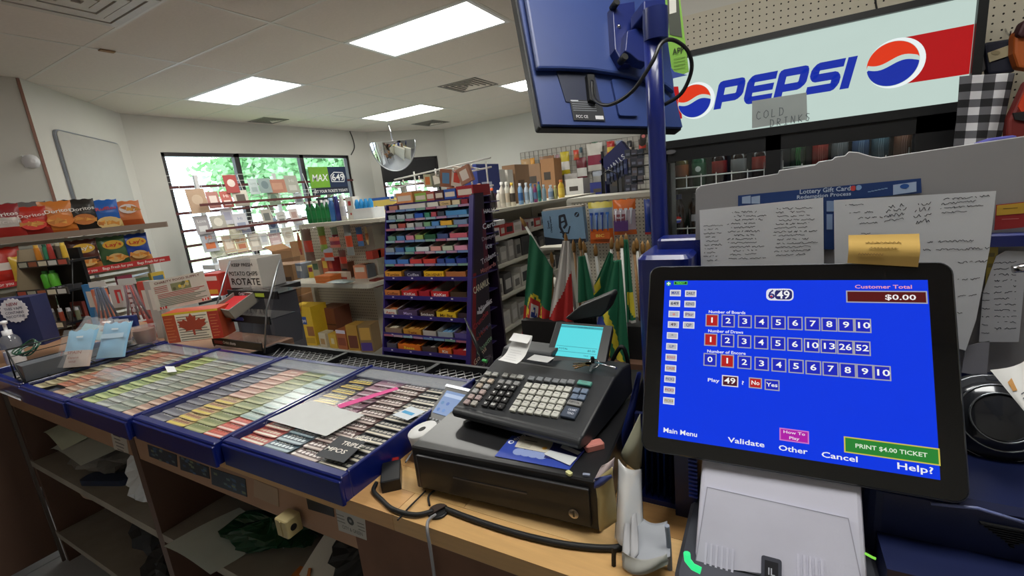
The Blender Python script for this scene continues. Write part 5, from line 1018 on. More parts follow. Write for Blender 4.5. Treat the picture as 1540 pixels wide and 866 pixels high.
carton('blue_oval_box', 'navy card box with a white and red oval above the clear jars', 'box', tuple(at(186, 493, 1, .93)), .13, .02, .055, .45, '1c3070', [(.22, .2, .78, .8, 'c8ccd8'), (.35, .35, .65, .65, 'b04848')])
for i, (px, r, lb) in enumerate([(182, .055, 'clear jar with a brown lid nearer the blue packets'), (222, .05, 'clear jar of brown pieces beside the maple leaf box')]):
    O = at(px, 517, 2, ZT); t = thing('clear_jar', lb, 'jar', O); MB(foilM).lathe([(r*.8, 0), (r, .07), (r, .085)], n=18).build('jar_body', t)
    MB(K('7c5c50', .4)).lathe([(r*.7, .01), (r*.85, .05), (r*.8, .07)], n=16).build('contents', t); 
    if i == 0: MB(K('6c4c44', .35)).lathe([(r*1.02, .068), (r*1.03, .082), (r*.8, .088)], n=18).build('lid', t)
# wire basket with coils and blue bags
wb_ = thing('wire_basket', 'black wire tray with grey slots over the farthest ticket tray', 'basket', M=frame(at(38, 577, 2, ZT), (-.1+.16, .5, 0), (-1, .3, 0)) if 0 else frame(at(38, 577, 2, ZT), at(235, 520, 2, ZT)-at(38, 577, 2, ZT), (-1, .2, 0)))
Lw = (at(235, 520, 2, ZT)-at(38, 577, 2, ZT)).length; m = MB(matteM)
m.tube([(0, 0, .004), (Lw, 0, .004), (Lw, .12, .004), (0, .12, .004)], .003, 5, True); m.tube([(0, .12, .12), (0, .0, .004)], .003, 5); m.tube([(0, .12, .005), (0, .12, .12), (Lw*.5, .12, .12)], .003, 5)
for k in range(7): m.tube([(k*Lw/6, 0, .004), (k*Lw/6, .12, .004)], .002, 4)
for z in (.03, .06, .09): m.tube([(0, .12, z), (Lw*.5, .12, z)], .002, 4)
m.build('wire_frame', wb_)
MB(mat('grey_smoke_plastic', (84, 88, 94), .4)).box(.01, .03, .0, Lw*.36, .11, .06).build('inner_tray', wb_)
rg = thing('coiled_bands', 'coil of dark green glassy bangles lying on the wire basket', 'bangles', at(47, 524, 2, ZT+.06)); 
for k in range(6): MB(mat('green_glass', (30, 74, 56), .15, coat=.5)).tube([(.036*math.cos(a*PI/12)*(1+.04*k), .036*math.sin(a*PI/12)*(1+.03*k)-.002*k, .004*k+.006*math.sin(a*PI/6+k)) for a in range(24)], .0028, 6, True).build('bangle', rg)
rg.rotation_euler = (.5, .2, 0)
for i, (px, py, lb, wd) in enumerate([(112, 552, 'blue packet with a pale label reading SPAIN', 'SPAIN'), (166, 538, 'plain sky-blue packet right of the SPAIN one', None)]):
    O = at(px, py, 2, ZT+.012); t = thing('blue_packet', lb, 'packet', O, .45, 'blue packets on the counter'); t.rotation_euler = (-.55, 0, .45)
    bagmesh(.13, .15, .012, [(0, .45 if i == 0 else .0, 'c0b0a8' if i == 0 else '80a4bc'), (.45 if i == 0 else 0, 1, '84b0cc')], 4+i).build('packet', t)
    m = MB(); m.T = FY(0, -.0145, 0)
    if wd:
        m.use(K('8c5048')).text('SPAIN', 0, .055, 0, .016, w=.07); m.text('Espana', 0, .035, 0, .012, w=.06); m.text('WINE', 0, .018, 0, .012)
        for k in range(5): m.use(K('a85048')).rect(-.058, .012+.011*k, -.052, .018+.011*k, 0)
    else: m.use(K('b0c8d8')).rect(-.05, .08, .05, .1, 0)
    m.use(K('d0d8dc')).rect(-.01, .115, .02, .122, 0); m.build('printed_front', t)
    MB(foilM).add([(-.068, -.016, -.002), (.068, -.016, -.002), (.068, -.018, .15), (-.068, -.018, .15)], [(0, 1, 2, 3)]).build('clear_sleeve', t)
for i, (px, py, s_) in enumerate([(130, 505, .12), (165, 503, .1), (150, 515, .1)]):
    t = thing('film_packet', ['crinkled clear film packet at the back of the blue packets', 'crinkled clear packet beside the navy oval box', 'crumpled film between the blue packets'][i], 'packet', at(px, py, 2, ZT+.06)); m = bagmesh(s_*1.2, s_*.8, .02, [(0, 1, '9cb4b8')], i+7); m.mats = [foilM]; m.mi = [0]*len(m.mi); t.rotation_euler = (-.8, .2, .4); m.build('film', t); MB(K('90b0b8')).box(-s_*.4, 0, .01, s_*.4, .006, s_*.5).build('insert_card', t)
# pump bottle
O = at(28, 545, 2, .93); 
pb_ = thing('pump_bottle', 'clear hand sanitizer bottle with a white pump at the left end of the counter', 'bottle', (O.x-.02, O.y, .92))
MB(foilM).lathe([(.036, 0), (.038, .01), (.038, .12), (.028, .14), (.016, .15)], n=16).build('bottle_body', pb_); MB(K('c8ccd0')).lathe([(.034, .01), (.034, .07)], n=14).build('gel', pb_)
MB(whiteM).lathe([(.018, .148), (.018, .17), (.007, .172), (.007, .20), (.014, .202), (.014, .215), (.004, .218)], n=12).build('pump', pb_); MB(whiteM).tube([(0, 0, .208), (-.02, -.03, .21), (-.026, -.045, .20)], .006, 6).build('nozzle', pb_)
flatq('paper_scrap', 'torn white paper hanging over the left end of the counter', [(0, 585), (30, 596), (32, 603), (0, 590)], .922, 'c8c8cc', 'paper')
flatq('clear_sleeve', 'crumpled clear film lying on the fourth ticket tray', [(160, 553), (205, 566), (175, 575), (140, 566)], .9805, 'ffffff', 'film', None, .003, foilM)
# hooks with items behind poster, between chips rack and poster
for i, (px, py, h_, c, lb) in enumerate([(118, 470, .14, '8c3c34', 'brick red packet'), (135, 440, .10, '3878b0', 'blue heart-shaped packet'), (150, 450, .12, 'c06038', 'orange packet'), (220, 440, .12, 'b84438', 'red candy cane packet'), (232, 445, .16, 'a8a4a0', 'grey packet')]):
    O = at(px, py, 1, 1.12); carton('counter_packet', lb+' behind the counter displays', 'packet', (O.x, 1.12, .917), .10, .02, O.z+h_/2-.917, .3, c, [(.2, .5, .8, .85, 'd0c8c0')], [], 'packets behind the counter displays')
# =============== UNDER COUNTER CLUTTER
def crumple(name, lb, cat, loc, sx, sy, sz, m_, seed, rz=0, n=14):
    rn = random.Random(seed); ph = [rn.uniform(0, 6) for _ in range(8)]
    def fn(u, v):
        th, p = 2*PI*u, PI*v; k = 1+.18*math.sin(3*th+ph[0]+4*p)+.13*math.sin(5*th+ph[1])*math.sin(p*3+ph[2])+.08*math.sin(9*th+ph[3]+6*p)
        return (sx*math.sin(p)*math.cos(th)*k, sy*math.sin(p)*math.sin(th)*k, sz*(1-math.cos(p))/2*(1+.1*math.sin(4*th+ph[4])))
    o = MB(m_).grid(fn, 2*n, n, False).build(name); o.location = loc; o.rotation_euler = (0, 0, rz); return tag(o, lb, cat)
bagM = clear('cloudy_plastic', rough=.25, fac=.05, haze=.55)
def sheet(name, lb, q, c, droop=.0, cat='paper'):
    """loose sheet: q = four (x,y,z) corners, slightly wavy, real thickness"""
    P = [V(p) for p in q]; n = (P[1]-P[0]).cross(P[3]-P[0]).normalized()
    def mk(off):
        def fn(u, v):
            p = (P[0]*(1-u)+P[1]*u)*(1-v)+(P[3]*(1-u)+P[2]*u)*v; return p+n*(off+.006*math.sin(4*u+3*v)+droop*math.sin(PI*u))
        return fn
    m = MB(K(c)); m.grid(mk(0), 6, 6); m.grid(lambda u, v: mk(-.0008)(1-u, v), 6, 6); return tag(m.build(name), lb, cat)
SH = .53
sheet('paper_sheet', 'pale grey papers spilling over the upper left shelf under the counter', [(-2.72, .56, .60), (-2.32, .545, .63), (-2.2, .8, .68), (-2.7, .85, .66)], 'c0c4bc', .03)
sheet('paper_sheet', 'greenish white sheet on top of the paper heap, upper left shelf', [(-2.80, .58, .66), (-2.5, .55, .655), (-2.42, .8, .72), (-2.75, .85, .7)], 'd0d8c4', .02)
crumple('paper_heap', 'grey crumpled heap of papers on the upper left shelf', 'paper', (-2.45, .70, SH), .22, .12, .10, K('74706c'), 1)
crumple('plastic_bag', 'cloudy white plastic bag stuffed on the upper left shelf by the divider', 'bag', (-1.87, .63, SH), .10, .08, .22, clear('milky_plastic', rough=.3, fac=.05, haze=.85), 2)
o = MB(K('24304c')).rbox(-.11, -.03, .11, .03, 0, .022, .02).build('blue_folder'); Z(o, (-2.28, .60, SH), .35); tag(o, 'dark blue rounded case on the upper left shelf', 'case')
carton('small_box', 'small brown open box on the upper left shelf beside the plastic bag', 'box', (-2.1, .66, SH), .16, .12, .06, .3, '6c5444', [(.1, .3, .9, .9, '4c3c34')])
carton('dark_box', 'black box in the back of the upper left shelf', 'box', (-2.2, .8, SH), .3, .15, .14, .1, '1c1c22')
o = MB(mat('cream_plate', (150, 124, 104), .5)).rbox(-.17, -.10, .17, .10, 0, .03, .09, 6, .01).build('tan_tray'); Z(o, (-2.52, .70, .40)); o.rotation_euler = (.3, .05, .2); tag(o, 'tan rounded tray leaning under the upper left shelf', 'tray')
crumple('black_bag', 'black bag on the lower left shelf', 'bag', (-2.12, .74, .16), .17, .14, .30, matteM, 3)
crumple('black_bag', 'black bag slumped in front of the divider on the floor shelf', 'bag', (-1.9, .62, .16), .12, .1, .18, matteM, 4)
sheet('paper_sheet', 'white paper sheet hanging off the right shelf edge, lower left', [(-1.62, .50, .535), (-1.36, .50, .535), (-1.3, .68, .545), (-1.55, .70, .545)], 'd0d8d0', .004)
sheet('paper_sheet', 'white sheet leaning up under the counter on the right shelf', [(-1.42, .74, .56), (-1.2, .62, .57), (-1.18, .76, .72), (-1.38, .86, .73)], 'ccd0d4', .004)
sheet('paper_sheet', 'grey-white sheet standing against the back on the right shelf', [(-1.28, .74, .56), (-1.02, .74, .56), (-1.04, .84, .74), (-1.26, .84, .76)], 'd4d8dc', .004)
sheet('paper_sheet', 'white leaflet with an orange corner on the right shelf', [(-1.08, .55, .536), (-.84, .60, .536), (-.86, .72, .57), (-1.06, .70, .64)], 'd4d0c8', .004)
sheet('orange_paper', 'small orange paper corner beside the leaflet on the right shelf', [(-1.10, .545, .54), (-1.02, .55, .54), (-1.04, .60, .58), (-1.09, .60, .57)], 'b86828', .002)
crumple('green_bag', 'dark green plastic bag on the right shelf', 'bag', (-1.30, .66, .535), .15, .07, .07, mat('green_film', (14, 62, 38), .3), 5, .3)
crumple('dark_cloth', 'dark blue crumpled cloth at the back of the right shelf', 'cloth', (-1.52, .82, SH), .2, .14, .2, K('22283c'), 6)
cc = thing('cable_coil', 'small coil of metal wire on the right shelf', 'wire', (-1.06, .57, .533))
for k in range(4): MB(steel).tube([(.035*math.cos(a*PI/10), .022*math.sin(a*PI/10), .004*k) for a in range(20)], .0025, 5, True).build('wire_loop', cc)
crumple('dark_bag', 'dark glossy bag beside the socket box on the right shelf', 'bag', (-.88, .70, SH), .13, .1, .15, matteM, 8)
carton('printer_box', 'black machine case on the shelf at the bottom middle', 'case', (-.84, .56, .40), .24, .3, .10, .25, '141416', [(.1, .4, .9, .5, '34343a')])
sheet('newsprint', 'grey printed sheet at the bottom, below the black case', [(-.98, .50, .36), (-.62, .50, .36), (-.60, .75, .42), (-.9, .78, .42)], '6c6c6c', .003)
sheet('newsprint', 'folded grey paper stack right of the black case', [(-.70, .52, .44), (-.46, .50, .42), (-.42, .70, .48), (-.66, .74, .50)], '5c5a5c', .003)
crumple('black_heap', 'black cloth heap on the bottom shelf of the right bay', 'cloth', (-1.3, .7, .16), .3, .18, .22, matteM, 9)
# =============== CASH DRAWER
A, B_, C_ = at(627, 733, 2, .925), at(905, 800, 2, .925), None
dx = (B_-A).normalized(); MDR = frame((A.x, A.y, .92), dx, (-dx.y, dx.x, 0)); DW = (B_-A).length; DD = .47; DH = .10
dr = thing('cash_box', 'wide black metal cash drawer on the wooden counter', 'cash drawer', M=MDR)
blkm = mat('worn_black_metal', (26, 26, 29), .42, nz=.35, sc=40, bump=.05, coat=.15)
MB(blkm).rbox(0, 0, DW, DD, .008, DH, .006, 3, .003).build('drawer_case', dr)
MB(blkm).box(.016, -.006, .014, DW-.016, .001, DH-.014).build('drawer_front', dr, bevel=.002)
m = MB(mat('edge_shine', (90, 90, 96), .3, .5)); m.box(.10, -.0075, .052, DW-.13, -.006, .055); m.box(.016, -.0068, DH-.016, DW-.016, -.005, DH-.0145); m.box(.016, -.0068, .014, .018, -.005, DH-.015); m.build('groove', dr)
m = MB(chrome); m.T = FY(DW-.045, -.006, .034); m.disc(0, 0, .0012, .009, 18); m.prism([(.009*math.cos(k*PI/8), .009*math.sin(k*PI/8)) for k in range(16)], 0, .001); m.use(K('3c3424')).rect(-.0015, -.006, .0015, .006, .0016); m.build('key_lock', dr)
for x in (.03, DW-.03):
    for y in (.04, DD-.04): MB(matteM).cyl((x, y, 0), (x, y, .01), .012, 10).build('foot', dr)
DT = .92+DH
# =============== CASH REGISTER
O = at(690, 609, 2, 1.060); Rr = at(868, 652, 2, 1.060); Bk = at(738, 538, 2, 1.108)
u = (Rr-O).normalized(); MK = frame(O, u, Bk-O); KW = (Rr-O).length; KD = abs((MK.inverted() @ Bk).y)
rgM = mat('register_charcoal', (38, 40, 44), .42, nz=.1, sc=30)
cg = thing('cash_register', 'black electronic cash register with grey and white keys on the cash drawer', 'cash register', M=MK)
MKI = MK.inverted()
def rk(px, py, w=0): return pl(MK, px, py, w)
# key deck and body: profile swept across the width
nz_ = MK.col[2].to_3d(); deckz = 0
up_l = MKI.to_3x3() @ V((0, 0, 1)); fwd_l = MKI.to_3x3() @ V((-u.y, u.x, 0)); o_l = V((0, 0, 0))
def wl(x, y, h): # x across, y depth (horizontal), h height above drawer top
    base = V((0, 0, 0))+up_l*(DT+.0-O.z); return V((x, 0, 0))+base+fwd_l*y+up_l*h
hF = O.z-DT; cosd = KD*(fwd_l.normalized().y); hB = Bk.z-DT
prof = [(.012, .006), (.010, hF-.026), (-.014, hF-.022), (-.018, hF-.010), (-.010, hF-.002), (0, hF-.001), (cosd, hB-.001), (cosd+.05, hB+.003), (cosd+.09, hB-.004), (cosd+.10, .012)]
m = MB(rgM); x0, x1 = -.008, KW+.012; n = len(prof)
m.add([wl(x, a, b) for x in (x0, x1) for a, b in prof], [tuple(range(n))[::-1], tuple(range(n, 2*n))]+[(i, (i+1) % n, n+(i+1) % n, n+i) for i in range(n)]); m.build('register_body', cg, bevel=.005)
m = MB(rgM); ph = [(cosd+.012, hB-.004), (cosd+.030, hB+.020), (cosd+.085, hB+.022), (cosd+.095, hB-.006)]; m.add([wl(x, a, b) for x in (-.004, KW*.47) for a, b in ph], [(3, 2, 1, 0), (4, 5, 6, 7), (0, 1, 5, 4), (1, 2, 6, 5), (2, 3, 7, 6), (3, 0, 4, 7)]); m.build('printer_cover', cg, bevel=.004)
m = MB(matteM); pf = [(.02, 0), (.02, .010), (cosd+.08, .010), (cosd+.08, 0)]
m.add([wl(x, a, b) for x in (.01, KW-.01) for a, b in pf], [(3, 2, 1, 0), (4, 5, 6, 7), (0, 1, 5, 4), (1, 2, 6, 5), (2, 3, 7, 6), (3, 0, 4, 7)]); m.build('register_base', cg)
def cpx(cx, cy_): return 680+cx/4.33, 480+cy_/4.33
def key(cx, cy_, w, h, c, lab=None, lc='303038', nm='key'):
    x, y = rk(*cpx(cx, cy_), .004); m = MB(K(c, .4)); m.rbox(x-w/2, y-h/2, x+w/2, y+h/2, .0005, .0055, .0012, 2, .001)
    if lab: m.use(K(lc)).text(lab, x, y, .0060, h*.55, w=min(w*.8, .0045*len(lab)+.001))
    else: m.use(K('6c6c70')).rect(x-w*.25, y+h*.05, x+w*.2, y+h*.14, .0060)
    m.build(nm, cg)
def bil(P, i, n, j, k): # P TL TR BL BR ; i of n across, j of k down
    a = i/(n-1) if n > 1 else 0; b = j/(k-1) if k > 1 else 0
    return tuple((P[0][q]*(1-a)+P[1][q]*a)*(1-b)+(P[2][q]*(1-a)+P[3][q]*a)*b for q in (0, 1))
kw = abs(rk(*cpx(752, 455))[0]-rk(*cpx(495, 428))[0])/5*.80; kh = abs(rk(*cpx(495, 428))[1]-rk(*cpx(400, 580))[1])/4*.80
for j in range(5):
    for i in range(6): key(*bil([(495, 428), (752, 455), (400, 580), (672, 617)], i, 6, j, 5), kw, kh, 'c8c8c0')
for cx, cy_ in [(232, 352), (280, 357), (347, 362), (398, 370), (443, 374)]: key(cx, cy_, kw, kh*.85, 'a8a8a4')
for cx, cy_ in [(515, 383), (570, 388), (622, 393), (675, 400), (725, 404), (775, 406)]: key(cx, cy_, kw, kh*.85, '7c8084')
key(862, 415, kw*2.1, kh*.85, '5c9c90')
for j in range(5):
    for i in range(2): key(*bil([(204, 393), (250, 400), (95, 537), (143, 545)], i, 2, j, 5), kw*.9, kh*.9, ['b0aca4', 'b8a898', 'a8a8a8', 'b09c98', 'a89494'][(j+i) % 5])
for i in range(3): key(*bil([(318, 405), (418, 417), (318, 405), (418, 417)], i, 3, 0, 1), kw*.9, kh*.85, '8c8c8c')
dg = [['7', '8', '9'], ['4', '5', '6'], ['1', '2', '3'], ['0', '00', '.']]
for j in range(4):
    for i in range(3): key(*bil([(300, 440), (392, 448), (217, 549), (318, 565)], i, 3, j, 4), kw*1.02, kh*1.05, '1a1a1c', dg[j][i], 'f0f0f0')
for cx, cy_ in [(810, 462), (862, 468), (797, 503), (845, 507)]: key(cx, cy_, kw*.95, kh*.95, '6c7c94', '##' if 0 else None)
key(797, 545, kw*2, kh*.9, '8c8c8c', 'SUBTOTAL', '303030')
x, y = rk(*cpx(768, 605), .004); m = MB(K('3c4658', .4)).rbox(x-kw*1.05, y-kh, x+kw*1.05, y+kh, .0005, .0055, .0012, 2, .001); m.use(K('c8ccd8')).text('CA/AMT', x+kw*.2, y+kh*.35, .006, kh*.5, w=kw*1.2); m.text('TEND', x+kw*.2, y-kh*.3, .006, kh*.5, w=kw*1.0); m.build('tender_key', cg)
# receipt printer slot + paper
P = [at(px, py, 2, 1.130) for px, py in ((749, 541), (777, 547), (793, 512), (765, 504))]
Mr = frame(P[0], P[1]-P[0], P[3]-P[0]); rw = (P[1]-P[0]).length*1.0
rc = thing('receipt_paper', 'white receipt curling out of the cash register', 'receipt', M=Mr)
def fr(u_, v_):
    a = v_*4.2; return (u_*rw, .035*math.sin(min(a, 1.2))*1.2+(.012*math.sin(a-1.2)*2 if a > 1.2 else 0)+(.0), .028*(1-math.cos(min(a, 3.0)))*.8+(0 if a < 3 else -.01*(a-3)))
m = MB(paperM); m.grid(fr, 2, 26); m.build('receipt_strip', rc)
m = MB(K('b0b0b4'))
for k in range(5): p = fr(.15, .06+.05*k); q = fr(.8-.1*(k % 3), .06+.05*k); r_ = fr(.8-.1*(k % 3), .066+.05*k); s_ = fr(.15, .066+.05*k); m.add([(a[0], a[1]-.0006, a[2]+.0006) for a in (p, q, r_, s_)], [(0, 1, 2, 3)])
m.build('lettering', rc)
P = [at(px, py, 2, 1.128) for px, py in ((792, 541), (823, 546), (827, 537), (797, 533))]
Ms_ = MKI @ frame(P[0], P[1]-P[0], P[3]-P[0]); m = MB(K('b8b8b8')); m.T = Ms_; m.rect(0, 0, (P[1]-P[0]).length, (P[3]-P[0]).length, .001); m.build('paper_window', cg)
# LCD
def quad(ps, Wd):
    r = [ray(*p) for p in ps]; A_ = MX((( -r[1].x, r[2].x, -r[3].x), (-r[1].y, r[2].y, -r[3].y), (-r[1].z, r[2].z, -r[3].z)))
    t = A_.inverted() @ (-r[0]); c = [r[0], r[1]*t[0], r[2]*t[1], r[3]*t[2]]; s = Wd/(c[1]-c[0]).length; return [EYE+x*s for x in c]
q = quad([(837, 487), (899, 492), (897, 541), (831, 534)], .1015)
ML = frame(q[3], q[2]-q[3], q[0]-q[3]); lw = (q[2]-q[3]).length; lh = (q[0]-q[3]).length
lc_ = MKI @ ML
m = MB(darkM); m.T = lc_; m.rbox(-.016, -.018, lw+.022, lh+.010, -.018, -.001, .005, 3, .002); m.build('display_housing', cg)
m = MB(G('58dce4', .95)); m.T = lc_; m.rect(0, 0, lw, lh, 0); m.use(G('40a8b4', .8)).rect(0, lh*.90, lw, lh*.97, .0004); m.rect(.003, lh*.14, lw-.003, lh*.155, .0004); m.rect(.003, lh*.30, lw-.003, lh*.315, .0004)
m.use(G('2c8490', .7)).text('TOTAL', lw*.2, lh*.225, .0006, .007); m.text('$0.00', lw*.85, lh*.225, .0006, .008); m.text('TAX  0.00', lw*.82, lh*.07, .0006, .006); m.text('CASH REG  01-01', lw*.6, lh*.935, .0006, .005)
m.build('display_screen', cg)
m = MB(darkM); m.T = lc_; m.box(lw*.2, -.05, -.03, lw*.8, lh*.5, -.018); m.build('display_arm', cg)
# customer pole display behind
Mq = FY(*at(855, 477, 1, 1.02)); pdp = thing('pole_display', 'black tilted customer display standing behind the register screen', 'display', M=Mq)
P = [pl(Mq, *p) for p in ((849, 479), (872, 460), (918, 441), (921, 446), (914, 465), (905, 476), (862, 484))]
m = MB(darkM).prism(P, -.05, 0); m.build('display_head', pdp, bevel=.004); MB(darkM).box(P[0][0]+.02, -.10, -.04, P[0][0]+.07, .0, -.01).build('display_post', pdp)
cable('register_cable', 'black curved lead rising behind the right side of the register', [at(x, y, 1, .98) for x, y in ((905, 575), (918, 548), (932, 523), (940, 528), (946, 560), (944, 600))], .005)
# keys
Ky = at(893, 553, 2, 1.110)
kr = thing('key_ring', 'ring of brass and silver keys lying at the upper right of the register keys', 'keys', Ky)
MB(chrome).tube([(.011*math.cos(a*PI/10), .010*math.sin(a*PI/10)+.004, .008+.006*math.sin(a*PI/10)) for a in range(20)], .0012, 6, True).build('ring', kr)
brass = mat('brass', (170, 120, 60), .3, 1)
def keyob(ax, ay, L_, mt_, nm='key', w=.006):
    m = MB(mt_); m.T = MX.Rotation(math.atan2(ay, ax), 4, 'Z') @ MX.Translation((.008, 0, .010)); m.prism([(.007*math.cos(k*PI/6)+.004, .007*math.sin(k*PI/6)) for k in range(12)], 0, .0018)
    m.prism([(.010, -w/2), (L_-.004, -w/2), (L_, 0), (L_-.004, w*.4)]+[(L_-.006-.003*k, w*(.4 if k % 2 else .15)) for k in range(int((L_-.018)/.003))]+[(.010, w/2)], .0002, .0016); m.build(nm, kr)
keyob(-.8, -.6, .038, brass); keyob(-.6, -.8, .040, brass); keyob(-.9, -.3, .036, mat('old_bronze', (110, 82, 52), .4, 1)); keyob(.2, -1, .038, steel); MB(chrome).tube([(.008, .0, .012), (.056, -.022, .014)], [.0016, .0026], 8).build('metal_rod', kr)
MB(darkM).lathe([(.004, 0), (.005, .01), (.003, .014)], -.006, .012, .006, 8).build('lock_plug', kr)
# brochures etc. on the drawer
ZD = DT+.0008
def bro(m, L_):
    w_ = max(p.x for p in L_); h_ = max(p.y for p in L_)
    m.use(K('f0f0f4')).text('epod', w_*.13, h_*.88, .0009, .018, rot=1.0); m.disc(w_*.06, h_*.6, .0009, .006, 16); m.use(K('2844a0')).disc(w_*.065, h_*.6, .0011, .0035, 12)
    m.use(K('8c9ccc')); 
    for k in range(4): m.disc(w_*(.25+.1*k), h_*.3, .0009+.0001*k, .012, 12)
flatq('blue_brochure', 'blue brochure with white lettering half under the cash register', [(770, 655), (884, 668), (856, 707), (744, 686)], ZD, '2c44a4', 'brochure', bro)
def cdp(m, L_):
    w_ = max(p.x for p in L_); h_ = max(p.y for p in L_); m.use(K('50504c'))
    for i in range(6):
        pass
    m.rect(w_*.12, h_*.62, w_*.5, h_*.68, .0009); m.use(K('8c8878'))
    for k in range(4): m.rect(w_*.1, h_*(.12+.1*k), w_*.42, h_*(.16+.1*k), .0009)
    m.use(K('c8983c')).disc(w_*.8, h_*.3, .0009, .005, 12)
flatq('beige_card', 'beige printed card lying on the blue brochure', [(784, 655), (833, 663), (826, 682), (774, 672)], ZD+.0012, 'c4beb0', 'card', cdp)
flatq('navy_leaflet', 'navy leaflet with white folded notes right of the beige card', [(836, 663), (888, 668), (866, 694), (818, 688)], ZD+.0014, '24286c', 'leaflet')
flatq('white_note', 'white paper note folded on the navy leaflet', [(827, 677), (868, 688), (857, 700), (818, 683)], ZD+.0026, 'c8ccd0', 'paper', prt if 0 else None)
flatq('white_note', 'narrow white slip above the folded note', [(846, 668), (874, 680), (869, 684), (843, 673)], ZD+.0034, 'd4d4dc', 'paper')
O = at(893, 670, 2, ZD+.005); o = MB(mat('pink_rubber', (204, 128, 118), .6, nz=.08)).rbox(-.018, -.010, .018, .010, 0, .012, .004, 3, .002).build('eraser'); Z(o, (O.x, O.y, ZD), .75); tag(o, 'pink rectangular eraser on the cash drawer', 'eraser')
O = at(856, 713, 2, ZD); o = MB(K('c8c890', .3)).rbox(-.006, -.004, .006, .004, 0, .004, .002, 2).build('small_clip'); Z(o, (O.x, O.y, ZD), -.5); tag(o, 'small pale yellow chip on the drawer edge', 'clip')
O = at(882, 715, 2, ZD); o = MB(K('8890a4', .3)).rbox(-.006, -.003, .006, .003, 0, .003, .001, 2).build('small_clip'); Z(o, (O.x, O.y, ZD), .2); tag(o, 'small grey-blue chip on the drawer corner', 'clip')
# card terminal, paper roll, adapter
q = quad([(667, 586), (697, 590), (682, 628), (649, 620)], .055)
q = [EYE+(p-EYE)*1.0 for p in q]; s_ = (.965-EYE.z+.0)/((q[3].z)-EYE.z) if 0 else 1
Mt = frame(at(649, 622, 2, .975), (1, -.12, 0), (-.05, .8, .45))
tw = .062; th_ = .10
ctm = thing('card_terminal', 'grey card payment terminal with lit screen wedged beside the register', 'card terminal', M=Mt)
P = [pl(Mt, *p) for p in ((674, 582), (706, 587), (690, 633), (655, 625), (645, 628))]
x0, y0, x1, y1 = -.014, -.022, P[1][0]+.01, P[0][1]+.006
MB(darkM).rbox(x0, y0, x1, y1, -.03, -.001, .01, 4, .004).build('terminal_body', ctm)
a, b = pl(Mt, 667, 587), pl(Mt, 682, 624); sx0, sx1, sy0, sy1 = .0, x1-.008, .004, y1-.016
m = MB(G('7898cc', .75)).rect(sx0, sy0, sx1, sy1, .0005); m.use(G('b8ccec', .8)).rect(sx0+.004, sy1-.018, sx1-.004, sy1-.008, .001)
for k in range(4): m.use(G(['3c78c8', '5c90d8', '4c88c0', '386cc0'][k], .7)).disc(sx0+.012+.018*(k % 2), sy0+.012+.02*(k//2), .001, .005, 12)
m.build('terminal_screen', ctm)
for k in range(4): MB(K('909498')).rect(.002+.011*k, -.014, .008+.011*k, -.010, .0006).build('terminal_key', ctm)
MB(steel).box(x0, y1-.006, -.03, x1, y1+.002, .001).build('top_trim', ctm)
O = at(646, 650, 2, .985); rl = thing('paper_roll', 'white roll of till paper beside the cash drawer', 'paper roll', (O.x-.012, O.y+.006, .94))
MB(paperM).lathe([(.034, 0), (.035, .002), (.035, .048), (.034, .05), (.009, .05)], n=28).build('roll_paper', rl); MB(matteM).lathe([(.009, .0), (.009, .0506)], n=14).build('core', rl); rl.rotation_euler = (.1, -.2, 0)
O = at(588, 712, 2, .925); ad = thing('network_adapter', 'small black adapter box with a red network plug', 'adapter', (O.x, O.y+.005, .92), -1.05 + .2)
MB(darkM).rbox(-.012, -.020, .062, .020, 0, .026, .003, 3, .002).build('adapter_case', ad); MB(K('b02c2c', .35)).rbox(-.034, .001, -.010, .014, .005, .019, .002, 2, .001).build('red_plug', ad); MB(steel).box(-.0125, -.015, .006, -.0118, -.002, .018).build('port', ad); MB(K('18181a')).box(-.0130, -.013, .008, -.0122, -.004, .016).build('port_opening', ad)
for k in range(3): MB(K('902424', .4)).box(-.034+.005*k, .0, .006, -.032+.005*k, .015, .0196).build('plug_rib', ad)
cable('black_cable', 'black cable running from the red plug along the counter to the grommet', [at(x, y, 2, .926) for x, y in ((566, 726), (562, 738), (575, 752), (592, 766), (625, 774), (652, 768))], .0045)
cable('thin_cable', 'thin black wire from the drawer to the grommet', [at(x, y, 2, .924) for x, y in ((660, 733), (645, 745), (646, 760))], .0022)
cable('thin_cable', 'thin wire crossing the counter edge left of the grommet', [at(x, y, 2, .923) for x, y in ((640, 738), (615, 763), (598, 782))], .0018)
cable('thick_cable', 'thick black cable running along the front of the cash drawer', [at(x, y, 2, .925) for x, y in ((672, 766), (700, 777), (750, 794), (800, 808), (860, 820), (925, 824), (955, 812))], .0055, n=10)
cable('power_cord', 'thin grey cord hanging down from the grommet over the counter edge', [at(655, 774, 2, .925), at(644, 783, 1, .535), at(643, 800, 1, .52), at(648, 830, 1, .52), at(655, 880, 1, .52)], .003, K('8c8c90'))
cable('clear_cable', 'thin clear wire between the tray and the cash drawer', [at(x, y, 2, .94) for x, y in ((610, 695), (628, 668), (640, 655))]+[at(682, 655, 2, 1.0)], .0018, K('7c8088'))
O = at(659, 769, 2, .923); gm = thing('cable_grommet', 'dark round cable grommet set in the wooden counter', 'grommet', (O.x, O.y, .92))
MB(darkM).lathe([(.019, 0), (.020, .004), (.015, .005), (.013, .0005)], n=22).build('grommet_ring', gm); MB(matteM).disc(0, 0, .0012, .0135, 20).build('opening', gm); MB(K('3c302c', .4)).prism([(.019*math.cos(k*PI/8), .019*math.sin(k*PI/8)) for k in range(3, 12)], .004, .006).build('grommet_cap', gm)
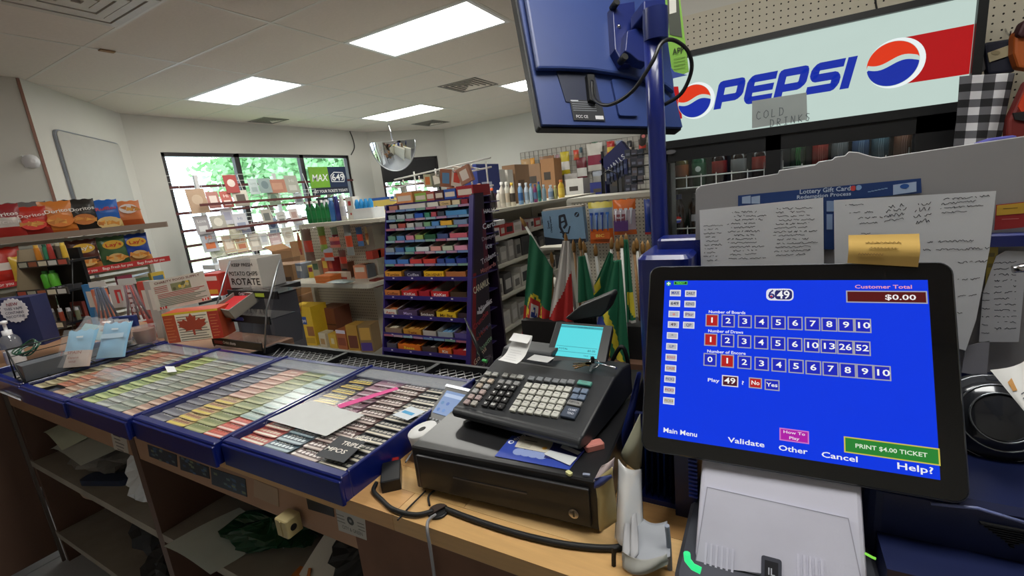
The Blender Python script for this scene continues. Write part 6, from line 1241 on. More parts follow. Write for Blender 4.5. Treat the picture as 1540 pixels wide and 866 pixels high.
# antenna / pen behind tray
pn = thing('stylus_pen', 'dark pen-like stylus standing up between the trays and the register', 'pen', (0, 0, 0))
p0, p1 = at(728, 545, 1, .98), at(686, 470, 1, 1.05)
p1 = at(699, 478, 1, 1.02); MB(darkM).tube([p0, p0+(p1-p0)*.5, p1], [.006, .005, .002], 8).build('pen_body', pn); MB(K('3c9c50')).tube([p0+V((-.004, 0, .006)), p0+V((.010, 0, .004))], .005, 8).build('green_tip', pn)
# =============== FLAGS
FYp = 1.42
hold = thing('flag_holder', 'hidden dark block holding the little flags upright behind the register', 'holder', (at(880, 520, 1, FYp).x, FYp, 0))
MB(matteM).box(-.22, -.04, .93, .26, .06, 1.04).build('holder_block', hold); MB(brownM).box(-.26, -.08, 0, .30, .12, .93).build('holder_stand', hold)
gold = mat('gold_spear_tip', (150, 112, 62), .4, .3, nz=.15); polM = mat('white_flag_sleeve', (206, 206, 202), .6)
GRN, WHT, RED, YEL, BLU = mat('flag_green', (18, 96, 66), .75, nz=.08), mat('flag_white', (198, 194, 190), .75), mat('flag_red', (176, 36, 36), .75), mat('flag_yellow', (206, 190, 50), .75), mat('flag_blue', (36, 56, 130), .75)
def flag(lb, cat_, q, Y, pat, pole, fold=.012, nf=2.5, polc=None, group='small hand flags'):
    t = thing('hand_flag', lb, 'flag', at(pole[0][0], pole[0][1], 1, Y), 0, group); I = t.location.copy()
    P = [at(x, y, 1, Y)-I for x, y in q]
    def fn(u, v):
        top_ = P[0]*(1-u)+P[1]*u; bot = P[3]*(1-u)+P[2]*u; p = top_*(1-v)+bot*v
        return p+V((0, fold*math.sin(nf*2*PI*u+1.2*v)*(.3+.7*v), .0))
    m = MB(); m.grid(fn, 36, 36, True, pat); o = m.build('cloth', t); s_ = o.modifiers.new('thickness', 'SOLIDIFY'); s_.thickness = .0012
    a, b = at(pole[0][0], pole[0][1], 1, Y+.012)-I, at(pole[1][0], pole[1][1], 1, Y+.012)-I
    d = (b-a).normalized(); MB(polc or polM).tube([a+d*.03, b], .0045, 8).build('stick', t)
    MB(gold).tube([a-d*.0, a+d*.010, a+d*.028, a+d*.040], [.001, .0055, .0075, .0055], 8).build('spear_tip', t)
    return t
def pt(u, v):
    dx_, dy_ = u-.42, (v-.70); r = math.hypot(dx_*1.15, dy_*1.55*1)
    if abs(dx_) < .17 and -.17 < dy_ < .13+.06*(1-abs(dx_)/.17):
        if abs(dx_) < .115 and abs(dy_+.01) < .115: return BLU if any(math.hypot(dx_-a, dy_-b) < .028 for a, b in ((0, 0), (.06, 0), (-.06, 0), (0, .06), (0, -.07))) else WHT
        return RED
    if .29 < r < .345 or (r < .345 and (abs(dx_+dy_) < .022 or abs(dx_-dy_*1) < .022 or abs(dy_) < .02)): return YEL
    return RED if v > .66-.1*u+.06*math.sin(6*u) or r < .25 else GRN
f1 = flag('green and red flag with a shield emblem at the left of the flags', 'flag', [(797, 352), (832, 404), (824, 524), (783, 508)], FYp, pt, ((782, 326), (838, 418)), .010, 2, None)
flag('white and red flag hanging beside the shield flag', 'flag', [(846, 362), (857, 362), (863, 505), (818, 518)], FYp-.02, lambda u, v: WHT if v < .60-.42*(u-.3) else RED, ((850, 350), (866, 470)), .008, 2)
flag('dark narrow green flag beside the white and red one', 'flag', [(868, 386), (880, 384), (893, 450), (866, 456)], FYp-.03, lambda u, v: GRN if u > .12 else WHT, ((877, 362), (893, 440)), .006, 2)
flag('folded green flag with a small yellow corner behind the others', 'flag', [(916, 378), (922, 382), (918, 450), (886, 444)], FYp+.02, lambda u, v: YEL if (abs(u-.2)+abs(v-.78) < .22) else GRN, ((920, 356), (918, 430)), .008, 2)
flag('large front green flag with a yellow diamond edge and blue patch', 'flag', [(922, 392), (934, 390), (950, 590), (893, 500)], FYp-.06, lambda u, v: (BLU if v > .72 and u < .30 else (YEL if abs(v-.36-.45*u-.18) < .085+.03*u or (v > .72 and u < .42) else GRN)), ((934, 353), (945, 560)), .010, 2)
flag('tall green flag with yellow lower edge nearest the blue kiosk', 'flag', [(938, 360), (944, 360), (957, 500), (934, 500)], FYp+.0, lambda u, v: YEL if (u > .45 and .55 < v < .85-.3*(1-u)) else (WHT if v > .86 and u > .5 else GRN), ((941, 350), (952, 480)), .006, 2)
for i, (px, py, g) in enumerate([(829, 378, 0), (862, 360, 0), (872, 357, 0), (879, 366, 1), (895, 366, 1), (928, 358, 0), (957, 357, 1), (966, 362, 0), (974, 361, 0), (953, 362, 0)]):
    t = thing('flag_stick', ['leaning gold-tipped stick between the shield flag and the white one', 'gold-tipped stick right of the white and red flag', 'tall brown pair stick right of the white and red flag', 'short white stick with a gold tip in the middle', 'white gold-tipped stick standing alone in the middle', 'thick gold-brown stick left of the tall green flag', 'white gold-tipped stick right of the tall green flag', 'gold stick second from the blue pole', 'gold stick nearest the blue pole', 'short gold stick behind the tall green flag'][i], 'flag stick', at(px, py, 1, FYp+.03), 0, 'flag sticks')
    L_ = V(((-.02 if i == 0 else .012), 0, -.32+.06*g)); MB(polM if g else mat('wood_stick', (150, 112, 70), .6)).tube([(0, 0, -.035), L_], .0045, 8).build('stick', t); MB(gold).tube([(0, 0, 0), (0, 0, -.012), (0, 0, -.03), (0, 0, -.042)], [.001, .006, .008, .006], 8).build('spear_tip', t)
# =============== TOUCH MONITOR
q = quad([(978, 402), (1430, 395), (1458, 758), (965, 675)], .40)
TM = frame(q[3], q[2]-q[3], q[0]-q[3]); TW_ = (q[2]-q[3]).length; TH_ = (q[0]-q[3]).length
tm_ = thing('touch_monitor', 'large black touch screen monitor showing a blue lottery menu', 'monitor', M=TM)
glossb = mat('glossy_black_bezel', (10, 10, 12), .12, nz=.05, coat=.6)
MB(darkM).rbox(.002, .002, TW_-.002, TH_-.002, -.03, -.002, .016, 5, .002).build('monitor_case', tm_)
MB(glossb).rbox(0, 0, TW_, TH_, -.002, .002, .016, 6, .001).build('bezel_glass', tm_)
TI = TM.inverted()
sc = [pl(TM, *p) for p in ((1003, 421), (1393, 423), (1415, 723), (987, 655))]
sx0, sx1 = (sc[0][0]+sc[3][0])/2, (sc[1][0]+sc[2][0])/2; sy0, sy1 = (sc[2][1]+sc[3][1])/2, (sc[0][1]+sc[1][1])/2
def S_(px, py): return pl(TM, px, py)
m = MB(G('0036e4', .95)).rect(sx0, sy0, sx1, sy1, .0023); m.build('screen', tm_)
W1, R1, B1 = G('f0f0f4', .95), G('c02020', .85), G('1c28c0', .9)
bev = G('b0b0bc', .8)
def btn(cx, cy_, w, h, face, s=None, sc_='f8f8f8', fs=.6, edge=bev):
    ui = MB(); x, y = S_(cx, cy_); ui.use(edge).rect(x-w/2, y-h/2, x+w/2, y+h/2, .0026); ui.use(face).rect(x-w/2+.0016, y-h/2+.0016, x+w/2-.0016, y+h/2-.0016, .0028)
    b_ = ui.build('menu_button', tm_)
    if s: MB(G(sc_, .95)).text(s, x, y, .0031, h*fs, w=min(w*.75, len(s)*h*fs*.62)).build('lettering', b_)
bw = abs(S_(1096, 484)[0]-S_(1071, 483)[0])*.79
for i, s in enumerate('1 2 3 4 5 6 7 8 9 10'.split()): btn(1071+(1297-1071)*i/9+[0, -1, -1, -1, -1, -1, 0, 0, 0, 0][i], 482+8*i/9, bw, bw*1.05, R1 if i == 0 else B1, s)
for i, s in enumerate('1 2 3 4 5 6 10 13 26 52'.split()): btn(1070+(1297-1070)*i/9-1, 511+13*i/9, bw, bw*1.05, R1 if i == 0 else B1, s)
for i, s in enumerate('0 1 2 3 4 5 6 7 8 9 10'.split()): btn(1069+(1327-1069)*i/10-1, 541+20*i/10, bw, bw*1.05, R1 if i == 1 else B1, s)
def tx(s, px, py, w, size, c='f0f0f4', e=.95, z=.0027): x, y = S_(px, py); MB(G(c, e)).text(s, x, y, z, size, w=w).build('lettering', tm_)
u1 = abs(S_(1200, 550)[0]-S_(1100, 550)[0])/100
tx('Number of Boards', 1093, 470, 60*u1, .0065); tx('Number of Draws', 1091, 499, 57*u1, .0065); tx('Number of Encore', 1092, 530, 62*u1, .0065)
tx('Play', 1073, 572, 19*u1, .0075); tx('?', 1117, 576, 5*u1, .008)
btn(1098, 573, 26*u1, 19*u1, G('501830', .8), '49', 'f8f8f8', .75, G('e8e0e8', .9)); btn(1136, 576, 20*u1, 18*u1, R1, 'No', 'f8f8f8', .55); btn(1161, 579, 22*u1, 18*u1, B1, 'Yes', 'f8f8f8', .5)
tx('Main Menu', 1023, 650, 57*u1, .0105); tx('Validate', 1122, 665, 58*u1, .0105); tx('Other', 1192, 676, 40*u1, .0105); tx('Cancel', 1262, 687, 50*u1, .0105); tx('Help?', 1375, 704, 48*u1, .0115)
tx('Customer Total', 1327, 432, 72*u1, .0075, 'f0a0a8')
btn(1331, 447, 102*u1, 20*u1, G('5c1010', .8), None); tx('$0.00', 1353, 448, 38*u1, .0105, 'f4f0f0', .95, .0031)
btn(1338, 677, 113*u1, 24*u1, G('2c8c38', .8), 'PRINT $4.00 TICKET', 'e0f0d8', .36, G('d8c850', .85))
btn(1194, 655, 41*u1, 20*u1, G('b820b0', .85), None, 'ffffff', .4, G('e080d8', .8)); tx('How To', 1194, 651, 32*u1, .0055, 'f4e0f4', .95, .0031); tx('Play', 1194, 659, 20*u1, .0055, 'f4e0f4', .95, .0031)
x, y = S_(1172, 443); ui = MB(); ui.use(G('e8e8f4', .9)).prism(rrect(x-20*u1, y-11*u1, x+21*u1, y+10*u1, .006), .0022, .0025); ui.use(G('28286c', .8)).prism(rrect(x-7*u1, y-9*u1, x+19*u1, y+8*u1, .005), .0023, .0027); ui.use(G('28287c', .8)).text('6', x-12*u1, y-1*u1, .003, .020); ui.use(G('f4f4f8', .95)).text('49', x+6*u1, y-1.5*u1, .003, .0175); ui.text('LOTTO', x+5*u1, y+8.2*u1, .003, .0042); ui.use(G('c83048', .8)).disc(x-12*u1, y-4*u1, .0034, .0016, 10)
ui.build('lottery_logo', tm_); ui = MB(); x, y = S_(1006, 427); ui.use(G('38b060', .8)).disc(x, y, .0027, .004, 12); ui.use(W1).rect(x-.003, y-.0008, x+.003, y+.0008, .003); ui.rect(x-.0008, y-.003, x+.0008, y+.003, .0031); ui.build('status_icon', tm_)
btn(1024, 426, 25*u1, 7*u1, G('082808', .5), 'READY', '70f060', .7, G('50c050', .7))
icons = [('MAX', '2c3c90'), ('DAILY', '30304c'), ('649', '202038'), ('KENO', '3c4454'), ('o', 'e05030'), ('Pkr', '6c4878'), ('49', '3c1834'), ('QP', '384078')]
for i, (s, c) in enumerate(icons): btn((1016, 1039)[i % 2]-(i//2)*1.0, 441+(i//2)*15.8+(i % 2)*.8, 20*u1, 12.5*u1, G('c0c0c8', .85), s, c, .6, G('e8e8ec', .9))
for i, (s, c) in enumerate([('*', '5c6c6c'), ('LP', '384c90'), ('BONUS', 'c05060'), ('CASE', 'b05c28'), ('PICK2', '303c80'), ('PICK3', 'a03040'), ('PICK4', 'a08828')]): btn(1011.5-i*.9, 505+i*16.3, 20*u1, 12.5*u1, G('c0c0c8', .85), s, c, .5, G('e8e8ec', .9))
MB(mat('bezel_edge', (70, 74, 84), .3, .3)).tube([(x, y, -.001) for x, y in rrect(-.0005, -.0005, TW_+.0005, TH_+.0005, .0165, 6)], .0012, 5, True).build('bezel_rim', tm_)
MB(darkM).box(TW_*.35, TH_*.35, -.09, TW_*.65, TH_*.7, -.03).build('mount_block', tm_)
# sticky note
o = flatq if 0 else None
Mn = TM @ MX.Translation((0, 0, .0035)); P = [pl(Mn, *p) for p in ((1275, 355), (1381, 353), (1380, 402), (1274, 396))]
sn = thing('sticky_note', 'yellow-brown sticky note stuck on the top edge of the touch monitor', 'note', M=Mn)
def fnn(u, v): x = (P[0][0]*(1-u)+P[1][0]*u)*(1-v)+(P[3][0]*(1-u)+P[2][0]*u)*v; y = (P[0][1]*(1-u)+P[1][1]*u)*(1-v)+(P[3][1]*(1-u)+P[2][1]*u)*v; return (x, y, .001+.006*(math.sin(PI*v*.9)**2)*(1+.3*u)+.004*(1-v))
m = MB(K('c8a458', .8)); m.grid(lambda u, v: fnn(u, 1-v), 8, 8); m.build('note_paper', sn)
m = MB(K('94743c')); 
for k, (a_, b_, v_) in enumerate(((.25, .75, .3), (.3, .7, .5), (.15, .5, .7))):
    pts = []
    for j in range(26): u_ = a_+(b_-a_)*j/25; p = fnn(u_, v_+.035*math.sin(j*2.1+k)); pts.append((p[0], p[1], p[2]+.0012))
    m.tube(pts, .0005, 4)
m.build('handwriting', sn)
# =============== PRINTER UNDER MONITOR
wht2 = mat('printer_lilac_white', (205, 205, 222), .35, nz=.03)
Yp = .66; c1 = at(1052, 690, 1, .68); c2 = at(1293, 737, 1, .68); c3 = at(1046, 815, 1, .60); c4 = at(1299, 850, 1, .60)
pr = thing('ticket_printer', 'pale lilac-white ticket printer standing below the touch monitor', 'printer', (0, 0, 0))
zb = .94; zt_ = c1.z+.03
def prp(x0, x1, zt, zb, yt, yb, d): return [(x0, yb, zb), (x1, yb, zb), (x1, yt+d, zb), (x0, yt+d, zb), (x0, yt, zt), (x1, yt, zt), (x1, yt+d, zt), (x0, yt+d, zt)]
yb_ = .60-(.03); xl, xr = c1.x+.002, c2.x+.004
MB(wht2).add(prp(xl, xr, zt_, zb, .725, .585, .10), BF).build('printer_case', pr, bevel=.006)
Mf = frame((xl, .585, zb), (1, 0, 0), (0, .140, zt_-zb))
P = [pl(Mf, *p) for p in ((1064, 733), (1275, 780), (1296, 880), (1046, 850))]
m = MB(mat('printer_lid', (196, 196, 212), .4)); m.T = Mf; m.prism(P, .0, .004); m.build('lid_panel', pr)
m = MB(mat('printer_line', (150, 150, 166), .5)); m.T = Mf; m.stroke([P[3], P[0], P[1], P[2]], .0012, .0042); m.build('lid_seam', pr)
for k in range(6): 
    x, y = pl(Mf, 1062+8*k, 832+2*k); m = MB(wht2); m.T = Mf; m.rbox(x-.0015, y-.02, x+.0015, y+.014, .003, .006, .001, 2); m.build('rib', pr)
for k in range(5):
    x, y = pl(Mf, 1200+9*k, 850+2*k); m = MB(wht2); m.T = Mf; m.rbox(x-.0015, y-.02, x+.0015, y+.014, .003, .006, .001, 2); m.build('rib', pr)
x, y = pl(Mf, 1160, 853); m = MB(mat('slot_grey', (70, 72, 84), .4)); m.T = Mf; m.rbox(x-.012, y-.03, x+.012, y+.012, .003, .006, .003, 3); m.use(K('1c1c24')).rect(x-.008, y-.028, x+.008, y+.007, .0063); m.use(K('b8bcc8')).text('IL', x, y-.006, .0066, .012); m.build('latch', pr)
MB(mat('grey_base', (60, 62, 70), .4)).rbox(xl-.022, .535, xr+.02, .80, .925, .955, .03, 5, .006).build('printer_base', pr)
gl = at(1032, 845, 1, .545); m = MB(G('38f090', 1.0)); m.tube([at(x, y, 1, .540) for x, y in ((1033, 832), (1034, 842), (1042, 852), (1054, 858))], .0045, 8); m.build('green_light', pr)
# =============== KIOSK body (blue plastic), pole, boards
kb = thing('lottery_kiosk', 'royal blue plastic lottery terminal body behind the touch monitor', 'kiosk', (0, 0, 0))
MB(blueM).rbox(-.236, .92, -.13, 1.08, .92, 1.343, .02, 4, .008).build('left_housing', kb)
MB(navyM).rbox(-.21, .84, -.10, .90, .92, 1.10, .01, 3, .004).build('inner_housing', kb)
MB(navyM).box(-.13, 1.02, .92, .62, 1.06, 1.36).build('back_panel', kb)
a, b = at(1000, 372, 1, 1.04), at(1050, 354, 1, 1.04); MB(blueM).rbox(a.x-.01, 1.0, b.x+.02, 1.07, 1.30, b.z, .01, 3, .004).build('top_rail', kb)
a = at(1440, 352, 1, 1.0); MB(blueM).rbox(.20, .985, .66, 1.05, a.z-.02, a.z, .005, 3, .003).build('right_rail', kb)
MB(mat('dark_navy_plastic', (16, 26, 66), .4)).rbox(.12, .70, .62, 1.0, .93, 1.06, .02, 4, .008).build('console', kb)
MB(mat('dark_navy_plastic', (16, 26, 66), .4)).box(.135, .63, .925, .62, .72, .99).build('console_front', kb)
MB(mat('edge_line', (110, 120, 170), .3)).tube([at(1400, 757, 1, .695), at(1470, 764, 1, .695), at(1545, 787, 1, .695)], .0022, 6).build('edge_line', kb)
for k in range(9): p = at(1438+1.5*k, 700, 1, .695); MB(matteM).box(.235+.004*k, .694, 1.035-.003*k, .265-.004*k+.03, .70, 1.0365-.003*k).build('vent_slot', kb)
MB(G('90f050', .8)).tube([at(1301, 832, 1, .625), at(1312, 838, 1, .625), at(1317, 840, 1, .625)], .0016, 6).build('status_light', kb)
MB(mat('dark_navy_plastic', (16, 26, 66), .4)).box(-.135, .72, .92, -.10, .84, 1.08).build('side_column', kb)
for k in range(14): MB(mat('navy_edge', (40, 60, 150), .4)).box(-.112, .716, .965+.0075*k, -.098, .720, .968+.0075*k).build('vent_slot', kb)
# pole
pp0 = at(995, 420, 1, 1.12); ppt = at(978, -60, 1, 1.12)
pole = thing('monitor_pole', 'blue steel pole carrying the hanging customer monitor', 'pole', (0, 0, 0))
bot = at(996, 470, 1, 1.12); MB(blueM).tube([bot-V((0, 0, .3)), bot, at(993, 375, 1, 1.12), at(987, 190, 1, 1.12), at(981, 40, 1, 1.12)], .0195, 20).build('tube', pole)
j = at(993, 372, 1, 1.12); MB(matteM).lathe([(.0205, -.002), (.0205, .002)], j.x, j.y, j.z, 20).build('joint', pole)
# customer monitor (seen from behind)
bl_, br_ = V((-.528, 1.19, 1.657)), V((-.195, 1.245, 1.610))
BLm = EYE+ray(815, 188)*1.13; BRm = EYE+ray(1025, 192)*1.28; TLm = EYE+ray(780, 0)*1.18
Mm = frame(BLm, BRm-BLm, TLm-BLm); MWd = (BRm-BLm).length
cm = thing('customer_monitor', 'blue-backed customer monitor hanging from the pole, seen from behind', 'monitor', M=Mm)
slate = mat('slate_blue_plastic', (44, 64, 122), .42, nz=.06)
Hm = .50
MB(darkM).rbox(-.006, -.005, MWd+.004, Hm, -.03, -.006, .006, 3).build('bezel', cm)
MB(G('202840', .4)).rect(.01, .01, MWd-.012, Hm-.01, -.0302).build('screen', cm)
def bk(u_, v_):
    x, y = u_*MWd, v_*Hm; d = .010
    
    return (x, y, -.006+d)
m = MB(slate); m.grid(bk, 24, 30); m.add([bk(u_, 0) for u_ in (0, 1)]+[(MWd, 0, -.006), (0, 0, -.006)], [(3, 2, 1, 0)]); m.add([(0, 0, -.006), (0, Hm, -.006), (0, Hm, .004), (0, 0, .004)], [(3, 2, 1, 0)]); m.add([(MWd, 0, -.006), (MWd, Hm, -.006), (MWd, Hm, .004), (MWd, 0, .004)], [(0, 1, 2, 3)]); m.build('rear_shell', cm)
P = [pl(Mm, *p, .02) for p in ((808, 104), (845, 104), (890, 106), (930, 112), (965, 120), (1000, 128), (1014, 140), (1000, -20), (787, -20))]
MB(slate).prism(P, .008, .024).build('shell_bulge', cm, bevel=.006)
P = [pl(Mm, *p) for p in ((835, 108), (905, 104), (965, 118), (965, 182), (845, 182))]
MB(mat('port_recess', (24, 32, 58), .5)).prism([(P[0][0], P[0][1]), (P[1][0]-.03, P[0][1]-.004), (P[1][0]-.03, P[4][1]+.045), (P[0][0]+.01, P[4][1]+.05)], .002, .0065).build('port_recess', cm)
MB(slate).rbox(pl(Mm, 905, 0, .02)[0] if 0 else MWd*.52, .025, MWd*.66, .13, .0, .012, .006, 3).build('rear_boss', cm)
a, b = pl(Mm, 857, 152), pl(Mm, 909, 186)
m = MB(K('24262c')).rect(a[0]-.004, b[1]+.004, b[0], a[1], .0068); m.use(K('d8d8dc')).text('FCC CE', a[0]+.022, b[1]+.014, .0074, .011, w=.034); m.rect(b[0]-.028, b[1]+.008, b[0]-.004, b[1]+.018, .0072); m.use(K('8c9098'))
for k in range(5): m.rect(a[0], a[1]-.006-.006*k, b[0]-.02, a[1]-.0045-.006*k, .0072)
m.use(K('c0c4cc')).rect(a[0]-.002, a[1]-.004, a[0]+.02, a[1]-.001, .0073); m.build('rating_label', cm)
# bracket
def fx(px, py, w=.04): return pl(Mm, px, py, w)
br = MB(navyM); w_ = .034
P = [fx(*p, w_) for p in ((916, 14), (950, 8), (952, 60), (950, 100), (932, 102), (920, 80))]; br.prism(P, .012, .05)
P = [fx(*p, .05) for p in ((935, 56), (962, 48), (966, 104), (952, 100), (940, 90), (932, 86))]; br.prism(P, .045, .075); br.build('bracket_plate', cm, bevel=.003)
P = [fx(*p, .06) for p in ((948, 26), (994, 22), (994, 48), (964, 50), (948, 46))]; MB(navyM).prism(P, .06, .12).build('clamp', cm, bevel=.004)
for px, py, r in ((922, 11, .009), (934, 92, .009)):
    x, y = fx(px, py, .05); MB(matteM).cyl((x, y, .045), (x, y, .07), r, 12).build('knob', cm)
for px, py in ((929, 42), (967, 36)): x, y = fx(px, py, .07 if px > 950 else .045); MB(chrome).lathe([(.0055, 0), (.005, .003), (.001, .005)], x, y, .050 if px < 950 else .12, 12).build('bolt', cm)
MB(matteM).prism([fx(*p, .03) for p in ((886, 108), (896, 108), (901, 150), (890, 146))], .006, .020).build('cable_bundle', cm)
pc = at(986, 38, 1, 1.12); MB(navyM).lathe([(.026, -.03), (.027, 0), (.026, .032)], pc.x, pc.y, pc.z, 20).build('clamp_collar', pole)
cable('monitor_cable', 'glossy black cable looping below the hanging monitor', [at(890, 122, 1, 1.16), at(893, 148, 1, 1.12), at(915, 158, 1, 1.08), at(950, 138, 1, 1.05), at(980, 95, 1, 1.05), at(994, 66, 1, 1.07), at(1012, 60, 1, 1.10), at(1034, 76, 1, 1.12), at(1040, 105, 1, 1.14), at(1025, 140, 1, 1.15), at(998, 158, 1, 1.15)], .0042, darkM, 8)
# green leaflet behind monitor
Mg = FY(*at(1000, 118, 1, 1.30)); P = [pl(Mg, *p) for p in ((1000, -8), (1022, -8), (1036, 108), (1012, 118), (1004, 60))]
gf = thing('green_leaflet', 'green app leaflet hanging beside the customer monitor', 'leaflet', M=Mg); MB(K('84b84c')).prism(P, -.002, 0).build('leaflet_sheet', gf)
P = [pl(Mg, *p) for p in ((1003, -8), (1020, -8), (1026, 56), (1007, 52))]; m = MB(K('4c5048')).prism(P, .0002, .001); x, y = pl(Mg, 1020, 77); m.use(K('28301c')).text('APP', x, y, .0015, .02, w=.027); m.use(K('5c8038'))
for k in range(4): x, y = pl(Mg, 1022, 88+5*k); m.rect(x-.014, y, x+.014, y+.0015, .0012)
m.use(K('d8d8d0')); x, y = pl(Mg, 1012, 12); m.rect(x-.008, y-.012, x+.008, y+.022, .0014); m.use(K('3c50a0')).prism([pl(Mg, *p) for p in ((1008, 100), (1014, 108), (1034, 113), (1012, 118))], .0004, .0012); m.build('lettering', gf)
# grey die-cut board with sheets
BY = 1.0; MBd = FY(0, BY, 0)
P = [pl(MBd, *p) for p in ((1046, 560), (1046, 292), (1048, 285), (1054, 280), (1170, 262), (1172, 257), (1226, 249), (1232, 244), (1252, 241), (1256, 237), (1271, 235), (1277, 229), (1290, 230), (1310, 236), (1325, 238), (1560, 203), (1560, 560))]
bd = thing('grey_header_board', 'large grey die-cut board seen from behind above the touch monitor', 'board', M=MBd)
MB(mat('grey_coroplast', (150, 149, 152), .6, nz=.03)).prism(P, -.004, 0).build('board_sheet', bd)
m = MB(mat('board_edge_pale', (178, 178, 182), .5)); m.tube([(x, y, -.002) for x, y in P[1:-1]], .0015, 5); m.build('board_edge', bd)
def onb(name, lb, q, c, y, extra=None, cat='sheet', th=.0006):
    M = FY(0, y, 0); P = [pl(M, *p) for p in q]; t = thing(name, lb, cat, M=M); MB(K(c, .6) if isinstance(c, str) else c).prism(P, 0, th).build('sheet', t)
    if extra: m = MB(); extra(m, P, M); m.build('lettering', t)
    return t
def gift(m, P, M):
    def s(t_, px, py, sz, w=None, c='c0d0e8'): x, y = pl(M, px, py); m.use(K(c)).text(t_, x, y, .001, sz, w=w, rot=.0)
    s('Lottery Gift Card', 1240, 286, .011, .075); s('Redemption Process', 1238, 294, .009, .08)
    m.use(K('c84848')); x, y = pl(M, 1283, 283); m.disc(x, y, .001, .0045, 12); m.use(K('8cb0e0')); x, y = pl(M, 1291, 282); m.disc(x, y, .001, .0045, 12)
    m.use(K('a8bcdc')).prism([pl(M, *p) for p in ((1343, 278), (1378, 273), (1378, 288), (1343, 293))], .0007, .001); m.use(K('2858a8')); x, y = pl(M, 1360, 280); m.disc(x, y, .0013, .006, 14, .004)
    for x_ in (1243,): m.use(K('8ca4cc')).prism([pl(M, *p) for p in ((1243, 302), (1254, 302), (1254, 318), (1243, 318))], .0007, .001); m.prism([pl(M, *p) for p in ((1243, 322), (1252, 322), (1252, 345), (1243, 345))], .0007, .001)
    for x_ in (1116, 1130): m.use(K('a0b4d4')).prism([pl(M, x_, 296), pl(M, x_+13, 294), pl(M, x_+13, 306), pl(M, x_, 306)], .0007, .001)
    m.use(K('8cacd8'))
    for k in range(6): x, y = pl(M, 1305+5*k, 289-k); m.rect(x, y, x+.004, y+.0015, .001)
onb('gift_card_poster', 'blue lottery gift card process poster behind the handwritten sheets', [(1110, 294), (1385, 268), (1386, 290), (1256, 302), (1256, 375), (1110, 375)], '1c3c78', .997, gift)
hw = K('3c3e48', .8)
def scrib(seed, lines):
    def f(m, P, M):
        rn = random.Random(seed); m.use(hw)
        for (px0, px1, py, sz, dy) in lines:
            x, y = pl(M, px0, py); x1, y1 = pl(M, px1, py+dy); n = max(6, int((x1-x)/.0016)); pts = []; kk = 0
            for k in range(n):
                if rn.random() < .10 and pts:
                    m.stroke(pts, .0009, .0009, joint=False); pts = []; continue
                t_ = k/n; pts.append((x+(x1-x)*t_+rn.uniform(-.0006, .0006), y+(y1-y)*t_+rn.uniform(-1, 1)*sz))
            if len(pts) > 1: m.stroke(pts, .0009, .0009, joint=False)
    return f
rn = random.Random(5); L1 = []
for k in range(13): y = 322+5.8*k; L1 += [(1058+rn.randint(0, 4), 1083+rn.randint(-8, 6), y, .0014, -1)] if k > 2 else []; L1 += [(1092+rn.randint(0, 14), 1150+rn.randint(-16, 5), y-3, .0016, -1)]; L1 += [(1163+rn.randint(0, 6), 1228+rn.randint(-16, 4), y-8, .0016, -2)]
sh1 = onb('price_list_sheet', 'handwritten price list sheet taped at the left of the grey board', [(1052, 316), (1238, 297), (1240, 470), (1056, 470)], 'dcdee4', .994, scrib(3, L1))
L2 = [(1268, 1300, 308, .0012, -1), (1278, 1315, 320, .0014, -2), (1336, 1362, 311, .003, -4), (1332, 1364, 318, .003, -4), (1330, 1362, 325, .003, -4), (1330, 1360, 332, .003, -4), (1380, 1404, 308, .0034, -4), (1376, 1404, 316, .0034, -4), (1374, 1402, 325, .0034, -4), (1378, 1400, 334, .0034, -4), (1415, 1490, 300, .0016, -6), (1415, 1470, 307, .0016, -5), (1414, 1480, 313, .0016, -5), (1416, 1460, 320, .0014, -3), (1288, 1310, 352, .0012, -1), (1395, 1470, 364, .0018, -3), (1388, 1490, 376, .002, -3), (1440, 1488, 395, .0018, -3), (1440, 1480, 420, .0018, -2), (1440, 1470, 445, .0014, -2), (1440, 1450, 470, .0016, 0), (1290, 1330, 328, .0014, -2), (1292, 1322, 336, .0014, -2)]
onb('handwritten_sheet', 'large curling handwritten sheet behind the sticky note', [(1254, 301), (1498, 287), (1488, 375), (1468, 480), (1452, 527), (1256, 470)], 'dadde4', .985, scrib(7, L2))
L3 = [(1495, 1530, 395+9*k, .0016, -1) for k in range(12)]+[(1476, 1490, 440+12*k, .0014, 0) for k in range(6)]
onb('handwritten_sheet', 'narrower handwritten sheet hanging at the right edge', [(1498, 385), (1512, 377), (1545, 378), (1532, 514), (1472, 514), (1478, 440)], 'bcbec6', .99, scrib(9, L3))
onb('yellow_card', 'yellow card strip hanging right of the large handwritten sheet', [(1488, 357), (1502, 357), (1497, 440), (1480, 440)], 'a89440', .992, lambda m, P, M: [m.use(K('3c3830' if k == 3 else '7c7040')).prism([pl(M, 1486, 380+16*k), pl(M, 1496, 380+16*k), pl(M, 1495, 386+16*k), pl(M, 1485, 386+16*k)], .0008, .001) for k in range(4)])
onb('warning_card', 'yellow and red printed card at the right edge under the grey board', [(1498, 308), (1545, 303), (1545, 341), (1495, 346)], '9c2428', .993, lambda m, P, M: [m.use(K('c8a038')).prism([pl(M, 1499, 309), pl(M, 1545, 304), pl(M, 1545, 320), pl(M, 1498, 324)], .0008, .001), m.use(K('5c4c20')).rect(*pl(M, 1508, 314), *pl(M, 1530, 312), .0013), m.use(K('c87878')).rect(*pl(M, 1506, 330), *pl(M, 1532, 328), .0013)])
a = at(1534, 405, 1, .95); t = thing('metal_clip', 'silver round clip on the right handwritten sheet', 'clip', a); MB(chrome).tube([(-.008, 0, 0), (.014, 0, .004)], [.006, .008], 12).build('clip_body', t)
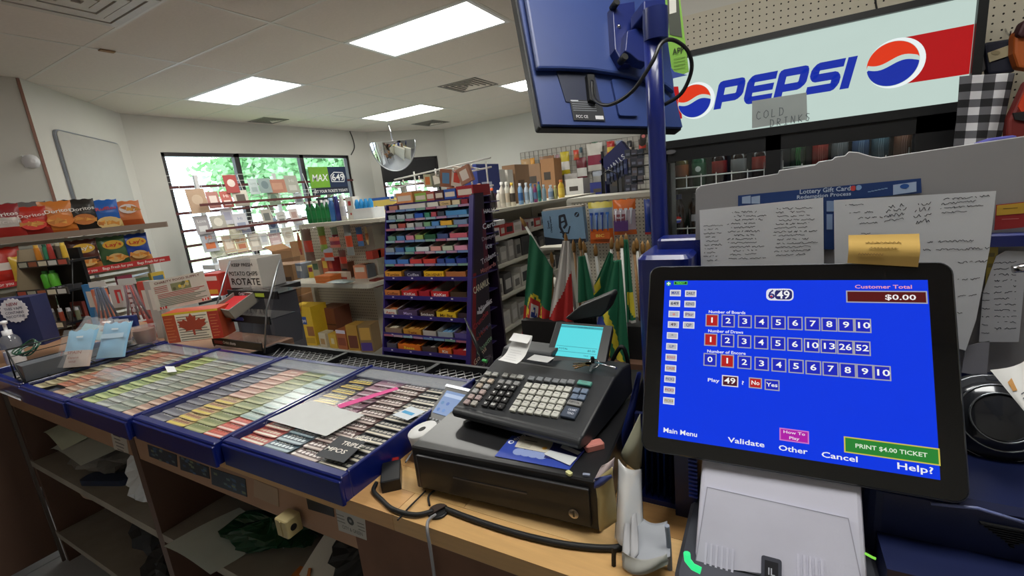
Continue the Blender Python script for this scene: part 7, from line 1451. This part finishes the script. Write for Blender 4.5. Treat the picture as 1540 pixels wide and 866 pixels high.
onb('small_label_sheet', 'grey paper tail hanging below the large handwritten sheet', [(1452, 520), (1488, 512), (1484, 566), (1446, 560)], '9a9aa4', .99)
# round glassy bowl + curled paper
Rb = at(1492, 628, 1, .86); rb = thing('round_cover', 'smoked round dome on the kiosk right of the touch monitor', 'cover', Rb)
dome = mat('smoked_dome', (46, 48, 54), .15, .4, coat=.6); m = MB(dome); m.T = MX.Rotation(1.1, 4, 'X')
m.lathe([(.062, -.03), (.064, 0), (.058, .018), (.045, .030), (.02, .038), (.004, .04)], n=32); m.build('dome_shell', rb)
for r_, z in ((.060, .012), (.046, .030), (.034, .036)): m = MB(mat('dome_ring', (130, 134, 140), .2, .8)); m.T = MX.Rotation(1.1, 4, 'X'); m.tube([(r_*math.cos(a_*PI/16), r_*math.sin(a_*PI/16), z) for a_ in range(32)], .0014, 6, True); m.build('dome_ring', rb)
def cur(u, v):
    a_, b_, c_, d_ = at(1489, 556, 1, .80), at(1560, 520, 1, .84), at(1560, 650, 1, .76), at(1535, 612, 1, .76); p = (a_*(1-u)+b_*u)*(1-v)+(d_*(1-u)+c_*u)*v; return p+V((0, -.02*math.sin(PI*u), 0))
m = MB(paperM); m.grid(cur, 8, 8); m.use(K('c89048')); p = [cur(.14, .3), cur(.25, .2), cur(.25, .45), cur(.14, .5)]; m.add([x+V((0, -.0015, 0)) for x in p], [(0, 1, 2, 3)]); m.use(K('60646c'))
for k in range(3): p = [cur(.3, .5+.08*k), cur(.6, .4+.08*k), cur(.6, .42+.08*k), cur(.3, .52+.08*k)]; m.add([x+V((0, -.0016, 0)) for x in p], [(0, 1, 2, 3)])
tag(m.build('curled_leaflet'), 'curled white leaflet poking in at the right edge above the dome', 'leaflet')
# slips, bag, folders left of printer
t = thing('slip_pack', 'stack of dark blue play slips standing in a holder below the monitor', 'slips', (0, 0, 0))
for k in range(8):
    a = at(963+9*k, 700, 1, .76); x = a.x; h0 = 1.045+.006*math.sin(k*2.1); m = MB(mat('slip_navy_%d' % (k % 3), [(16, 34, 84), (24, 52, 110), (12, 26, 64)][k % 3], .25, coat=.4))
    m.add([(x, .745, .93), (x+.0035, .740, .93), (x+.005, .80, .93), (x, .80, .93), (x+.002, .745, h0), (x+.007, .740, h0-.008), (x+.007, .80, h0), (x+.002, .80, h0)], BF); m.build('slip', t)
MB(navyM).box(-.22, .80, .92, -.12, .81, 1.06).build('holder_back', t); MB(navyM).box(-.22, .735, .92, -.125, .80, .93).build('holder_floor', t)
def curvesheet(name, lb, cat, q, Y, c, bend=.02, mt=None):
    P = [at(x, y, 1, Y+dy) for x, y, dy in q]
    def fn(u, v): p = (P[0]*(1-u)+P[1]*u)*(1-v)+(P[3]*(1-u)+P[2]*u)*v; return p+V((0, -bend*math.sin(PI*u)+.004*math.sin(5*v+4*u), 0))
    m = MB(mt or K(c)); m.grid(fn, 10, 12); o = m.build(name); s_ = o.modifiers.new('thickness', 'SOLIDIFY'); s_.thickness = .0008; return tag(o, lb, cat)
curvesheet('blue_folder', 'tall thin blue folder edge between the drawer and the monitor', 'folder', [(958, 560, 0), (965, 560, .02), (945, 680, .0), (922, 700, 0)], .80, '1c3080', .0)
curvesheet('yellow_form', 'cream form with a striped top folded over the right drawer edge', 'form', [(894, 722, 0), (922, 700, 0), (927, 785, 0), (903, 796, 0)], .62, 'b0a070', .006)
curvesheet('striped_header', 'navy and orange striped band at the top of the cream form', 'form', [(893, 720, -.002), (921, 712, -.002), (922, 722, -.002), (895, 732, -.002)], .618, '28346c', .004)
curvesheet('pink_slip', 'pinkish slip curling above the cream form', 'paper', [(905, 700, 0), (925, 686, .01), (920, 712, 0), (894, 722, 0)], .63, 'b8a8a8', .01)
curvesheet('clear_bag', 'clear plastic bag hanging left of the play slips', 'bag', [(930, 690, 0), (966, 703, .02), (966, 815, -.06), (926, 806, -.06)], .68, None or 'b0b4b8', .02, bagM)
curvesheet('beige_paper', 'torn beige paper behind the clear bag', 'paper', [(963, 622, 0), (968, 660, .0), (962, 712, .0), (934, 682, 0)], .74, '9c9c88', .01)
curvesheet('white_sheet', 'white curled sheet at the bottom below the play slips', 'paper', [(958, 770, .05), (1004, 782, .05), (1008, 838, -.03), (952, 832, -.03)], .61, '9ca0a8', .02)
curvesheet('handle_strip', 'frosted paper strap looped at the bottom of the clear bag', 'strap', [(935, 828, 0), (1004, 830, .0), (1004, 850, -.01), (938, 850, -.01)], .57, '94948f', .02)
for k in range(2): curvesheet('plastic_strap', ['left', 'right'][k]+' white plastic strap beside the clear bag', 'strap', [(940+9*k, 752, 0), (948+9*k, 748, .01), (948+12*k, 834, -.085), (937+12*k, 838, -.085)], .66, '9c9ca0', .012)
cable('usb_cable', 'grey cable hanging between the straps and the printer', [at(x, y, 1, .60) for x, y in ((1003, 790), (1006, 820), (1008, 870))], .004, K('8890a0'))
cable('drawer_cable', 'black cable hanging at the right end of the cash drawer', [at(x, y, 1, .575) for x, y in ((924, 822), (923, 840), (924, 880))], .004)
# =============== COOLER
CY = 2.10; MCo = FY(0, CY, 0)
ce = thing('drinks_cooler', 'black upright drinks cooler with a lit brand sign and sliding glass doors', 'cooler', (0, CY, 0))
tl, tr = pl(MCo, 1027, 90), pl(MCo, 1461, -4); bl2, br2 = pl(MCo, 999, 214), pl(MCo, 1442, 153)
cx0 = bl2[0]-.02; cx1 = (tr[0]+br2[0])/2+.025; sz0 = (bl2[1]+br2[1])/2; sz1 = (tl[1]+tr[1])/2
m = MB(darkM); m.box(cx0, .02, 0, cx0+.03, .68, sz1+.03); m.box(cx1-.03, .02, 0, cx1, .68, sz1+.03); m.box(cx0, .65, 0, cx1, .68, sz1+.03); m.box(cx0, .02, sz0-.03, cx1, .65, sz0-.005); m.box(cx0, .02, 0, cx1, .65, .3); m.build('cabinet', ce)
m = MB(darkM); m.box(cx0, -.03, sz1, cx1+.012, .6, sz1+.022); m.box(cx1-.012, -.03, sz0-.03, cx1+.012, .05, sz1+.02); m.box(cx0-.01, -.03, sz0-.03, cx1, .04, sz0-.0); m.box(cx0-.01, -.03, sz0, cx0+.004, .05, sz1); m.build('sign_frame', ce)
sg = MB(G('c4d8d0', .92)); sg.box(cx0, -.012, sz0, cx1-.012, .03, sz1); sg.build('sign_panel', ce)
s = MB(); s.T = FY(0, -.0135, 0)
def C_(px, py): return pl(FY(0, CY-.0135, 0), px, py)
RD, BL, DR = G('e03818', .95), G('1830a8', .9), G('b41418', .9)
def ball(pc, pr, z=.0):
    x, y = C_(*pc); r = abs(C_(pc[0]+pr, pc[1])[0]-x)
    s.use(G('e8f0f0', 1.0)).disc(x+r*.12, y, z, r*1.12, 40); s.use(G('c4d8d0', .95)).disc(x, y, z+.0006, r*1.02, 40)
    up = [(x+r*math.cos(a), y+r*math.sin(a)) for a in [PI*.04+PI*.98*k/24 for k in range(25)]]
    wave = [(x-r*.96+2*r*.94*k/16, y+r*(.12-.13*math.sin(PI*2*k/16+.2)+.12*k/16*1.0+.0)) for k in range(17)]
    s.use(RD).prism(up+wave, z+.001, z+.0014)
    dn = [(x+r*math.cos(a), y+r*math.sin(a)) for a in [PI*1.06+PI*.92*k/24 for k in range(25)]]
    wv = [(x+r*.97-2*r*.95*k/16, y+r*(-.10-.13*math.sin(PI*2*(16-k)/16+.2)+.10*(16-k)/16)) for k in range(17)]
    s.use(BL).prism(dn+wv, z+.001, z+.0014)
a = C_(1368, 60); b = C_(1362, 125); e_ = cx1-.013
s.use(DR).prism([C_(1362, 56), (e_, C_(1455, 38)[1]), (e_, C_(1446, 113)[1]), C_(1360, 126), C_(1385, 100), C_(1387, 75)], 0, .0003)
s.prism([(cx0+.001, C_(1020, 190)[1]+.02), C_(1026, 178), C_(1020, 130), (cx0+.001, C_(1020, 125)[1])], 0, .0003)
ball((1342, 96), 40, .0006); ball((1044, 152), 25, .0006)
# brand word from strokes, slanted
L0_, L1_ = C_(1072, 166), C_(1086, 120); yb0 = C_(1110, 160)[1]; yt0 = C_(1110, 118)[1]
xs_ = C_(1073, 165)[0]; xe = C_(1300, 110)[0]; H_ = C_(1188, 100)[1]-C_(1188, 144)[1]; yB = (C_(1076, 165)[1]+C_(1272, 133)[1])/2
Hh = H_; n5 = 5; lwid = (xe-xs_-Hh*.28)/4.62; wth = Hh*.26; sh = .22
def ltr(ch, x, w):
    t_ = wth; a_ = t_/2; h = Hh
    if ch == 'P': s.stroke([(x+a_, 0), (x+a_, h-a_), (x+w-a_*1.2, h-a_), (x+w-a_, h-a_*1.8), (x+w-a_, h*.46), (x+w-a_*1.8, h*.36), (x+t_, h*.36)], t_, 0, 0)
    if ch == 'E': s.stroke([(x+w, a_), (x+a_*1.6, a_), (x+a_, a_*1.8), (x+a_, h-a_*1.8), (x+a_*1.6, h-a_), (x+w, h-a_)], t_, 0, 0); s.stroke([(x+a_, h*.5), (x+w*.97, h*.5)], t_*.9, .0003, 0)
    if ch == 'S': s.stroke([(x, a_), (x+w-a_*1.5, a_), (x+w-a_, a_*1.8), (x+w-a_, h*.40), (x+w-a_*1.6, h*.5), (x+a_*1.6, h*.5), (x+a_, h*.6), (x+a_, h-a_*1.8), (x+a_*1.6, h-a_), (x+w, h-a_)], t_, 0, 0)
    if ch == 'I': s.stroke([(x+a_, 0), (x+a_, h)], t_, 0, 0)
s.T = FY(xs_, -.0145, yB) @ MX(((1, sh, 0, 0), (0, 1, 0, 0), (0, 0, 1, 0), (0, 0, 0, 1))); s.use(BL)
x = 0
for ch in 'PEPSI': ltr(ch, x, lwid*.98); x += lwid*1.05
s.build('brand_lettering', ce)
MB(mat('logo_grey', (90, 90, 94), .4)).add([(cx0+.05+.022*math.cos(k*PI/8), -.0315, sz0-.045+.009*math.sin(k*PI/8)) for k in range(16)], [tuple(range(16))]).build('oval_badge', ce)
# doors
mid = at(1165, 220, 1, CY).x
m = MB(darkM); zd = sz0-.03
m.box(cx0, -.02, 0, cx0+.035, .02, zd); m.box(mid-.03, -.02, 0, mid+.02, .02, zd); 
xd = at(1376, 185, 1, CY).x; m.box(xd, -.02, 0, cx1, .02, zd); m.box(cx0, -.02, zd-.055, cx1, .02, zd); m.box(cx0, -.02, 0, cx1, .02, .35); m.build('door_frame', ce)
MB(glassM).box(cx0+.035, -.002, .35, mid-.03, .002, zd-.05).build('door_glass', ce); MB(glassM).box(mid+.02, -.002, .35, xd, .002, zd-.05).build('door_glass', ce)
MB(K('303234', .3)).box(cx0+.03, .25, .3, cx1-.03, .27, zd).build('inner_back', ce)
MB(steel).box(mid+.022, .03, .35, mid+.028, .04, zd-.06).build('inner_rail', ce); MB(steel).box(cx0+.037, .03, .35, cx0+.055, .04, zd-.06).build('inner_rail', ce)
lz = at(1100, 262, 1, CY+.05).z
for z in (lz-.04, lz-.26, lz-.48):
    w1 = MB(wirew)
    for xa, xb in ((cx0+.04, mid-.035), (mid+.03, xd)):
        w1.tube([(xa, .05, z+.045), (xb, .05, z+.045)], .003, 5); w1.tube([(xa, .05, z), (xb, .05, z)], .003, 5)
        for k in range(7): x = xa+(xb-xa)*k/6; w1.tube([(x, .05, z-.005), (x, .05, z+.075 if k % 6 == 0 else z+.055)], .0024, 4)
    w1.build('shelf_guard', ce); MB(K('2c2e30')).box(cx0+.03, .06, z-.01, xd, .25, z-.004).build('shelf', ce)
rowz = lz-.04
dk = [(1025, 'pet', '6c5c28', 'c86c30', 'dark green bottle at the left end'), (1051, 'pet', '1c5c3c', '2c7c50', 'green bottle with white mark'), (1082, 'pet', '2c1814', 'c02820', 'cola bottle with a red label'), (1111, 'pet', '2c1c18', 'b0b0b0', 'cola bottle with a silver label'), (1143, 'pet', '2c1814', 'c83020', 'cola bottle with a red and white label'),
      (1200, 'can', '1c3c28', '3c9c48', 'tall black and green can'), (1233, 'can', 'a83028', 'd85848', 'red drink can'), (1262, 'can', '7c8084', 'a0a4a8', 'grey drink can'), (1293, 'can', '4c6c98', '88a8cc', 'blue and silver can'), (1322, 'can', '4c7080', '8cacbc', 'teal blue can'), (1356, 'can', '8c5c48', 'c09080', 'copper coloured can')]
dkn = lambda h: ''.join('%02x' % int(int(h[i:i+2], 16)*.62) for i in (0, 2, 4))  # darkens drink colours, painting the dim cooler interior into them
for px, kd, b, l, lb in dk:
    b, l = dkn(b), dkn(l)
    p = at(px, 240, 1, CY+.13)
    if kd == 'pet':
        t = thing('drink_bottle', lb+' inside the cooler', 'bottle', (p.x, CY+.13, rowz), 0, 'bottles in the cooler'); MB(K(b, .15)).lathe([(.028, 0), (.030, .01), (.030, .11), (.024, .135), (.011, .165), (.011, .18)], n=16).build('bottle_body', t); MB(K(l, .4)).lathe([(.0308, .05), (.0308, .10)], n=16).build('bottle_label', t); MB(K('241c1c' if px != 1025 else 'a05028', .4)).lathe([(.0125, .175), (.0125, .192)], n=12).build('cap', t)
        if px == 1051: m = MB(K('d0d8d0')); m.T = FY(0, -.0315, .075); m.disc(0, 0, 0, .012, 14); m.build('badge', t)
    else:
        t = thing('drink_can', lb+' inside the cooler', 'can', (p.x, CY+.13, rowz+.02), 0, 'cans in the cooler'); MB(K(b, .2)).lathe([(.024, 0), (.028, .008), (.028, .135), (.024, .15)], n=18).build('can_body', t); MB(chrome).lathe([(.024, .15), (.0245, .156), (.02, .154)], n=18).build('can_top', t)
        m = MB(K(l, .3)); m.T = FY(0, -.0286, 0)
        for k in range(3): m.stroke([(-.006+.006*k, .10), (-.008+.006*k, .07), (-.005+.006*k, .03)], .003, 0, joint=False)
        m.build('printed_front', t)
for k, px in enumerate((1021, 1045)):
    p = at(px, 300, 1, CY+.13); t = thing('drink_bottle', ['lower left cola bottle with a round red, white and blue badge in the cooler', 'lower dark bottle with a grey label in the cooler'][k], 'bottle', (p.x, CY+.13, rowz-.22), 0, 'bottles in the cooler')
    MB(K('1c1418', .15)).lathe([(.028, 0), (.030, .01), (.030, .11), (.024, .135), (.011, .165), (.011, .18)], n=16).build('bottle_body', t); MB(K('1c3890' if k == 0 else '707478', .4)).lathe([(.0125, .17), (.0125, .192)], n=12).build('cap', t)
    m = MB(K('c83028') if k == 0 else K('8c8c90')); m.T = FY(0, -.0315, .08); 
    if k == 0: m.disc(0, 0, 0, .015, 20); m.use(K('e8e8e8')).rect(-.014, -.003, .014, .003, .0003); m.use(K('2848a8')).disc(0, -.003, .0002, .0125, 12, .011, PI, 2*PI)
    else: m.rect(-.012, -.01, .012, .02, 0)
    m.build('bottle_label', t)
# cold drinks note
Mnn = FY(0, CY-.035, 0); P = [pl(Mnn, *p) for p in ((1131, 152), (1213, 139), (1214, 180), (1131, 193))]
cdn = thing('cold_drinks_note', 'grey paper note reading COLD DRINKS taped on the lit sign', 'note', M=Mnn); MB(K('9ca4a4')).prism(P, 0, .0008).build('note_paper', cdn)
m = MB(K('50585c')); x, y = pl(Mnn, 1156, 165)
STR = {'C': [[(.8, .85), (.4, 1), (.1, .6), (.15, .2), (.5, 0), (.9, .15)]], 'O': [[(.5, 1), (.1, .7), (.1, .2), (.5, 0), (.9, .3), (.85, .8), (.5, 1)]], 'L': [[(.2, 1), (.15, 0), (.8, .05)]], 'D': [[(.2, 1), (.2, 0)], [(.1, 1), (.7, .9), (.9, .5), (.7, .1), (.1, 0)]], 'R': [[(.2, 0), (.2, 1), (.8, .85), (.7, .55), (.25, .5), (.85, 0)]], 'I': [[(.5, 0), (.5, 1)], [(.2, 1), (.8, 1)], [(.2, 0), (.8, 0)]], 'N': [[(.15, 0), (.2, 1), (.8, 0), (.85, 1)]], 'K': [[(.2, 0), (.2, 1)], [(.85, 1), (.2, .5), (.85, 0)]], 'S': [[(.85, .9), (.4, 1), (.2, .75), (.8, .35), (.6, 0), (.15, .1)]]}
def hand(word, px, py, w, h):
    x, y = pl(Mnn, px, py)
    for i, ch in enumerate(word):
        for st_ in STR[ch]: m.stroke([(x+(i+a_*.72)*w, y+b_*h+.03*w*i) for a_, b_ in st_], .0022, .0014+.0004*i*0, joint=.2)
hand('COLD', 1137, 180, .0245, .028); hand('DRINKS', 1157, 191, .0225, .026); m.build('handwriting', cdn)
# =============== RIGHT SIDE: fabric, gloves, bag
GYr = 1.95; q = [at(*p, 1, GYr) for p in ((1443, 115), (1526, 110), (1504, 222), (1434, 222))]
t = thing('gingham_cloth', 'black and white gingham fabric bag hanging right of the cooler', 'cloth', (0, 0, 0))
GC = [mat('gingham_black', (24, 24, 28), .85), mat('gingham_grey', (96, 96, 102), .85), mat('gingham_white', (212, 212, 218), .85)]
def gp(u, v): a_, b_ = int(u*4.6) % 2, int(v*9.2+1) % 2; return GC[0] if a_ == 0 and b_ == 0 else (GC[2] if a_ == 1 and b_ == 1 else GC[1])
def gf_(u, v): p = (q[0]*(1-u)+q[1]*u)*(1-v)+(q[3]*(1-u)+q[2]*u)*v; return p+V((0, -.012*math.sin(PI*u)-.004*math.sin(9*u+3*v), 0))
m = MB(); m.grid(gf_, 46, 46, True, gp); o = m.build('cloth_front', t); s_ = o.modifiers.new('thickness', 'SOLIDIFY'); s_.thickness = .006; s_.offset = 1
GZ = 2.2
def blob(name, lb, cat, pxs, Y, c, d=.03, parts=()):
    M = FY(0, Y, 0); P = [pl(M, *p) for p in pxs]; t = thing(name, lb, cat, M=M); o = MB(K(c, .6)).prism(P, -d, 0).build('body', t, bevel=.008)
    for (nm, ps, cc, z) in parts: MB(K(cc, .5)).prism([pl(M, *p) for p in ps], 0, z).build(nm, t)
    return t
blob('work_glove', 'grey glove with red patches hanging beside the cooler sign', 'glove', [(1462, 60), (1466, 38), (1474, 32), (1482, 30), (1481, 46), (1478, 70), (1484, 105), (1470, 112), (1455, 108)], GZ-.03, '4c4c50', .03, [('red_patch', [(1464, 38), (1478, 36), (1476, 50), (1462, 51)], 'c02c28', .006), ('red_patch', [(1460, 72), (1468, 70), (1467, 95), (1456, 97)], 'b82c2c', .006), ('dark_cuff', [(1456, 98), (1467, 97), (1466, 108), (1455, 108)], '1c1c20', .006)])
blob('navy_bag', 'navy pouch with a cream band hanging above the gingham fabric', 'bag', [(1480, 64), (1525, 57), (1528, 108), (1486, 112)], GZ-.02, '1c2034', .04, [('cream_band', [(1484, 80), (1523, 66), (1523, 82), (1487, 94)], 'b8ac8c', .006), ('oval_mark', [(1496+7*math.cos(k*PI/6), 80+3.5*math.sin(k*PI/6)) for k in range(12)], '9c9070', .008)])
blob('orange_pouch', 'orange ball-shaped item at the right edge beside the navy pouch', 'ball', [(1526, 50), (1534, 42), (1556, 40), (1556, 105), (1532, 102), (1525, 80)], GZ-.08, 'b85c24', .05)
blob('maroon_cap', 'dark maroon cap at the top right corner', 'cap', [(1530, 52), (1540, 30), (1560, 22), (1560, 52), (1536, 56)], GZ-.10, '3c1820', .05)
blob('orange_shirt', 'red-orange and black garment at the right edge beside the gingham fabric', 'garment', [(1524, 165), (1545, 120), (1560, 118), (1560, 215), (1514, 218), (1516, 180)], GYr-.02, '6c1c18', .04, [('orange_panel', [(1530, 160), (1545, 125), (1556, 122), (1556, 165), (1535, 170)], 'c83c18', .006), ('black_panel', [(1522, 170), (1556, 166), (1556, 185), (1525, 180)], '18181c', .008)])
blob('violet_bag', 'violet and pink packet lying at the top of the grey board', 'packet', [(1462, 222), (1474, 214), (1495, 207), (1533, 202), (1532, 214), (1490, 222), (1470, 230)], 1.05, '40408c', .03, [('pink_corner', [(1462, 222), (1474, 214), (1480, 222), (1468, 228)], 'a04878', .004)])
for k, (px, py) in enumerate(((1472, 22), (1512, 44))):
    a = at(px, py, 1, PY-.0); t = thing('peg_hook', ['metal hook on the pegboard above the grey glove', 'metal hook on the pegboard above the navy pouch'][k], 'hook', a); MB(chrome).tube([(0, 0, 0), (-.01, -.05, -.02), (-.025, -.13, -.045), (-.028, -.14, -.03)], .0025, 6).build('hook_wire', t)
w_ = cable('hanging_cord', 'short dark cord hanging on the pegboard above the cooler sign', [at(x, y, 1, PY-.01) for x, y in ((1316, -5), (1318, 10), (1322, 25))], .003)
w_.parent = PG
for k_ in ('label', 'category'): del w_[k_]
area('cooler_tube', (.05, CY+.08, sz0-.06), .8, .03, .3, (.9, 1, .97), (.05, CY+.16, 1.2))
